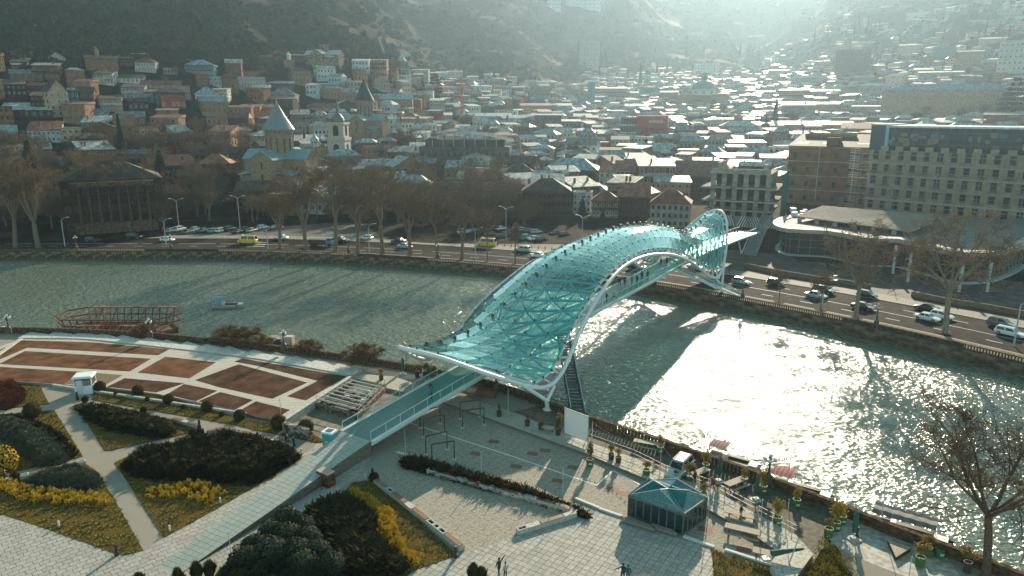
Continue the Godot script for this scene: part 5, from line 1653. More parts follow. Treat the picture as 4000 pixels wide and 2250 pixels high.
func curved_hall() -> void:
	# the wavy-edged glass hall by the road
	var edge = [3120, 838, 3060, 848, 3022, 866, 3030, 884, 3075, 896, 3140, 900, 3230, 904, 3290, 913, 3350, 928, 3420, 935, 3500, 935, 3560, 945, 3640, 965, 3720, 985, 3800, 992, 3900, 985, 3985, 965, 4060, 930]
	var hh = 7.2
	var c = G(3500, 1080)
	var o = thing("curved_glass_hall", "low glass hall with a wavy overhanging roof edge beside the far road", "hall", Vector3(c.x, 0, c.z))
	landmark(c, "the curved glass hall")
	var ln = line(flatten(P(edge, hh)), 1.5)
	var sh = -o.position
	var top = MB.new()
	var poly = PackedVector2Array()
	for p in ln: poly.append(p)
	for q in [[4060, 850], [3900, 856], [3640, 850], [3300, 810], [3180, 815]]:
		var g = G(q[0], q[1], hh); poly.append(Vector2(g.x, g.z))
	top.prism(poly, hh - 0.7, hh, true)
	part("roof_plate", top, mat(0.17, 0.16, 0.145, 0.8, "mottle", 0.12), o).position = sh
	var rim = MB.new()
	wall_strip(rim, ln, -0.15, 2.6, hh - 0.8, hh + 0.25)
	part("roof_rim", rim, mat(0.42, 0.37, 0.31, 0.75, "mottle", 0.2), o).position = sh
	# sloping slatted upper roof
	var up = MB.new()
	var q0 = G(3110, 848, hh + 1.2); var q1 = G(3560, 908, hh + 1.2); var q2 = G(3690, 848, hh + 2.4); var q3 = G(3215, 806, hh + 2.4)
	slope(up, q0, q1, q2, q3)
	for k in 24:
		var f = k / 24.0
		up.beam(q0.lerp(q3, f) + Vector3(0, 0.3, 0), q1.lerp(q2, f) + Vector3(0, 0.3, 0), 0.22, 0.14)
	part("upper_roof", up, mat(0.33, 0.285, 0.235, 0.75, "mottle", 0.2), o).position = sh
	for k in 6:
		var p = q0.lerp(q1, (k + 0.3) / 6.0)
		var b = MB.new(); b.box(Vector3(p.x, hh + 0.5, p.z - 1.0), Vector3(0.9, 1.2, 0.9)); part("roof_post", b, mat(0.35, 0.31, 0.26, 0.8), o).position = sh
	# curved glazing set back under the rim, a pane for every bay and tier
	var gl = offset(ln, 2.2)
	var gm = mat(0.035, 0.034, 0.027, 0.08)
	var mul = MB.new()
	for i in range(0, gl.size() - 2, 2):
		if gl[i].y > -95.0: continue
		var a = gl[i]; var b = gl[i + 2]
		for t in 3:
			var y0 = 0.4 + t * (hh - 1.3) / 3.0; var y1 = 0.4 + (t + 1) * (hh - 1.3) / 3.0 - 0.06
			var pn = MB.new()
			var d = (b - a) * 0.02
			pn.quad(Vector3(a.x + d.x, y0, a.y + d.y), Vector3(b.x - d.x, y0, b.y - d.y), Vector3(b.x - d.x, y1, b.y - d.y), Vector3(a.x + d.x, y1, a.y + d.y), Vector3(a.x, y0, a.y - 5))
			part("pane", pn, gm, o).position = sh
		mul.box(Vector3(a.x, hh / 2, a.y), Vector3(0.14, hh - 1.0, 0.14))
	for t in 4:
		wall_strip(mul, gl, -0.06, 0.08, 0.36 + t * (hh - 1.3) / 3.0 - 0.06, 0.42 + t * (hh - 1.3) / 3.0)
	part("mullion", mul, mat(0.13, 0.15, 0.14, 0.6), o, "stuff").position = sh
	var core = MB.new()
	var inner = PackedVector2Array()
	var il = offset(ln, 5.0)
	for i in il.size(): inner.append(il[i])
	for q in [[4050, 850], [3640, 845], [3300, 806], [3170, 815]]:
		var g = G(q[0], q[1], hh); inner.append(Vector2(g.x, g.z))
	core.prism(inner, 0.0, hh - 0.9)
	part("inner_wall", core, mat(0.05, 0.042, 0.034, 0.9), o).position = sh
	var pl = MB.new(); wall_strip(pl, gl, -1.2, 0.1, 0.0, 0.35)
	part("plinth", pl, mat(0.34, 0.36, 0.35, 0.7), o).position = sh
	for q in [[3487, 1068, 955], [3545, 1102, 960], [3745, 1140, 985], [3855, 1140, 1000]]:
		var f = G(q[0], q[1])
		var cl = MB.new(); cl.tube([f, Vector3(f.x, hh - 0.6, f.z)], [0.32], 10); part("column", cl, mat(0.38, 0.42, 0.42, 0.5), o).position = sh
	rng.seed = 12
	for k in 7:   # plant on the roof
		var p = G(rng.randf_range(3090, 3150), rng.randf_range(820, 852), hh)
		var b = MB.new(); b.box(p + Vector3(0, 0.6, 0), Vector3(rng.randf_range(1, 2.2), 1.2, 1.2)); part("roof_unit", b, mat(0.55, 0.55, 0.52, 0.6), o).position = sh
	houses_at.append([Vector2(c.x, c.z), 45.0])
	# escalator-like stair from the far end of the deck
	var f0 = G(2930, 1000); var f1 = G(2995, 905)
	var sr = thing("hillside_stair", "dark outdoor stair with steel rails beyond the far end of the bridge", "stair", f0)
	stair(sr, -f0, "steps", Vector3(f1.x, 5.4, f1.z), Vector3(f0.x, 0.1, f0.z), BD, 3.0, mat(0.2, 0.2, 0.19, 0.7), 1)
# ---- the old town: houses where the photograph shows them, row by row, then the looser mass behind ------------------
func build_town() -> void:
	# [strip of the photograph, x0, x1, eave, base, wall+roof+shape, rise, floors, columns, extras, turn]
	var rows = [
		[0, 100, 215, 462, 522, "bDs", 2, 2, 5, "vW", -8], [0, 268, 440, 500, 600, "bGs", 2, 2, 5, "v", -10], [0, 378, 490, 442, 482, "wGf", 3.5, 1, 3, "", 5], [0, 100, 310, 560, 612, "bGg", 2.5, 2, 5, "", 0],
		[0, 1030, 1170, 475, 545, "wRh", 3, 2, 7, "a", -12], [0, 1000, 1115, 410, 452, "kWs", 1, 1, 4, "", 0], [0, 1410, 1610, 495, 565, "aBh", 3.5, 2, 7, "vA", -10], [0, 1710, 1820, 480, 562, "bWu", 2.5, 1, 2, "", -8],
		[0, 722, 850, 560, 638, "wDs", 2, 2, 6, "vW", -20], [0, 900, 1075, 590, 628, "wDg", 2, 1, 6, "a", -10], [0, 1490, 1580, 568, 660, "bGl", 0, 3, 3, "", 8], [0, 1590, 1672, 585, 652, "pGl", 0, 2, 3, "", 0],
		[0, 1692, 1800, 588, 700, "bRh", 2.5, 3, 3, "", 10], [0, 1806, 1932, 590, 702, "wGl", 0, 3, 6, "a", 0], [0, 935, 1090, 662, 748, "pDs", 2, 2, 6, "vW", -10], [0, 1100, 1185, 698, 778, "aRs", 1.5, 2, 4, "vA", -5],
		[0, 1190, 1395, 702, 800, "kDh", 3, 2, 7, "vA", 8], [0, 1482, 1640, 715, 762, "wBh", 4, 1, 5, "vW", 0], [0, 1592, 1716, 680, 755, "wWs", 1, 3, 4, "vW", -15], [0, 400, 528, 700, 880, "cDf", 6, 4, 3, "", 22],
		[0, 258, 400, 730, 850, "kDs", 2, 3, 5, "v", -10], [0, 530, 605, 692, 850, "aGs", 1.5, 3, 3, "vA", -10], [0, 607, 716, 705, 850, "bDg", 3, 3, 5, "va", -10], [0, 768, 920, 750, 842, "tDs", 2, 2, 7, "vW", -5],
		[0, 0, 188, 642, 722, "kDs", 3, 2, 6, "v", 0], [0, 192, 372, 650, 712, "bRs", 2, 2, 7, "v", -6], [0, 40, 370, 832, 885, "kWs", 3.5, 1, 7, "", -10], [0, 236, 445, 988, 1072, "pRs", 4, 2, 7, "W", -10],
		[0, 447, 680, 972, 1062, "cGl", 0, 2, 6, "", 12], [0, 640, 820, 925, 1002, "gBs", 3, 2, 5, "", -12], [0, 0, 150, 1110, 1235, "cGl", 0, 3, 5, "", 8], [0, -20, 125, 1000, 1060, "gBs", 3, 1, 4, "", 0], [0, 150, 375, 1130, 1180, "tBs", 2, 1, 5, "", 0],
		[0, 1505, 1735, 1240, 1335, "kOh", 4, 2, 6, "v", -14], [0, 1270, 1490, 1250, 1300, "kOs", 4, 1, 5, "", 16], [0, 1480, 1842, 1165, 1215, "bDh", 5, 1, 8, "", -4], [0, 1815, 1960, 815, 868, "oRs", 2, 1, 4, "", -10], [0, 0, 480, 1265, 1345, "nGs", 3, 1, 12, "", 4],
		[0, 715, 810, 870, 905, "kBs", 3, 1, 2, "", -15], [0, 900, 1090, 890, 945, "tGg", 3, 1, 4, "", 0], [0, 1090, 1360, 640, 670, "tRg", 2.5, 1, 7, "", 0], [0, 1240, 1340, 520, 560, "gGl", 0, 1, 4, "", 0], [0, 880, 1000, 440, 500, "kDs", 1, 2, 4, "v", 0],
		[0, 0, 40, 430, 540, "oOs", 2, 2, 2, "", 0], [0, 100, 240, 400, 450, "bDs", 2, 1, 5, "", 0], [0, 1350, 1440, 655, 755, "tGl", 0, 2, 4, "a", 0], [0, 980, 1120, 770, 835, "kDs", 2, 1, 4, "", 0], [0, 1230, 1400, 735, 820, "rGl", 0, 1, 5, "vA", 8],
		[1, 0, 75, 592, 682, "wGl", 0, 3, 4, "a", 0], [1, 80, 290, 632, 682, "kBs", 2, 1, 7, "vW", 0], [1, 95, 295, 720, 805, "tGh", 4.5, 2, 6, "W", -12], [1, 0, 135, 815, 885, "oDs", 2, 1, 4, "A", 0], [1, 395, 600, 812, 842, "tRs", 3, 1, 6, "", 0],
		[1, 612, 772, 795, 845, "kWf", 3.5, 1, 4, "", 14], [1, 270, 405, 868, 935, "pWs", 3, 2, 5, "v", 0], [1, 405, 545, 876, 942, "tWh", 3, 2, 4, "", -10], [1, 890, 1180, 752, 828, "tBg", 4, 1, 7, "", -4], [1, 880, 990, 575, 642, "cRh", 3, 2, 3, "", 8],
		[1, 780, 985, 460, 550, "tWs", 1.5, 3, 5, "va", -8], [1, 1150, 1300, 535, 605, "pOs", 2, 2, 6, "", -8], [1, 1365, 1450, 550, 602, "pWs", 1.5, 1, 3, "v", 0], [1, 1445, 1560, 545, 600, "wRs", 2, 2, 4, "", 0], [1, 1265, 1365, 605, 645, "pGl", 0, 1, 4, "", 0],
		[1, 1625, 1765, 655, 722, "wWs", 1.5, 2, 4, "", 5], [1, 1690, 1835, 565, 582, "wBs", 2, 1, 5, "", 0], [1, 1085, 1275, 835, 892, "tWl", 0, 1, 7, "a", 0], [1, 1290, 1480, 872, 905, "tWs", 2, 1, 5, "", 0], [1, 1338, 1540, 945, 985, "tPh", 4, 1, 5, "", -8], [1, 1612, 1732, 925, 962, "kWs", 1, 1, 3, "", 0],
		[1, 765, 950, 1262, 1330, "kBs", 3, 1, 5, "", -5], [1, 1045, 1280, 1260, 1450, "bBf", 4, 3, 4, "", 24], [1, 1285, 1480, 1195, 1262, "kWs", 0.6, 1, 5, "v", 5], [1, 1430, 1620, 1270, 1352, "pBs", 3, 2, 5, "vW", -8], [1, 1705, 1860, 1235, 1312, "tRs", 2.5, 1, 4, "v", -10], [1, 1835, 1960, 1310, 1402, "wDs", 2, 2, 4, "v", 0],
		[1, 1080, 1240, 590, 620, "tGs", 1, 1, 4, "", 0], [1, 30, 125, 430, 490, "kDs", 1, 2, 4, "v", 0], [1, 260, 370, 420, 470, "kBs", 1, 1, 4, "v", 0], [1, 500, 560, 640, 700, "gWs", 1, 1, 2, "", 0], [1, 640, 720, 600, 640, "wGl", 0, 1, 4, "", 0], [1, 20, 110, 1060, 1110, "tWs", 2, 1, 3, "", 0], [1, 300, 560, 1065, 1110, "nWs", 3, 1, 6, "", 0],
		[1, 700, 880, 1062, 1110, "tWs", 2.5, 1, 5, "", 0], [1, 1640, 1930, 880, 935, "tBs", 2.5, 1, 7, "", 0], [1, 1180, 1420, 760, 785, "gWs", 2, 1, 6, "", 0], [1, 1490, 1560, 765, 810, "tWf", 2.5, 1, 2, "", 0],
		[2, 398, 632, 1095, 1205, "wGg", 3.5, 2, 6, "e", -10], [2, 262, 390, 1115, 1182, "pRg", 3, 2, 4, "", -6], [2, 570, 885, 1162, 1205, "pOs", 3, 1, 8, "", -14], [2, 872, 1290, 1150, 1200, "wBh", 5, 1, 9, "", 6], [2, 1150, 1440, 1160, 1205, "wDh", 4, 1, 6, "", 0],
		[2, 232, 640, 1285, 1372, "kBh", 5, 2, 8, "", -8], [2, 655, 780, 1300, 1400, "wOs", 2.5, 2, 3, "W", -8], [2, 780, 948, 1290, 1400, "kRs", 4, 2, 5, "vW", 0], [2, 952, 1215, 1258, 1460, "rPs", 2.5, 3, 5, "vW", 8], [2, 1225, 1560, 1335, 1470, "kRs", 5.5, 2, 6, "v", 0], [2, -60, 170, 1310, 1400, "kDh", 4, 2, 6, "v", 0],
		[2, 815, 940, 895, 1062, "nWl", 0, 3, 4, "vW", 0], [2, 940, 1170, 968, 1068, "rGl", 0, 2, 6, "", 0], [2, 130, 290, 690, 772, "gRf", 3, 2, 4, "", 8], [2, 385, 550, 690, 775, "gWf", 3, 2, 4, "", -8], [2, 620, 865, 672, 762, "tWs", 2, 3, 7, "v", 5], [2, 962, 1110, 670, 752, "aGl", 0, 3, 6, "", 0],
		[2, 1115, 1250, 700, 785, "bWs", 2, 2, 4, "", 0], [2, 1372, 1560, 482, 548, "wWl", 0, 3, 8, "e", 0], [2, 1285, 1500, 590, 628, "rWs", 1, 1, 8, "", 0], [2, 1610, 1830, 605, 635, "wBs", 2, 1, 8, "", -5], [2, 1628, 1760, 865, 915, "tPf", 5, 1, 4, "", 12], [2, 1580, 1850, 955, 1030, "gWh", 4, 2, 6, "", 10],
		[2, 1815, 1960, 975, 1025, "rWl", 0, 1, 4, "", 0], [2, 1460, 1650, 1062, 1115, "cWs", 0.8, 1, 5, "", 0], [2, 1642, 1900, 1080, 1185, "wPs", 1, 2, 6, "v", 8], [2, 1870, 2010, 1150, 1258, "wBl", 0, 2, 5, "d", 0], [2, 170, 370, 875, 1000, "nGs", 1, 3, 6, "", 0], [2, 370, 520, 920, 1010, "gWs", 1.5, 2, 5, "v", 5],
		[2, 690, 850, 800, 845, "tWh", 3, 1, 5, "", 0], [2, 850, 1030, 805, 840, "wBs", 3, 1, 5, "", 0], [2, 1030, 1170, 805, 860, "tBf", 3.5, 1, 4, "", 0], [2, 1170, 1320, 800, 830, "tWs", 2, 1, 4, "", 0], [2, 520, 672, 770, 800, "gWs", 1, 1, 6, "", 0], [2, 60, 290, 800, 850, "tRs", 2.5, 1, 6, "", 0], [2, 290, 450, 800, 850, "gWs", 2.5, 1, 5, "", 0],
		[2, 460, 592, 1460, 1605, "wGl", 0, 3, 4, "", -6], [2, 600, 800, 1520, 1640, "tRh", 3, 2, 6, "v", 0], [2, 1040, 1330, 1540, 1715, "gRh", 4, 3, 7, "W", -4], [2, 80, 440, 1450, 1640, "kDh", 4, 3, 10, "v", 0], [2, 490, 710, 1440, 1470, "gBh", 3, 1, 5, "", -8], [2, 800, 1030, 1490, 1640, "kRs", 4, 2, 6, "v", 0], [2, 0, 110, 1400, 1470, "tPs", 2, 2, 4, "v", 0],
		[3, 890, 1020, 575, 662, "cWh", 2.5, 3, 4, "a", 0], [3, 0, 195, 1120, 1262, "wGl", 0, 3, 5, "d", 0], [3, 640, 905, 805, 862, "gWs", 1, 1, 8, "", 0], [3, 480, 640, 835, 902, "nWl", 0, 1, 5, "", 0], [3, 40, 620, 945, 1000, "tWs", 3, 1, 14, "", 4], [3, 560, 860, 975, 1040, "bRs", 4, 1, 7, "", 0], [3, 80, 320, 685, 770, "tWs", 2, 2, 7, "v", -8],
		[3, 320, 470, 690, 760, "gBs", 2, 1, 5, "", 0], [3, 690, 900, 650, 740, "gWh", 3, 2, 5, "", 0], [3, 480, 660, 560, 600, "tBs", 3, 1, 5, "", 0], [3, 640, 790, 585, 640, "tWs", 2, 1, 4, "", 0], [3, 1100, 1230, 530, 590, "tBs", 3, 2, 4, "", 0], [3, 1150, 1450, 550, 620, "gWs", 2, 1, 9, "", 5], [3, 0, 150, 535, 590, "tWs", 2, 1, 5, "", 0], [3, 180, 480, 590, 640, "gWh", 4, 1, 8, "", 0],
		[3, 1240, 1380, 360, 450, "aGl", 0, 2, 4, "", 0], [3, 1430, 1600, 395, 520, "tGs", 2, 3, 6, "e", 0], [3, 640, 830, 318, 345, "tWs", 2, 1, 6, "", 0], [3, 1000, 1230, 340, 380, "tWs", 2, 1, 8, "", 0], [3, 1600, 1780, 295, 335, "tBs", 3, 1, 6, "", 0], [3, 1170, 1280, 180, 225, "gWs", 1, 2, 4, "", 0], [3, 1540, 1780, 155, 200, "gWs", 2, 2, 8, "", 0], [3, 1740, 1900, 70, 130, "gWl", 0, 2, 6, "", 0], [3, 1055, 1210, 98, 135, "wWl", 0, 1, 5, "", 0],
		[3, 1640, 1930, 870, 960, "rGs", 2, 1, 7, "", 0], [3, 340, 520, 790, 870, "tWs", 2.5, 1, 5, "", -10], [3, 100, 340, 800, 910, "gWs", 4, 1, 6, "", 0], [3, 40, 200, 860, 920, "tWs", 1, 1, 5, "", 0]]
	for r in rows:
		var ox = 1000.0 * r[0]
		var w: float = (r[2] - r[1]) / 1.932
		var D: float = (T(ox + (r[1] + r[2]) / 3.864, r[4] / 1.932) - Vector3(0, CAM_H, 0)).length() / FPX
		house_px(ox + r[1] / 1.932, ox + r[2] / 1.932, r[3] / 1.932, r[4] / 1.932, clampf(w * D * 0.75, 6.0, 15.0), r[10], r[5], r[6], r[7], r[8], r[9])
	# orange site panel and the red upper box
	var ob = gone("bright orange panel box standing among the white roofs", "orange_box", "box", 2022, 402, 0)
	var k = scale_at(ob)
	var mb = MB.new(); mb.box(Vector3(0, 10 * k, 0), Vector3(46 * k, 20 * k, 4)); part("panel", mb, mat(0.62, 0.10, 0.02, 0.6), ob)
	ob = gone("plain red box storey with a strip window on a brick house", "red_storey", "house", 2546, 552, -3, "the red box storey")
	k = scale_at(ob)
	mb = MB.new(); mb.box(Vector3(0, 74 * k, 0.5), Vector3(119 * k, 46 * k, 14)); part("wall", mb, mat(0.26, 0.035, 0.02, 0.7), ob)
	for q in 6:
		mb = MB.new(); mb.box(Vector3((-8 + q * 9) * k, 76 * k, 7.52), Vector3(7 * k, 11 * k, 0.1)); part("window", mb, mat(0.3, 0.28, 0.24, 0.3), ob)
	# looser fill: the rest of the roofs between and beyond; the farthest ones are one mass
	rng.seed = 303
	var made = 0
	var wk = "wcttbggpcrnttb"; var rk = "WWWBBGRPDWBW"; var sk = "lssghsgfsh"
	var mass = {}
	var r = 275.0
	while r < 1900.0:
		var a = deg_to_rad(-37.0)
		while a < deg_to_rad(37.0):
			var x = sin(a) * (r + rng.randf_range(-5, 5)); var z = -cos(a) * r
			a += (12.5 if r > 420 else 15.0) / r * rng.randf_range(0.8, 1.4)
			var col = 2000.0 + 2886.0 * tan(a)
			var y = land_h(x, z)
			var lim = 62.0 if col < 1350 else (70.0 if col < 2300 else (118.0 if col < 3000 else 230.0))
			if y > lim or (y > 100 and rng.randf() < 0.6): continue
			if col < 1200 and r < 345.0: continue
			if col > 2850 and r < 330.0: continue
			var w = rng.randf_range(8, 15); var d = rng.randf_range(7, 11); var hh = rng.randf_range(4.5, 9.0)
			var free = true
			for h in houses_at:
				if h[0].distance_to(Vector2(x, z)) < h[1] + 6.0: free = false; break
			if not free or rng.randf() < 0.1: continue
			var spec = wk[rng.randi() % wk.length()] + rk[rng.randi() % rk.length()]
			if col < 1300 and rng.randf() < 0.6: spec = "bktbt"[rng.randi() % 5] + "DRGBD"[rng.randi() % 5]
			var shp = sk[rng.randi() % sk.length()]
			var p = Vector3(x, y, z)
			var yaw = front(p, rng.randf_range(-35, 35))
			houses_at.append([Vector2(x, z), maxf(w, d) * 0.42])
			var rise = rng.randf_range(1.5, 3.5)
			if made < 112 and r < 900.0:
				var ex = "v" if rng.randf() < (0.65 if col < 1300 else 0.3) else ""
				var label = placed("%s %s with %s %s roof" % [WALLS[spec[0]][0], "gallery house" if ex else "house", ROOFS[spec[1]][0], SHAPES[shp]], p)
				var o = thing("house", label, "house", p, yaw, "houses of the old town")
				house(o, w, d, hh, spec[0], spec[1], shp, rise, 2 if hh > 6 else 1, int(w / 2.6), ex, 2000 + made)
				made += 1
				rng.seed = 500000 + made
			else:
				for key in ["w" + spec[0], "r" + spec[1], "glass"]:
					if not mass.has(key): mass[key] = MB.new()
				var b = Basis(Vector3.UP, yaw)
				var wl: MB = mass["w" + spec[0]]; var rf: MB = mass["r" + spec[1]]; var gl: MB = mass["glass"]
				wl.box(p + Vector3(0, hh / 2 - 1.5, 0), Vector3(w, hh + 3.0, d), b)
				for c in int(w / 2.6):
					for f in (2 if hh > 6 else 1): gl.box(p + b * Vector3(-w / 2 + 1.3 + c * 2.6, 1.9 + f * hh * 0.5, d / 2), Vector3(1.1, 1.5, 0.12), b)
				var t = Vector3(0, hh, 0)
				var e = [p + t + b * Vector3(-w / 2 - 0.4, 0, d / 2 + 0.4), p + t + b * Vector3(w / 2 + 0.4, 0, d / 2 + 0.4), p + t + b * Vector3(w / 2 + 0.4, 0, -d / 2 - 0.4), p + t + b * Vector3(-w / 2 - 0.4, 0, -d / 2 - 0.4)]
				if shp == "l": rf.box(p + t + Vector3(0, 0.15, 0), Vector3(w + 0.4, 0.3, d + 0.4), b)
				elif shp == "s":
					var u = Vector3(0, rise * 0.6, 0)
					rf.quad(e[0], e[1], e[2] + u, e[3] + u, p); rf.quad(e[3], e[2], e[2] + u, e[3] + u, p); rf.tri(e[0], e[3], e[3] + u, p); rf.tri(e[1], e[2], e[2] + u, p)
				else:
					var cut = 0.0 if shp == "g" else 0.3
					var r0 = p + t + Vector3(0, rise, 0) + b * Vector3(-w * (0.5 - cut), 0, 0); var r1 = p + t + Vector3(0, rise, 0) + b * Vector3(w * (0.5 - cut), 0, 0)
					rf.quad(e[0], e[1], r1, r0, p); rf.quad(e[2], e[3], r0, r1, p); rf.tri(e[1], e[2], r1, p); rf.tri(e[3], e[0], r0, p)
		r += 13.0 + r * 0.008
	var am = ArrayMesh.new()
	for key in mass: mass[key].mesh(mat(0.02, 0.022, 0.022, 0.15) if key == "glass" else (wall_m(key[1]) if key[0] == "w" else roof_m(key[1])), am)
	tag(put_mesh("distant_houses", am, null, "stuff"), "hazy mass of small pale-roofed houses filling the town up to the far slopes", "houses")
# ---- trees -------------------------------------------------------------------------------------------------------------
func limb(a: Vector3, dir: Vector3, len: float, up: float, wob: float, n = 4) -> Array:
	var pts = [a]; var d = dir
	for k in n:
		d = (d + Vector3(rng.randfn() * wob, up + rng.randfn() * wob * 0.6, rng.randfn() * wob)).normalized()
		pts.append(pts[-1] + d * len / n)
	return pts
# a leafless tree: [trunk and limbs, crown of branches and twigs], about h metres tall
func bare_tree(seed_: int, h: float, fork: float, spread: float, up: float, limbs = 5, rad = 0.34, leaves = 0, leaf_m: Material = null, bark: Material = null, twigs: Material = null, fine = 6) -> Array:
	rng.seed = seed_
	var tr = MB.new(); var cr = MB.new(); var lf = MB.new()
	var base = limb(Vector3(0, -0.3, 0), Vector3.UP, h * fork + 0.3, 0.1, 0.05, 4)
	tr.tube(base, [rad * 1.35, rad * 1.05, rad, rad * 0.95, rad * 0.9], 8, true)
	var starts = []
	for k in limbs:
		var a = TAU * (k + rng.randf() * 0.6) / limbs
		var d = Vector3(cos(a) * spread, 1.0, sin(a) * spread).normalized()
		starts.append([base[-1], d, h * (1.0 - fork) * rng.randf_range(0.62, 0.85), rad * rng.randf_range(0.45, 0.62)])
	starts.append([base[-1], Vector3(0.05, 1, 0.05).normalized(), h * (1.0 - fork) * 0.82, rad * 0.62])
	for s in starts:
		var l = limb(s[0], s[1], s[2], up, 0.13, 6)
		tr.tube(l, [s[3], s[3] * 0.85, s[3] * 0.7, s[3] * 0.55, s[3] * 0.42, s[3] * 0.3, s[3] * 0.18], 6, false)
		for b in 8:
			var f = 0.22 + 0.76 * (b + rng.randf()) / 8.0
			var fi = f * 6.0; var i0 = mini(int(fi), 5)
			var p: Vector3 = l[i0].lerp(l[i0 + 1], fi - i0)
			var t: Vector3 = (l[i0 + 1] - l[i0]).normalized()
			var sd = Vector3(rng.randfn(), rng.randfn() * 0.5, rng.randfn()).normalized()
			var bl: float = s[2] * (1.05 - f * 0.75) * rng.randf_range(0.45, 0.75)
			var bd = limb(p, (t * 0.7 + sd * 0.9).normalized(), bl, up * 0.8, 0.16, 4)
			var br: float = s[3] * (0.42 - 0.26 * f)
			cr.tube(bd, [br, br * 0.75, br * 0.55, br * 0.4, br * 0.25], 4, false)
			for c in fine:
				var g = 0.25 + 0.75 * (c + rng.randf()) / fine
				var gi = g * 4.0; var j0 = mini(int(gi), 3)
				var q: Vector3 = bd[j0].lerp(bd[j0 + 1], gi - j0)
				var e = Vector3(rng.randfn(), rng.randfn() * 0.7, rng.randfn()).normalized()
				var cl = bl * rng.randf_range(0.28, 0.5)
				var cd = limb(q, ((bd[j0 + 1] - bd[j0]).normalized() * 0.7 + e).normalized(), cl, up * 0.7, 0.2, 3)
				cr.tube(cd, [0.05 * twig_k, 0.042 * twig_k, 0.034 * twig_k, 0.022 * twig_k], 3, false)
				for w in 5:
					var z: Vector3 = cd[1 + w % 3]
					var y = z + (Vector3(rng.randfn(), 0.5 + rng.randfn() * 0.7, rng.randfn())).normalized() * rng.randf_range(0.4, 0.95)
					cr.tube([z, y], [0.028 * twig_k, 0.018 * twig_k], 3, false)
					if leaves > 0 and rng.randi() % 100 < leaves:
						for u in 3:
							var x = y + Vector3(rng.randfn(), rng.randfn(), rng.randfn()) * 0.12
							var v1 = Vector3(rng.randfn(), rng.randfn(), rng.randfn()).normalized() * 0.13; var v2 = Vector3(rng.randfn(), rng.randfn(), rng.randfn()).normalized() * 0.13
							lf.tri(x, x + v1, x + v2, x + Vector3(0, -1, 0))
	var bm = bark if bark else mat(0.21, 0.165, 0.115, 0.9, "mottle", 0.5)
	var tm = twigs if twigs else mat(0.155, 0.105, 0.066, 0.9)
	return [tr.mesh(bm), cr.mesh(tm), lf.mesh(leaf_m) if leaves > 0 else null]
func leafy(seed_: int, n: int, size: Vector3, leaf: float, m: Material, hollow = 0.35, lumps = 7) -> ArrayMesh:   # an uneven crown of leaf clumps
	rng.seed = seed_
	var mb = MB.new()
	var c = []
	for k in lumps: c.append(Vector3(rng.randfn(), rng.randfn(), rng.randfn()).normalized() * rng.randf_range(0.2, 0.62))
	for k in n:
		var q: Vector3 = c[rng.randi() % lumps]
		var d = Vector3(rng.randfn(), rng.randfn(), rng.randfn()).normalized()
		var p = (q + d * rng.randf_range(hollow, 0.5)) * size
		var a = (d + Vector3(rng.randfn(), rng.randfn(), rng.randfn()) * 0.7).normalized()
		var b = a.cross(Vector3(rng.randfn(), rng.randfn(), rng.randfn())).normalized()
		var s = leaf * rng.randf_range(0.6, 1.4)
		mb.tri(p + a * s, p + b * s * 0.5, p - b * s * 0.5, p - d); mb.tri(p - a * s * 0.6, p + b * s * 0.5, p - b * s * 0.5, p - d)
	return mb.mesh(m)
func conifer(seed_: int, h: float, r: float, tiers: int, m: Material, droop = 0.25, per = 26) -> ArrayMesh:
	rng.seed = seed_
	var mb = MB.new()
	for t in tiers:
		var f = float(t) / tiers
		var y = h * (0.06 + 0.92 * f)
		var rr = r * pow(1.0 - f, 0.8) + 0.15
		if f < 0.12: rr *= 0.6 + 3.3 * f
		for k in per:
			var a = TAU * (k + rng.randf()) / per
			var d = Vector3(cos(a), 0, sin(a)); var o = Vector3(-d.z, 0, d.x)
			var l = rr * rng.randf_range(0.65, 1.12)
			var w = l * 0.26 + 0.08
			var p = Vector3(0, y + rng.randf_range(-0.3, 0.3) * h / tiers, 0)
			var tip = p + d * l + Vector3(0, -l * droop, 0)
			mb.tri(p + d * l * 0.2 + o * w, p + d * l * 0.2 - o * w, tip, p + Vector3(0, -3, 0))
			mb.tri(p + d * l * 0.55 + o * w * 0.8 + Vector3(0, 0.1, 0), p + d * l * 0.5 - o * w * 0.5 - Vector3(0, 0.3, 0), tip + Vector3(0, 0.2, 0) + o * w * 0.4, p + Vector3(0, -3, 0))
	return mb.mesh(m)
var tree_kinds = {}
var twig_k = 1.0
func plant(kind: String, at: Vector3, h: float, yaw: float, label: String, group: String, called = "", wide = 1.0) -> Node3D:
	var k: Array = tree_kinds[kind]
	var o = thing(called if called else ("cypress" if kind == "cypress" else ("conifer" if kind in ["fir", "cedar"] else "tree")), label, "tree", at, yaw, group)
	var s: float = h / k[0]
	if k[1]: put_mesh("trunk", k[1], o)
	put_mesh("crown", k[2], o)
	o.scale = Vector3(s * wide, s, s * wide)
	return o
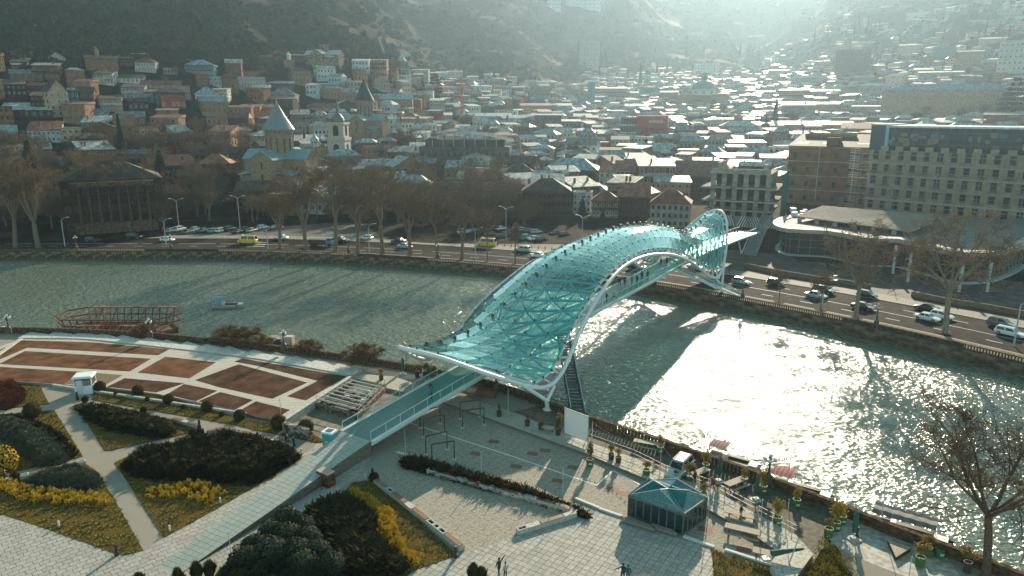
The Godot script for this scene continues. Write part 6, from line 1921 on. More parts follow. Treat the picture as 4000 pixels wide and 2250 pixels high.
func build_trees_far() -> void:
	var a = bare_tree(1, 17, 0.22, 0.42, 0.10, 5, 0.36)
	var b = bare_tree(2, 19, 0.30, 0.30, 0.13, 4, 0.38)
	var c = bare_tree(3, 14, 0.25, 0.6, 0.05, 6, 0.30)
	var pale = mat(0.30, 0.245, 0.18, 0.9, "mottle", 0.4)
	var d = bare_tree(4, 13.5, 0.30, 0.75, 0.02, 6, 0.25, 0, null, pale, mat(0.20, 0.14, 0.09, 0.9))
	var y = bare_tree(5, 7, 0.35, 0.5, 0.08, 3, 0.09, 0, null, null, null, 3)
	tree_kinds = {"plane": [17.0, a[0], a[1]], "tall": [19.0, b[0], b[1]], "broad": [14.0, c[0], c[1]], "pale": [13.5, d[0], d[1]], "young": [7.0, y[0], y[1]]}
	var tr = MB.new(); tr.tube([Vector3(0, -0.5, 0), Vector3(0, 3, 0)], [0.22, 0.2], 7)
	var trunk = tr.mesh(mat(0.1, 0.075, 0.05, 0.95))
	tree_kinds["cypress"] = [14.0, trunk, conifer(6, 14.0, 1.35, 46, mat(0.022, 0.030, 0.016, 0.95), -0.9, 14)]
	tree_kinds["fir"] = [12.0, trunk, conifer(7, 12.0, 3.1, 26, mat(0.024, 0.034, 0.022, 0.95), 0.25, 20)]
	tree_kinds["cedar"] = [13.0, trunk, conifer(8, 13.0, 6.0, 9, mat(0.022, 0.030, 0.018, 0.95), 0.08, 60)]
	var bt = leafy(9, 1500, Vector3(3.6, 3.0, 3.6), 0.42, mat(0.026, 0.030, 0.016, 0.95))
	var bw = MB.new()
	var bs = bare_tree(31, 5.0, 0.12, 0.9, 0.03, 6, 0.12, 0, null, null, mat(0.15, 0.085, 0.045, 0.9), 6)
	tree_kinds["scrub"] = [5.0, bs[0], bs[1]]
	rng.seed = 55
	# along the far embankment: trunk foot and crown top in the photograph
	var foot = [[60, 968, 690, "tall"], [150, 968, 650, "plane"], [385, 906, 640, "plane"], [522, 902, 660, "broad"], [1094, 970, 720, "plane"], [1197, 976, 655, "plane"], [1310, 980, 640, "tall"], [1398, 986, 690, "plane"], [1496, 991, 660, "tall"], [1604, 996, 700, "plane"], [1706, 1005, 775, "young"], [1805, 1012, 740, "plane"], [1905, 1020, 820, "young"], [2012, 1030, 870, "young"],
		[3345, 1242, 900, "pale"], [3690, 1302, 885, "pale"], [3042, 1182, 1065, "young"], [3205, 1212, 1085, "young"]]
	for f in foot:
		var p = G(f[0], f[1])
		var D = (p - Vector3(0, CAM_H, 0)).length() / FPX
		plant(f[3], p, (f[1] - f[2]) * D * 1.12, rng.randf() * TAU, placed("bare %s tree on the far embankment pavement" % {"tall": "tall narrow", "plane": "grey plane", "pale": "broad pale", "young": "thin young", "broad": "spreading"}[f[3]], p), "bare trees along the far embankment")
		var pit = MB.new(); pit.box(p + Vector3(0, 0.012, 0), Vector3(1.8, 0.02, 1.8))
		struct("tree_pit", pit, mat(0.07, 0.05, 0.035, 0.95))
	# behind the road and among the houses
	var kinds = ["plane", "broad", "tall", "plane", "broad"]
	var n = 0
	for q in [[340, 895, 17], [400, 900, 19], [445, 893, 18], [490, 902, 19], [545, 895, 18], [585, 900, 17], [630, 893, 16], [300, 895, 17], [250, 893, 16], [200, 890, 17], [30, 880, 15], [110, 860, 16], [220, 850, 14], [290, 850, 15], [600, 850, 13], [660, 830, 13], [720, 835, 14], [1000, 860, 14], [1060, 850, 13], [1150, 840, 14], [1240, 850, 15], [1290, 850, 16], [1370, 850, 17], [1440, 855, 17], [1500, 860, 16], [1570, 860, 14], [1640, 865, 13], [1720, 868, 14], [1790, 870, 12], [1860, 870, 13], [1920, 860, 12], [2000, 850, 11],
			[450, 640, 17], [520, 620, 18], [590, 625, 19], [640, 630, 20], [700, 610, 18], [760, 615, 19], [820, 600, 17], [880, 590, 16], [930, 590, 15], [980, 585, 13], [560, 560, 15], [660, 545, 15], [760, 540, 15], [860, 540, 14], [960, 545, 13], [330, 560, 11], [410, 570, 12], [240, 760, 14], [340, 740, 15], [480, 745, 13], [150, 740, 12], [60, 740, 13],
			[1480, 640, 16], [1540, 635, 16], [1600, 640, 15], [1500, 560, 13], [1560, 560, 12], [1640, 555, 12], [1700, 560, 12], [1380, 700, 12], [1460, 720, 13], [1540, 730, 12], [1900, 640, 12], [1980, 630, 13], [2060, 560, 12], [2030, 640, 11], [2330, 520, 15], [2380, 530, 16], [2120, 520, 12], [2860, 520, 10], [3150, 500, 12], [3170, 470, 12], [3120, 480, 12],
			[3490, 490, 16], [3560, 470, 17], [3620, 480, 18], [3700, 460, 18], [3760, 480, 17], [3830, 470, 17], [3900, 460, 15], [3440, 520, 12], [1340, 370, 12], [1370, 390, 11], [1300, 380, 12], [1390, 215, 11], [1365, 232, 11], [1410, 235, 10], [1520, 265, 10], [1200, 320, 9], [700, 300, 9], [650, 340, 9], [1660, 330, 9], [2600, 280, 10], [2650, 270, 10]]:
		var p = T(q[0] + rng.randf_range(-12, 12), q[1])
		plant(kinds[n % 5], p, q[2] * (0.68 if q[1] > 800 else 0.62 + 0.0004 * p.length()), rng.randf() * TAU, placed("leafless brown %s tree" % ["plane", "spreading", "tall", "round", "bushy"][n % 5], p), "bare trees among the houses", "", rng.randf_range(0.9, 1.25)); n += 1
	for q in 150:   # the brown belt of trees between the road and the old town
		var px = rng.randf_range(-60, 2020); var py = rng.randf_range(600, 868) if px < 1150 else rng.randf_range(690, 868)
		if px > 960 and px < 1260 and py < 800: continue
		var p = T(px, py)
		plant(kinds[q % 5], p, rng.randf_range(10, 15), rng.randf() * TAU, placed("leafless brown %s tree" % ["plane", "spreading", "tall", "round", "bushy"][q % 5], p), "bare trees among the houses", "", rng.randf_range(1.1, 1.45))
	# reddish scrub on the slope below the hillside houses and round the churches
	for q in 120:
		var px = rng.randf_range(380, 1000) if q < 34 else (rng.randf_range(1380, 1700) if q < 70 else rng.randf_range(-40, 2050))
		var py = rng.randf_range(560, 720) if q < 34 else (rng.randf_range(560, 760) if q < 70 else rng.randf_range(780, 880))
		var p = T(px, py)
		plant("scrub", p, rng.randf_range(5, 9), rng.randf() * TAU, placed("reddish leafless thicket shrub", p), "leafless shrubs on the slope", "shrub", rng.randf_range(1.1, 1.6)).set_meta("category", "shrub")
	for q in [[345, 897, 735, "fir"], [405, 899, 700, "fir"], [470, 897, 750, "fir"], [530, 899, 720, "fir"], [590, 897, 745, "fir"], [290, 897, 740, "cypress"], [482, 640, 470, "cypress"], [1415, 605, 540, "cypress"], [1253, 590, 530, "cypress"], [1190, 560, 500, "cypress"], [135, 760, 580, "fir"], [640, 770, 600, "fir"], [980, 690, 580, "cypress"], [1004, 700, 590, "cypress"], [2500, 345, 250, "cypress"], [2450, 320, 272, "fir"], [3025, 500, 382, "cypress"], [3430, 405, 372, "cypress"], [2290, 250, 198, "fir"], [2330, 262, 198, "cypress"], [2346, 268, 198, "cypress"], [2362, 275, 200, "fir"], [1883, 330, 272, "fir"], [1930, 330, 280, "fir"], [1700, 385, 285, "cedar"], [2565, 300, 238, "cypress"], [2605, 300, 236, "cypress"], [2558, 225, 188, "cypress"],
			[2785, 440, 385, "cedar"], [3950, 470, 328, "cedar"], [2862, 230, 175, "cedar"], [2890, 225, 165, "cypress"], [2925, 230, 172, "cedar"], [2960, 230, 185, "cedar"], [3180, 175, 122, "cypress"], [3230, 172, 118, "cypress"], [3245, 172, 118, "cypress"], [3335, 150, 90, "cypress"], [3350, 152, 92, "cypress"], [3385, 150, 72, "cypress"], [3412, 150, 100, "cypress"], [3420, 215, 165, "cypress"], [3440, 215, 168, "cypress"], [3470, 215, 172, "cypress"], [3684, 160, 115, "cypress"], [3850, 140, 90, "cypress"], [3900, 140, 95, "cypress"], [3940, 150, 105, "cypress"], [3740, 165, 120, "cypress"], [3820, 170, 125, "cypress"], [2274, 850, 765, "fir"], [2355, 870, 810, "fir"], [3030, 190, 160, "cypress"], [2680, 230, 180, "cypress"], [2750, 220, 175, "cypress"]]:
		var p = T(q[0], q[1])
		var D = (p - Vector3(0, CAM_H, 0)).length() / FPX
		plant(q[3], p, (q[1] - q[2]) * D, rng.randf() * TAU, placed("dark %s" % {"cypress": "slender cypress", "fir": "pointed fir tree", "cedar": "spreading cedar"}[q[3]], p), "dark evergreens among the houses")
	for q in 90:   # trees among the roofs of the lower town
		var p = T(rng.randf_range(1350, 3950), rng.randf_range(300, 640))
		var kd: String = ["cypress", "broad", "fir", "plane", "scrub", "broad"][q % 6]
		var o = plant(kd, p, rng.randf_range(9, 14), rng.randf() * TAU, placed("%s rising among the pale roofs" % {"cypress": "dark slim cypress", "broad": "brown spreading bare tree", "fir": "dark pointed evergreen", "plane": "grey leafless tree", "scrub": "bushy leafless tree"}[kd], p), "trees among the roofs of the town", "", rng.randf_range(0.9, 1.2))
	for q in 46:   # pointed trees along the hazy ridges
		var px = rng.randf_range(1750, 2620) if q < 24 else rng.randf_range(3200, 4000)
		var r = rng.randf_range(1750, 2050) if q < 24 else rng.randf_range(1400, 2000)
		var az = atan((px - 2000.0) / 2886.0)
		var x = sin(az) * r; var z = -cos(az) * r
		var p = Vector3(x, land_h(x, z), z)
		plant("fir" if q % 2 else "cypress", p, rng.randf_range(12, 22), 0, placed("hazy pointed evergreen on the far slope", p), "evergreens on the hazy ridge")
# ---- hedges, beds, benches of the near park ----------------------------------------------------------------------------
func tuft(kind: String, seed_: int) -> MB:
	rng.seed = seed_
	var mb = MB.new()
	match kind:
		"juniper":
			for k in 9:
				var a = TAU * (k + rng.randf()) / 9.0
				var d = Vector3(cos(a), rng.randf_range(0.15, 0.9), sin(a)).normalized(); var o = Vector3(-sin(a), 0, cos(a))
				var l = rng.randf_range(0.35, 0.75)
				for s in 3:
					var p = d * l * (0.25 + 0.25 * s) + Vector3(0, -0.05, 0)
					var w = 0.12 * (1.0 - s * 0.25)
					mb.tri(p + o * w, p - o * w, p + d * l * 0.4 + o * rng.randfn() * 0.05, Vector3(0, -1, 0))
		"lavender":
			for k in 60:
				var d = Vector3(rng.randfn(), absf(rng.randfn()) + 0.2, rng.randfn()).normalized()
				var o = d.cross(Vector3(rng.randfn(), rng.randfn(), rng.randfn())).normalized()
				var p = d * rng.randf_range(0.25, 0.38)
				mb.tri(p + o * 0.05, p - o * 0.05, p + d * rng.randf_range(0.12, 0.25), Vector3(0, -1, 0))
		"yellow":
			for k in 46:
				var d = Vector3(rng.randfn(), rng.randfn() * 0.8 + 0.5, rng.randfn()).normalized()
				var o = d.cross(Vector3(rng.randfn(), rng.randfn(), rng.randfn())).normalized()
				var p = d * Vector3(0.22, 0.34, 0.22) * rng.randf_range(0.6, 1.1) + Vector3(0, 0.2, 0)
				mb.tri(p + o * 0.06, p - o * 0.06, p + d * rng.randf_range(0.08, 0.17) + Vector3(0, 0.05, 0), Vector3(0, -1, 0))
		"box":
			for k in 70:
				var d = Vector3(rng.randfn(), rng.randfn(), rng.randfn()).normalized()
				var o = d.cross(Vector3(rng.randfn(), rng.randfn(), rng.randfn())).normalized()
				var p = d * rng.randf_range(0.3, 0.5)
				mb.tri(p + o * 0.07, p - o * 0.07, p + (d + Vector3(0, 0.5, 0)) * 0.1, Vector3.ZERO)
	return mb
func edge_dist(p: Vector2, pg: PackedVector2Array) -> float:
	var b = 1e9
	for i in pg.size(): b = minf(b, p.distance_to(Geometry2D.get_closest_point_to_segment(p, pg[i], pg[(i + 1) % pg.size()])))
	return b
func hedge(label: String, px: Array, h: float, kind: String, m: StandardMaterial3D, core: StandardMaterial3D, per: float, sc: float, soft: float, lump: float, seed_: int, cat = "hedge") -> void:
	var pg = P(px, h * 0.4)
	rng.seed = seed_
	var lo = Vector2(1e9, 1e9); var hi = Vector2(-1e9, -1e9)
	for p in pg: lo = lo.min(p); hi = hi.max(p)
	var c = (lo + hi) * 0.5
	var o = thing("flower_bed" if cat == "flower bed" else ("shrub_bed" if cat == "shrub" else "hedge"), label, cat, Vector3(c.x, 0, c.y))
	var top = func(p: Vector2) -> float:
		var d = edge_dist(p, pg)
		return h * smoothstep(-0.05, soft, d) * (1.0 + lump * noise.get_noise_2d(p.x * 0.55 + seed_, p.y * 0.55) + lump * 0.8 * noise.get_noise_2d(p.x * 1.6, p.y * 1.6 + seed_))
	var mb = MB.new()
	var cs = 0.4
	var nx = int((hi.x - lo.x) / cs) + 2; var nz = int((hi.y - lo.y) / cs) + 2
	var hs = []
	for j in nz + 1:
		var row = []
		for i in nx + 1:
			var p = lo + Vector2(i, j) * cs - Vector2.ONE * cs * 0.5
			row.append(Vector3(p.x - c.x, top.call(p) * 0.86 if Geometry2D.is_point_in_polygon(p, pg) else -0.05, p.y - c.y))
		hs.append(row)
	for j in nz:
		for i in nx:
			if hs[j][i].y > 0 or hs[j + 1][i].y > 0 or hs[j][i + 1].y > 0 or hs[j + 1][i + 1].y > 0:
				mb.quad(hs[j][i], hs[j][i + 1], hs[j + 1][i + 1], hs[j + 1][i], hs[j][i] + Vector3.DOWN * 3)
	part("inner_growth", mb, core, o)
	var spots: Array[Transform3D] = []
	for k in int((hi.x - lo.x) * (hi.y - lo.y) * per):
		var p = Vector2(rng.randf_range(lo.x, hi.x), rng.randf_range(lo.y, hi.y))
		if not Geometry2D.is_point_in_polygon(p, pg): continue
		var y: float = top.call(p)
		var s = sc * rng.randf_range(0.7, 1.35)
		var b = Basis(Vector3.UP, rng.randf() * TAU) * Basis(Vector3.RIGHT, rng.randfn() * 0.25)
		spots.append(Transform3D(b.scaled(Vector3(s, s * rng.randf_range(0.8, 1.2), s)), Vector3(p.x - c.x, y * 0.86, p.y - c.y)))
	scatter("foliage", tuft(kind, seed_ + 1).mesh(m), spots, o)
	landmark(o.position, "the " + label.split(" beside ")[0].split(" on ")[0].split(" along ")[0].split(" below ")[0])
func ball_bush(px: float, py: float, r: float, m: StandardMaterial3D, what = "round clipped bush") -> void:
	var p = G(px, py)
	var o = thing("ball_bush", placed(what, p), "bush", p, rng.randf() * TAU, "round clipped bushes of the park")
	if not protos.has("ball"): protos["ball"] = {}
	var key = "%s" % m
	if not protos["ball"].has(key):
		var mb = MB.new()
		for k in 900:
			var d = Vector3(rng.randfn(), rng.randfn(), rng.randfn()).normalized()
			var e = d.cross(Vector3(rng.randfn(), rng.randfn(), rng.randfn())).normalized()
			var q = Vector3(0, 0.86, 0) + d * rng.randf_range(0.84, 1.02)
			mb.tri(q + e * 0.12, q - e * 0.09 + d * 0.03, q + d.cross(e) * 0.14 + d * 0.06, Vector3(0, 0.86, 0))
		protos["ball"][key] = mb.mesh(m)
	put_mesh("foliage", protos["ball"][key], o)
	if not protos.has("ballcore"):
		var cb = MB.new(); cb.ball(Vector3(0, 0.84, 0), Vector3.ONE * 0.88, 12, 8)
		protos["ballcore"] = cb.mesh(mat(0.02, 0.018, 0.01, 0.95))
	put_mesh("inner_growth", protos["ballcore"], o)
	o.scale = Vector3.ONE * r
func bench_row(label: String, pts: Array, kinds: String, parent_h = 0.0) -> void:
	# kinds: w timber seat, p planter box, b plain block, c bin
	var a = G(pts[0], pts[1]); var b = G(pts[2], pts[3])
	var o = thing("bench", label, "bench", a, 0)
	var d = (b - a); var yaw = -atan2(d.z, d.x)
	o.rotation.y = yaw
	var l = d.length()
	var weights = {"w": 2.3, "p": 0.9, "b": 1.1, "c": 0.7}
	var tot = 0.0
	for ch in kinds: tot += weights[ch]
	var x = 0.0
	var con = mat(0.52, 0.50, 0.46, 0.8, "mottle", 0.5)
	for ch in kinds:
		var w: float = l * weights[ch] / tot
		var m = MB.new()
		if ch == "p" or ch == "c":
			for s in [[Vector3(w / 2, 0.26, 0.24), Vector3(w - 0.04, 0.52, 0.1)], [Vector3(w / 2, 0.26, -0.24), Vector3(w - 0.04, 0.52, 0.1)], [Vector3(0.08, 0.26, 0), Vector3(0.12, 0.52, 0.38)], [Vector3(w - 0.08, 0.26, 0), Vector3(w * 0.0 + 0.12, 0.52, 0.38)], [Vector3(w / 2, 0.15, 0), Vector3(w - 0.28, 0.3, 0.38)]]:
				m.box(s[0], s[1])
			part("planter_box", m, con, o).position = Vector3(x, 0, 0)
			var so = MB.new(); so.box(Vector3(w / 2, 0.33, 0), Vector3(w - 0.3, 0.06, 0.36)); part("soil", so, mat(0.04, 0.03, 0.02, 0.95), o).position = Vector3(x, 0, 0)
		else:
			m.box(Vector3(w / 2, 0.22, 0), Vector3(w - 0.03, 0.44 if ch == "w" else 0.52, 0.58))
			part("block", m, con, o).position = Vector3(x, 0.02, 0)
			if ch == "w":
				for k in 5:
					var s = MB.new(); s.box(Vector3(w / 2, 0.49, -0.2 + k * 0.1), Vector3(w - 0.25, 0.05, 0.085))
					part("slat", s, mat(0.25, 0.115, 0.06, 0.65, "mottle", 1.0), o).position = Vector3(x, 0, 0)
		x += w
func build_garden() -> void:
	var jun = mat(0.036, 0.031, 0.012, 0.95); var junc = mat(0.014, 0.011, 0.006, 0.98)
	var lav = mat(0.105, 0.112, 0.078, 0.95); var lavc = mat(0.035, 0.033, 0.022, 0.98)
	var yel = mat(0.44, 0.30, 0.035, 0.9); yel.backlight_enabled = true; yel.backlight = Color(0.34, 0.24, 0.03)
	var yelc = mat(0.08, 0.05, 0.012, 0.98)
	var dgr = mat(0.035, 0.042, 0.026, 0.95)
	hedge("low dark spreading juniper hedge beside the upper path", [292, 1578, 330, 1575, 480, 1598, 600, 1625, 672, 1645, 676, 1690, 640, 1702, 540, 1696, 420, 1668, 340, 1632], 1.0, "juniper", jun, junc, 16, 1.0, 1.3, 0.5, 101)
	hedge("largest dark juniper hedge on the long central lawn", [470, 1810, 560, 1750, 680, 1735, 770, 1712, 900, 1690, 1030, 1716, 1140, 1752, 1172, 1780, 1090, 1830, 1000, 1880, 900, 1880, 800, 1865, 640, 1870, 520, 1850], 1.1, "juniper", jun, junc, 14, 1.1, 1.4, 0.5, 102)
	hedge("dark juniper hedge filling the corner lawn beside the ramp", [1172, 2015, 1240, 1970, 1320, 1935, 1380, 1945, 1430, 1985, 1470, 2040, 1480, 2110, 1560, 2180, 1590, 2215, 1500, 2260, 1350, 2260, 1290, 2190, 1230, 2090, 1180, 2050], 1.0, "juniper", jun, junc, 14, 1.1, 1.2, 0.5, 103)
	hedge("narrow dark juniper hedge along the cobbled square", [1556, 1790, 1640, 1790, 1700, 1806, 1860, 1848, 2000, 1890, 2100, 1925, 2220, 1965, 2320, 2010, 2290, 2022, 2210, 1985, 2060, 1945, 1880, 1900, 1700, 1850, 1580, 1820], 0.8, "juniper", jun, junc, 18, 0.9, 0.8, 0.5, 104)
	hedge("silvery lavender hedge curving round the left lawn", [-40, 1650, 40, 1642, 110, 1658, 190, 1705, 240, 1755, 262, 1790, 240, 1808, 150, 1812, 100, 1770, 50, 1720, -40, 1690], 0.9, "lavender", lav, lavc, 20, 0.95, 1.0, 0.7, 105)
	hedge("small silvery lavender mound below the wooden bench", [90, 1878, 200, 1842, 300, 1832, 370, 1848, 398, 1880, 370, 1902, 300, 1900, 200, 1895], 0.8, "lavender", lav, lavc, 20, 0.95, 0.9, 0.7, 106)
	hedge("long bed of bright yellow shrubs on the lower left lawn", [-40, 1890, 60, 1882, 130, 1910, 230, 1925, 340, 1930, 420, 1938, 446, 1962, 420, 1978, 330, 1978, 200, 1972, 100, 1958, 0, 1925, -40, 1915], 0.2, "yellow", yel, yelc, 6, 0.85, 0.4, 0.5, 107, "flower bed")
	hedge("leaf-shaped bed of yellow shrubs on the central lawn", [552, 1928, 600, 1912, 700, 1895, 760, 1888, 840, 1900, 900, 1922, 870, 1940, 840, 1968, 800, 1976, 740, 1962, 680, 1952, 600, 1950, 560, 1945], 0.18, "yellow", yel, yelc, 5, 0.8, 0.4, 0.6, 108, "flower bed")
	hedge("curving strip of yellow shrubs beside the corner juniper hedge", [1330, 1930, 1380, 1918, 1440, 1945, 1480, 1970, 1520, 2000, 1545, 2050, 1552, 2090, 1600, 2140, 1650, 2180, 1640, 2210, 1590, 2210, 1540, 2160, 1490, 2110, 1472, 2060, 1450, 2010, 1420, 1975, 1360, 1950], 0.24, "yellow", yel, yelc, 6, 0.95, 0.4, 0.6, 109, "flower bed")
	hedge("cluster of rounded dark green shrubs in the lower corner", [860, 2250, 900, 2180, 1000, 2125, 1060, 2090, 1130, 2050, 1180, 2060, 1240, 2110, 1250, 2170, 1330, 2200, 1350, 2262, 1100, 2330, 900, 2330], 1.3, "box", dgr, junc, 16, 0.9, 0.8, 0.9, 110, "shrub")
	hedge("golden bushes at the foot of the quay platform", [3170, 2200, 3230, 2165, 3290, 2185, 3300, 2230, 3340, 2240, 3330, 2330, 3150, 2330], 1.5, "box", mat(0.24, 0.175, 0.03, 0.9), yelc, 11, 0.75, 0.5, 1.5, 111, "shrub")
	hedge("reddish brown shrub bed at the left edge of the park", [-40, 1500, 60, 1495, 95, 1520, 90, 1560, 30, 1592, -40, 1590], 0.8, "box", mat(0.13, 0.05, 0.025, 0.9), junc, 18, 0.7, 0.7, 0.6, 112, "shrub")
	hedge("dark low hedge behind the lavender on the left lawn", [-40, 1635, 60, 1624, 150, 1650, 240, 1700, 300, 1770, 280, 1790, 240, 1745, 150, 1680, 60, 1648, -40, 1645], 0.5, "juniper", jun, junc, 18, 0.8, 0.6, 0.5, 113)
	rng.seed = 66
	var bb = mat(0.060, 0.046, 0.018, 0.9)
	for q in [[127, 1630, 1.05], [540, 1541, 0.75], [660, 1576, 0.72], [810, 1605, 0.75], [937, 1640, 0.75], [392, 1528, 0.8], [1090, 1672, 0.95], [1196, 1692, 0.95], [653, 1695, 0.9]]: ball_bush(q[0], q[1], q[2], bb)
	for q in [[755, 1708, 0.55], [782, 1700, 0.5], [334, 1570, 0.45], [62, 1878, 0.5], [562, 1612, 0.45], [1461, 1880, 0.55]]: ball_bush(q[0], q[1], q[2], mat(0.03, 0.024, 0.012, 0.9), "small dark topiary ball")
	ball_bush(5, 1850, 1.7, mat(0.30, 0.18, 0.025, 0.9), "big golden bush at the left edge")
	for q in [[1120, 2075, 1.3], [1190, 2095, 1.1], [1062, 2125, 1.2], [1125, 2150, 1.4], [1210, 2150, 1.2], [1000, 2180, 1.2], [1160, 2205, 1.3], [1245, 2205, 1.2], [1060, 2215, 1.5], [1300, 2245, 1.1], [1190, 2255, 1.3], [975, 2240, 1.3]]: ball_bush(q[0], q[1], q[2], mat(0.050, 0.060, 0.040, 0.95), "rounded grey-green shrub in the lower corner cluster")
	for q in [[455, 1545], [577, 1566], [717, 1598], [867, 1625]]: ball_bush(q[0], q[1], 0.35, bb, "low straggly bush on the grass strip")
	# conical shrubs at the bottom edge
	for q in [[770, 2262, 1.5], [822, 2250, 1.3], [700, 2290, 1.6], [1110, 2262, 1.2], [1850, 2262, 1.3], [1880, 2270, 1.1], [545, 2290, 1.0]]:
		var p = G(q[0], q[1])
		var o = thing("conical_shrub", placed("upright dark conical shrub at the bottom edge", p), "shrub", p, 0, "upright shrubs at the bottom edge")
		put_mesh("foliage", conifer(int(q[0]), q[2], 0.55, 14, mat(0.06, 0.058, 0.022, 0.95), -0.8, 14), o)
	# benches
	bench_row("long white bench with timber seats along the corner lawn", [1464, 1882, 1806, 2152], "wpwbwpcpw")
	bench_row("white bench with timber seats below the narrow juniper hedge", [1672, 1846, 2190, 1988], "pwbwbwbw")
	bench_row("short white bench section turning the corner of the court", [2190, 1988, 2252, 2014], "wb")
	bench_row("white bench with a timber seat and an empty planter by the plaza", [2248, 2016, 2020, 2086], "bwbp")
	bench_row("white bench with timber seat above the small lavender mound", [78, 1874, 338, 1814], "pwwp")
	bench_row("short white bench with timber seats at the end of the upper hedge", [676, 1646, 774, 1672], "wbw")
	bench_row("white bench beginning the row above the central hedge", [810, 1700, 875, 1682], "w")
	bench_row("long white bench with timber seats above the central hedge", [875, 1682, 1140, 1748], "wpwbwbw")
	bench_row("short white bench by the topiary balls", [682, 1728, 738, 1712], "w")
	bench_row("white bench at the left edge beside a seated person", [-30, 1900, 50, 1880], "wb")
	# bollard lamps
	var bl = MB.new(); bl.lathe(Vector3.ZERO, [[0.2, 0], [0.2, 0.35], [0.14, 0.36], [0.14, 0.9], [0.17, 0.92], [0.15, 1.1], [0.0, 1.12]], 12)
	var bm = bl.mesh(mat(0.03, 0.026, 0.024, 0.5))
	for q in [[457, 2170], [1780, 2178], [780, 1672], [1456, 1866], [303, 1562], [1148, 1742], [3345, 2100]]:
		var p = G(q[0], q[1])
		var b = put_mesh("bollard_lamp", bm); b.position = p
		tag(b, placed("short black bollard lamp", p), "bollard", "black bollard lamps")
	var sl = MB.new(); sl.lathe(Vector3.ZERO, [[0.09, 0], [0.09, 0.62], [0.0, 0.64]], 8)
	var sm = sl.mesh(mat(0.6, 0.6, 0.57, 0.5))
	for q in [[861, 1965], [664, 2075], [231, 2058], [1177, 1772], [1428, 1873], [35, 1510]]:
		var p = G(q[0], q[1])
		var b = put_mesh("light_post", sm); b.position = p
		tag(b, placed("short white light post on the grass", p), "post", "white light posts")
	# white kiosk
	var kp = G(338, 1530)
	var ko = thing("kiosk", "small white guard kiosk with glazed upper half by the ball bushes", "kiosk", kp, 0.25)
	landmark(kp, "the white kiosk")
	var wm = mat(0.66, 0.70, 0.70, 0.6)
	var m = MB.new(); m.box(Vector3(0, 0.6, 0), Vector3(2.2, 1.2, 2.0))
	for x in [-1.05, 1.05]:
		for z in [-0.95, 0.95]: m.box(Vector3(x, 1.75, z), Vector3(0.1, 1.1, 0.1))
	part("wall", m, wm, ko)
	m = MB.new(); m.box(Vector3(0, 2.4, 0), Vector3(2.5, 0.2, 2.3)); m.box(Vector3(0, 2.53, 0), Vector3(2.2, 0.07, 2.0)); part("roof", m, wm, ko)
	for f in [[Vector3(0, 1.75, 0.97), 0.0, 2.0], [Vector3(0, 1.75, -0.97), 0.0, 2.0], [Vector3(1.07, 1.75, 0), PI / 2, 1.8], [Vector3(-1.07, 1.75, 0), PI / 2, 1.8]]:
		m = MB.new(); m.box(Vector3.ZERO, Vector3(f[2], 1.08, 0.02))
		var g = part("window_pane", m, glass(0.03, 0.07, 0.07, 0.45, 0.05), ko); g.position = f[0]; g.rotation.y = f[1]
	m = MB.new(); m.box(Vector3(-0.45, 1.05, 1.015), Vector3(0.8, 2.0, 0.04)); part("door", m, mat(0.5, 0.55, 0.55, 0.5), ko)
	# blue booth and the red box by the ramp
	var bp = G(1293, 1760)
	var bo = thing("booth", "teal blue vending booth with a pale roof panel beside the ramp", "booth", bp, -0.35)
	m = MB.new(); m.box(Vector3(0, 1.15, 0), Vector3(1.35, 2.3, 1.1)); part("cabinet", m, mat(0.03, 0.25, 0.30, 0.5), bo)
	m = MB.new(); m.box(Vector3(0, 2.4, 0), Vector3(1.5, 0.2, 1.25)); part("roof", m, mat(0.65, 0.67, 0.66, 0.5), bo)
	m = MB.new(); m.box(Vector3(0, 2.53, 0), Vector3(0.75, 0.05, 0.7)); part("roof_panel", m, mat(0.05, 0.07, 0.08, 0.3), bo)
	m = MB.new(); m.box(Vector3(0.68, 1.35, 0), Vector3(0.03, 1.0, 0.8)); part("window", m, mat(0.1, 0.32, 0.36, 0.2), bo)
	m = MB.new(); m.ball(Vector3(-0.1, 0.95, 0.553), Vector3(0.4, 0.5, 0.012), 12, 8); part("panel_print", m, mat(0.42, 0.38, 0.25, 0.6), bo)
	m = MB.new()
	for k in 4: m.box(Vector3(1.5, 0.15 + 0.12 * k, -0.35 - 0.2 * k), Vector3(1.5, 0.06, 0.28), Basis(Vector3.BACK, 0.12))
	tag(part("pallet_steps", m, mat(0.10, 0.065, 0.045, 0.85)), "dark slatted wooden pallet leaning beside the teal booth", "pallet").transform = Transform3D(Basis(Vector3.UP, -0.6), bp)
	var rp = G(1275, 1892)
	m = MB.new(); m.box(Vector3(0, 0.75, 0), Vector3(1.8, 1.5, 1.0))
	var ro = thing("utility_box", "rust red utility box with a tan lid beside the ramp wall", "box", rp, -0.62)
	part("cabinet", m, mat(0.22, 0.065, 0.04, 0.8, "patch", 0.5), ro)
	m = MB.new(); m.box(Vector3(0, 1.53, 0), Vector3(1.86, 0.06, 1.06)); part("lid", m, mat(0.36, 0.27, 0.2, 0.8), ro)
	# long pale wall by the ball bushes
	var w0 = G(1112, 1688); var w1 = G(1208, 1716)
	m = MB.new(); m.beam(w0 + Vector3(0, 0.65, 0), w1 + Vector3(0, 0.65, 0), 0.6, 1.3)
	tag(part("end_wall", m, mat(0.34, 0.31, 0.27, 0.85, "patch", 0.3)), "short concrete end wall between two round bushes by the lower court", "wall")
	# beams over the sunken stairs
	var c0 = G(1236, 1569, 0.9); var c1 = G(1382, 1476, 0.9); var c2 = G(1503, 1504, 0.9); var c3 = G(1394, 1612, 0.9)
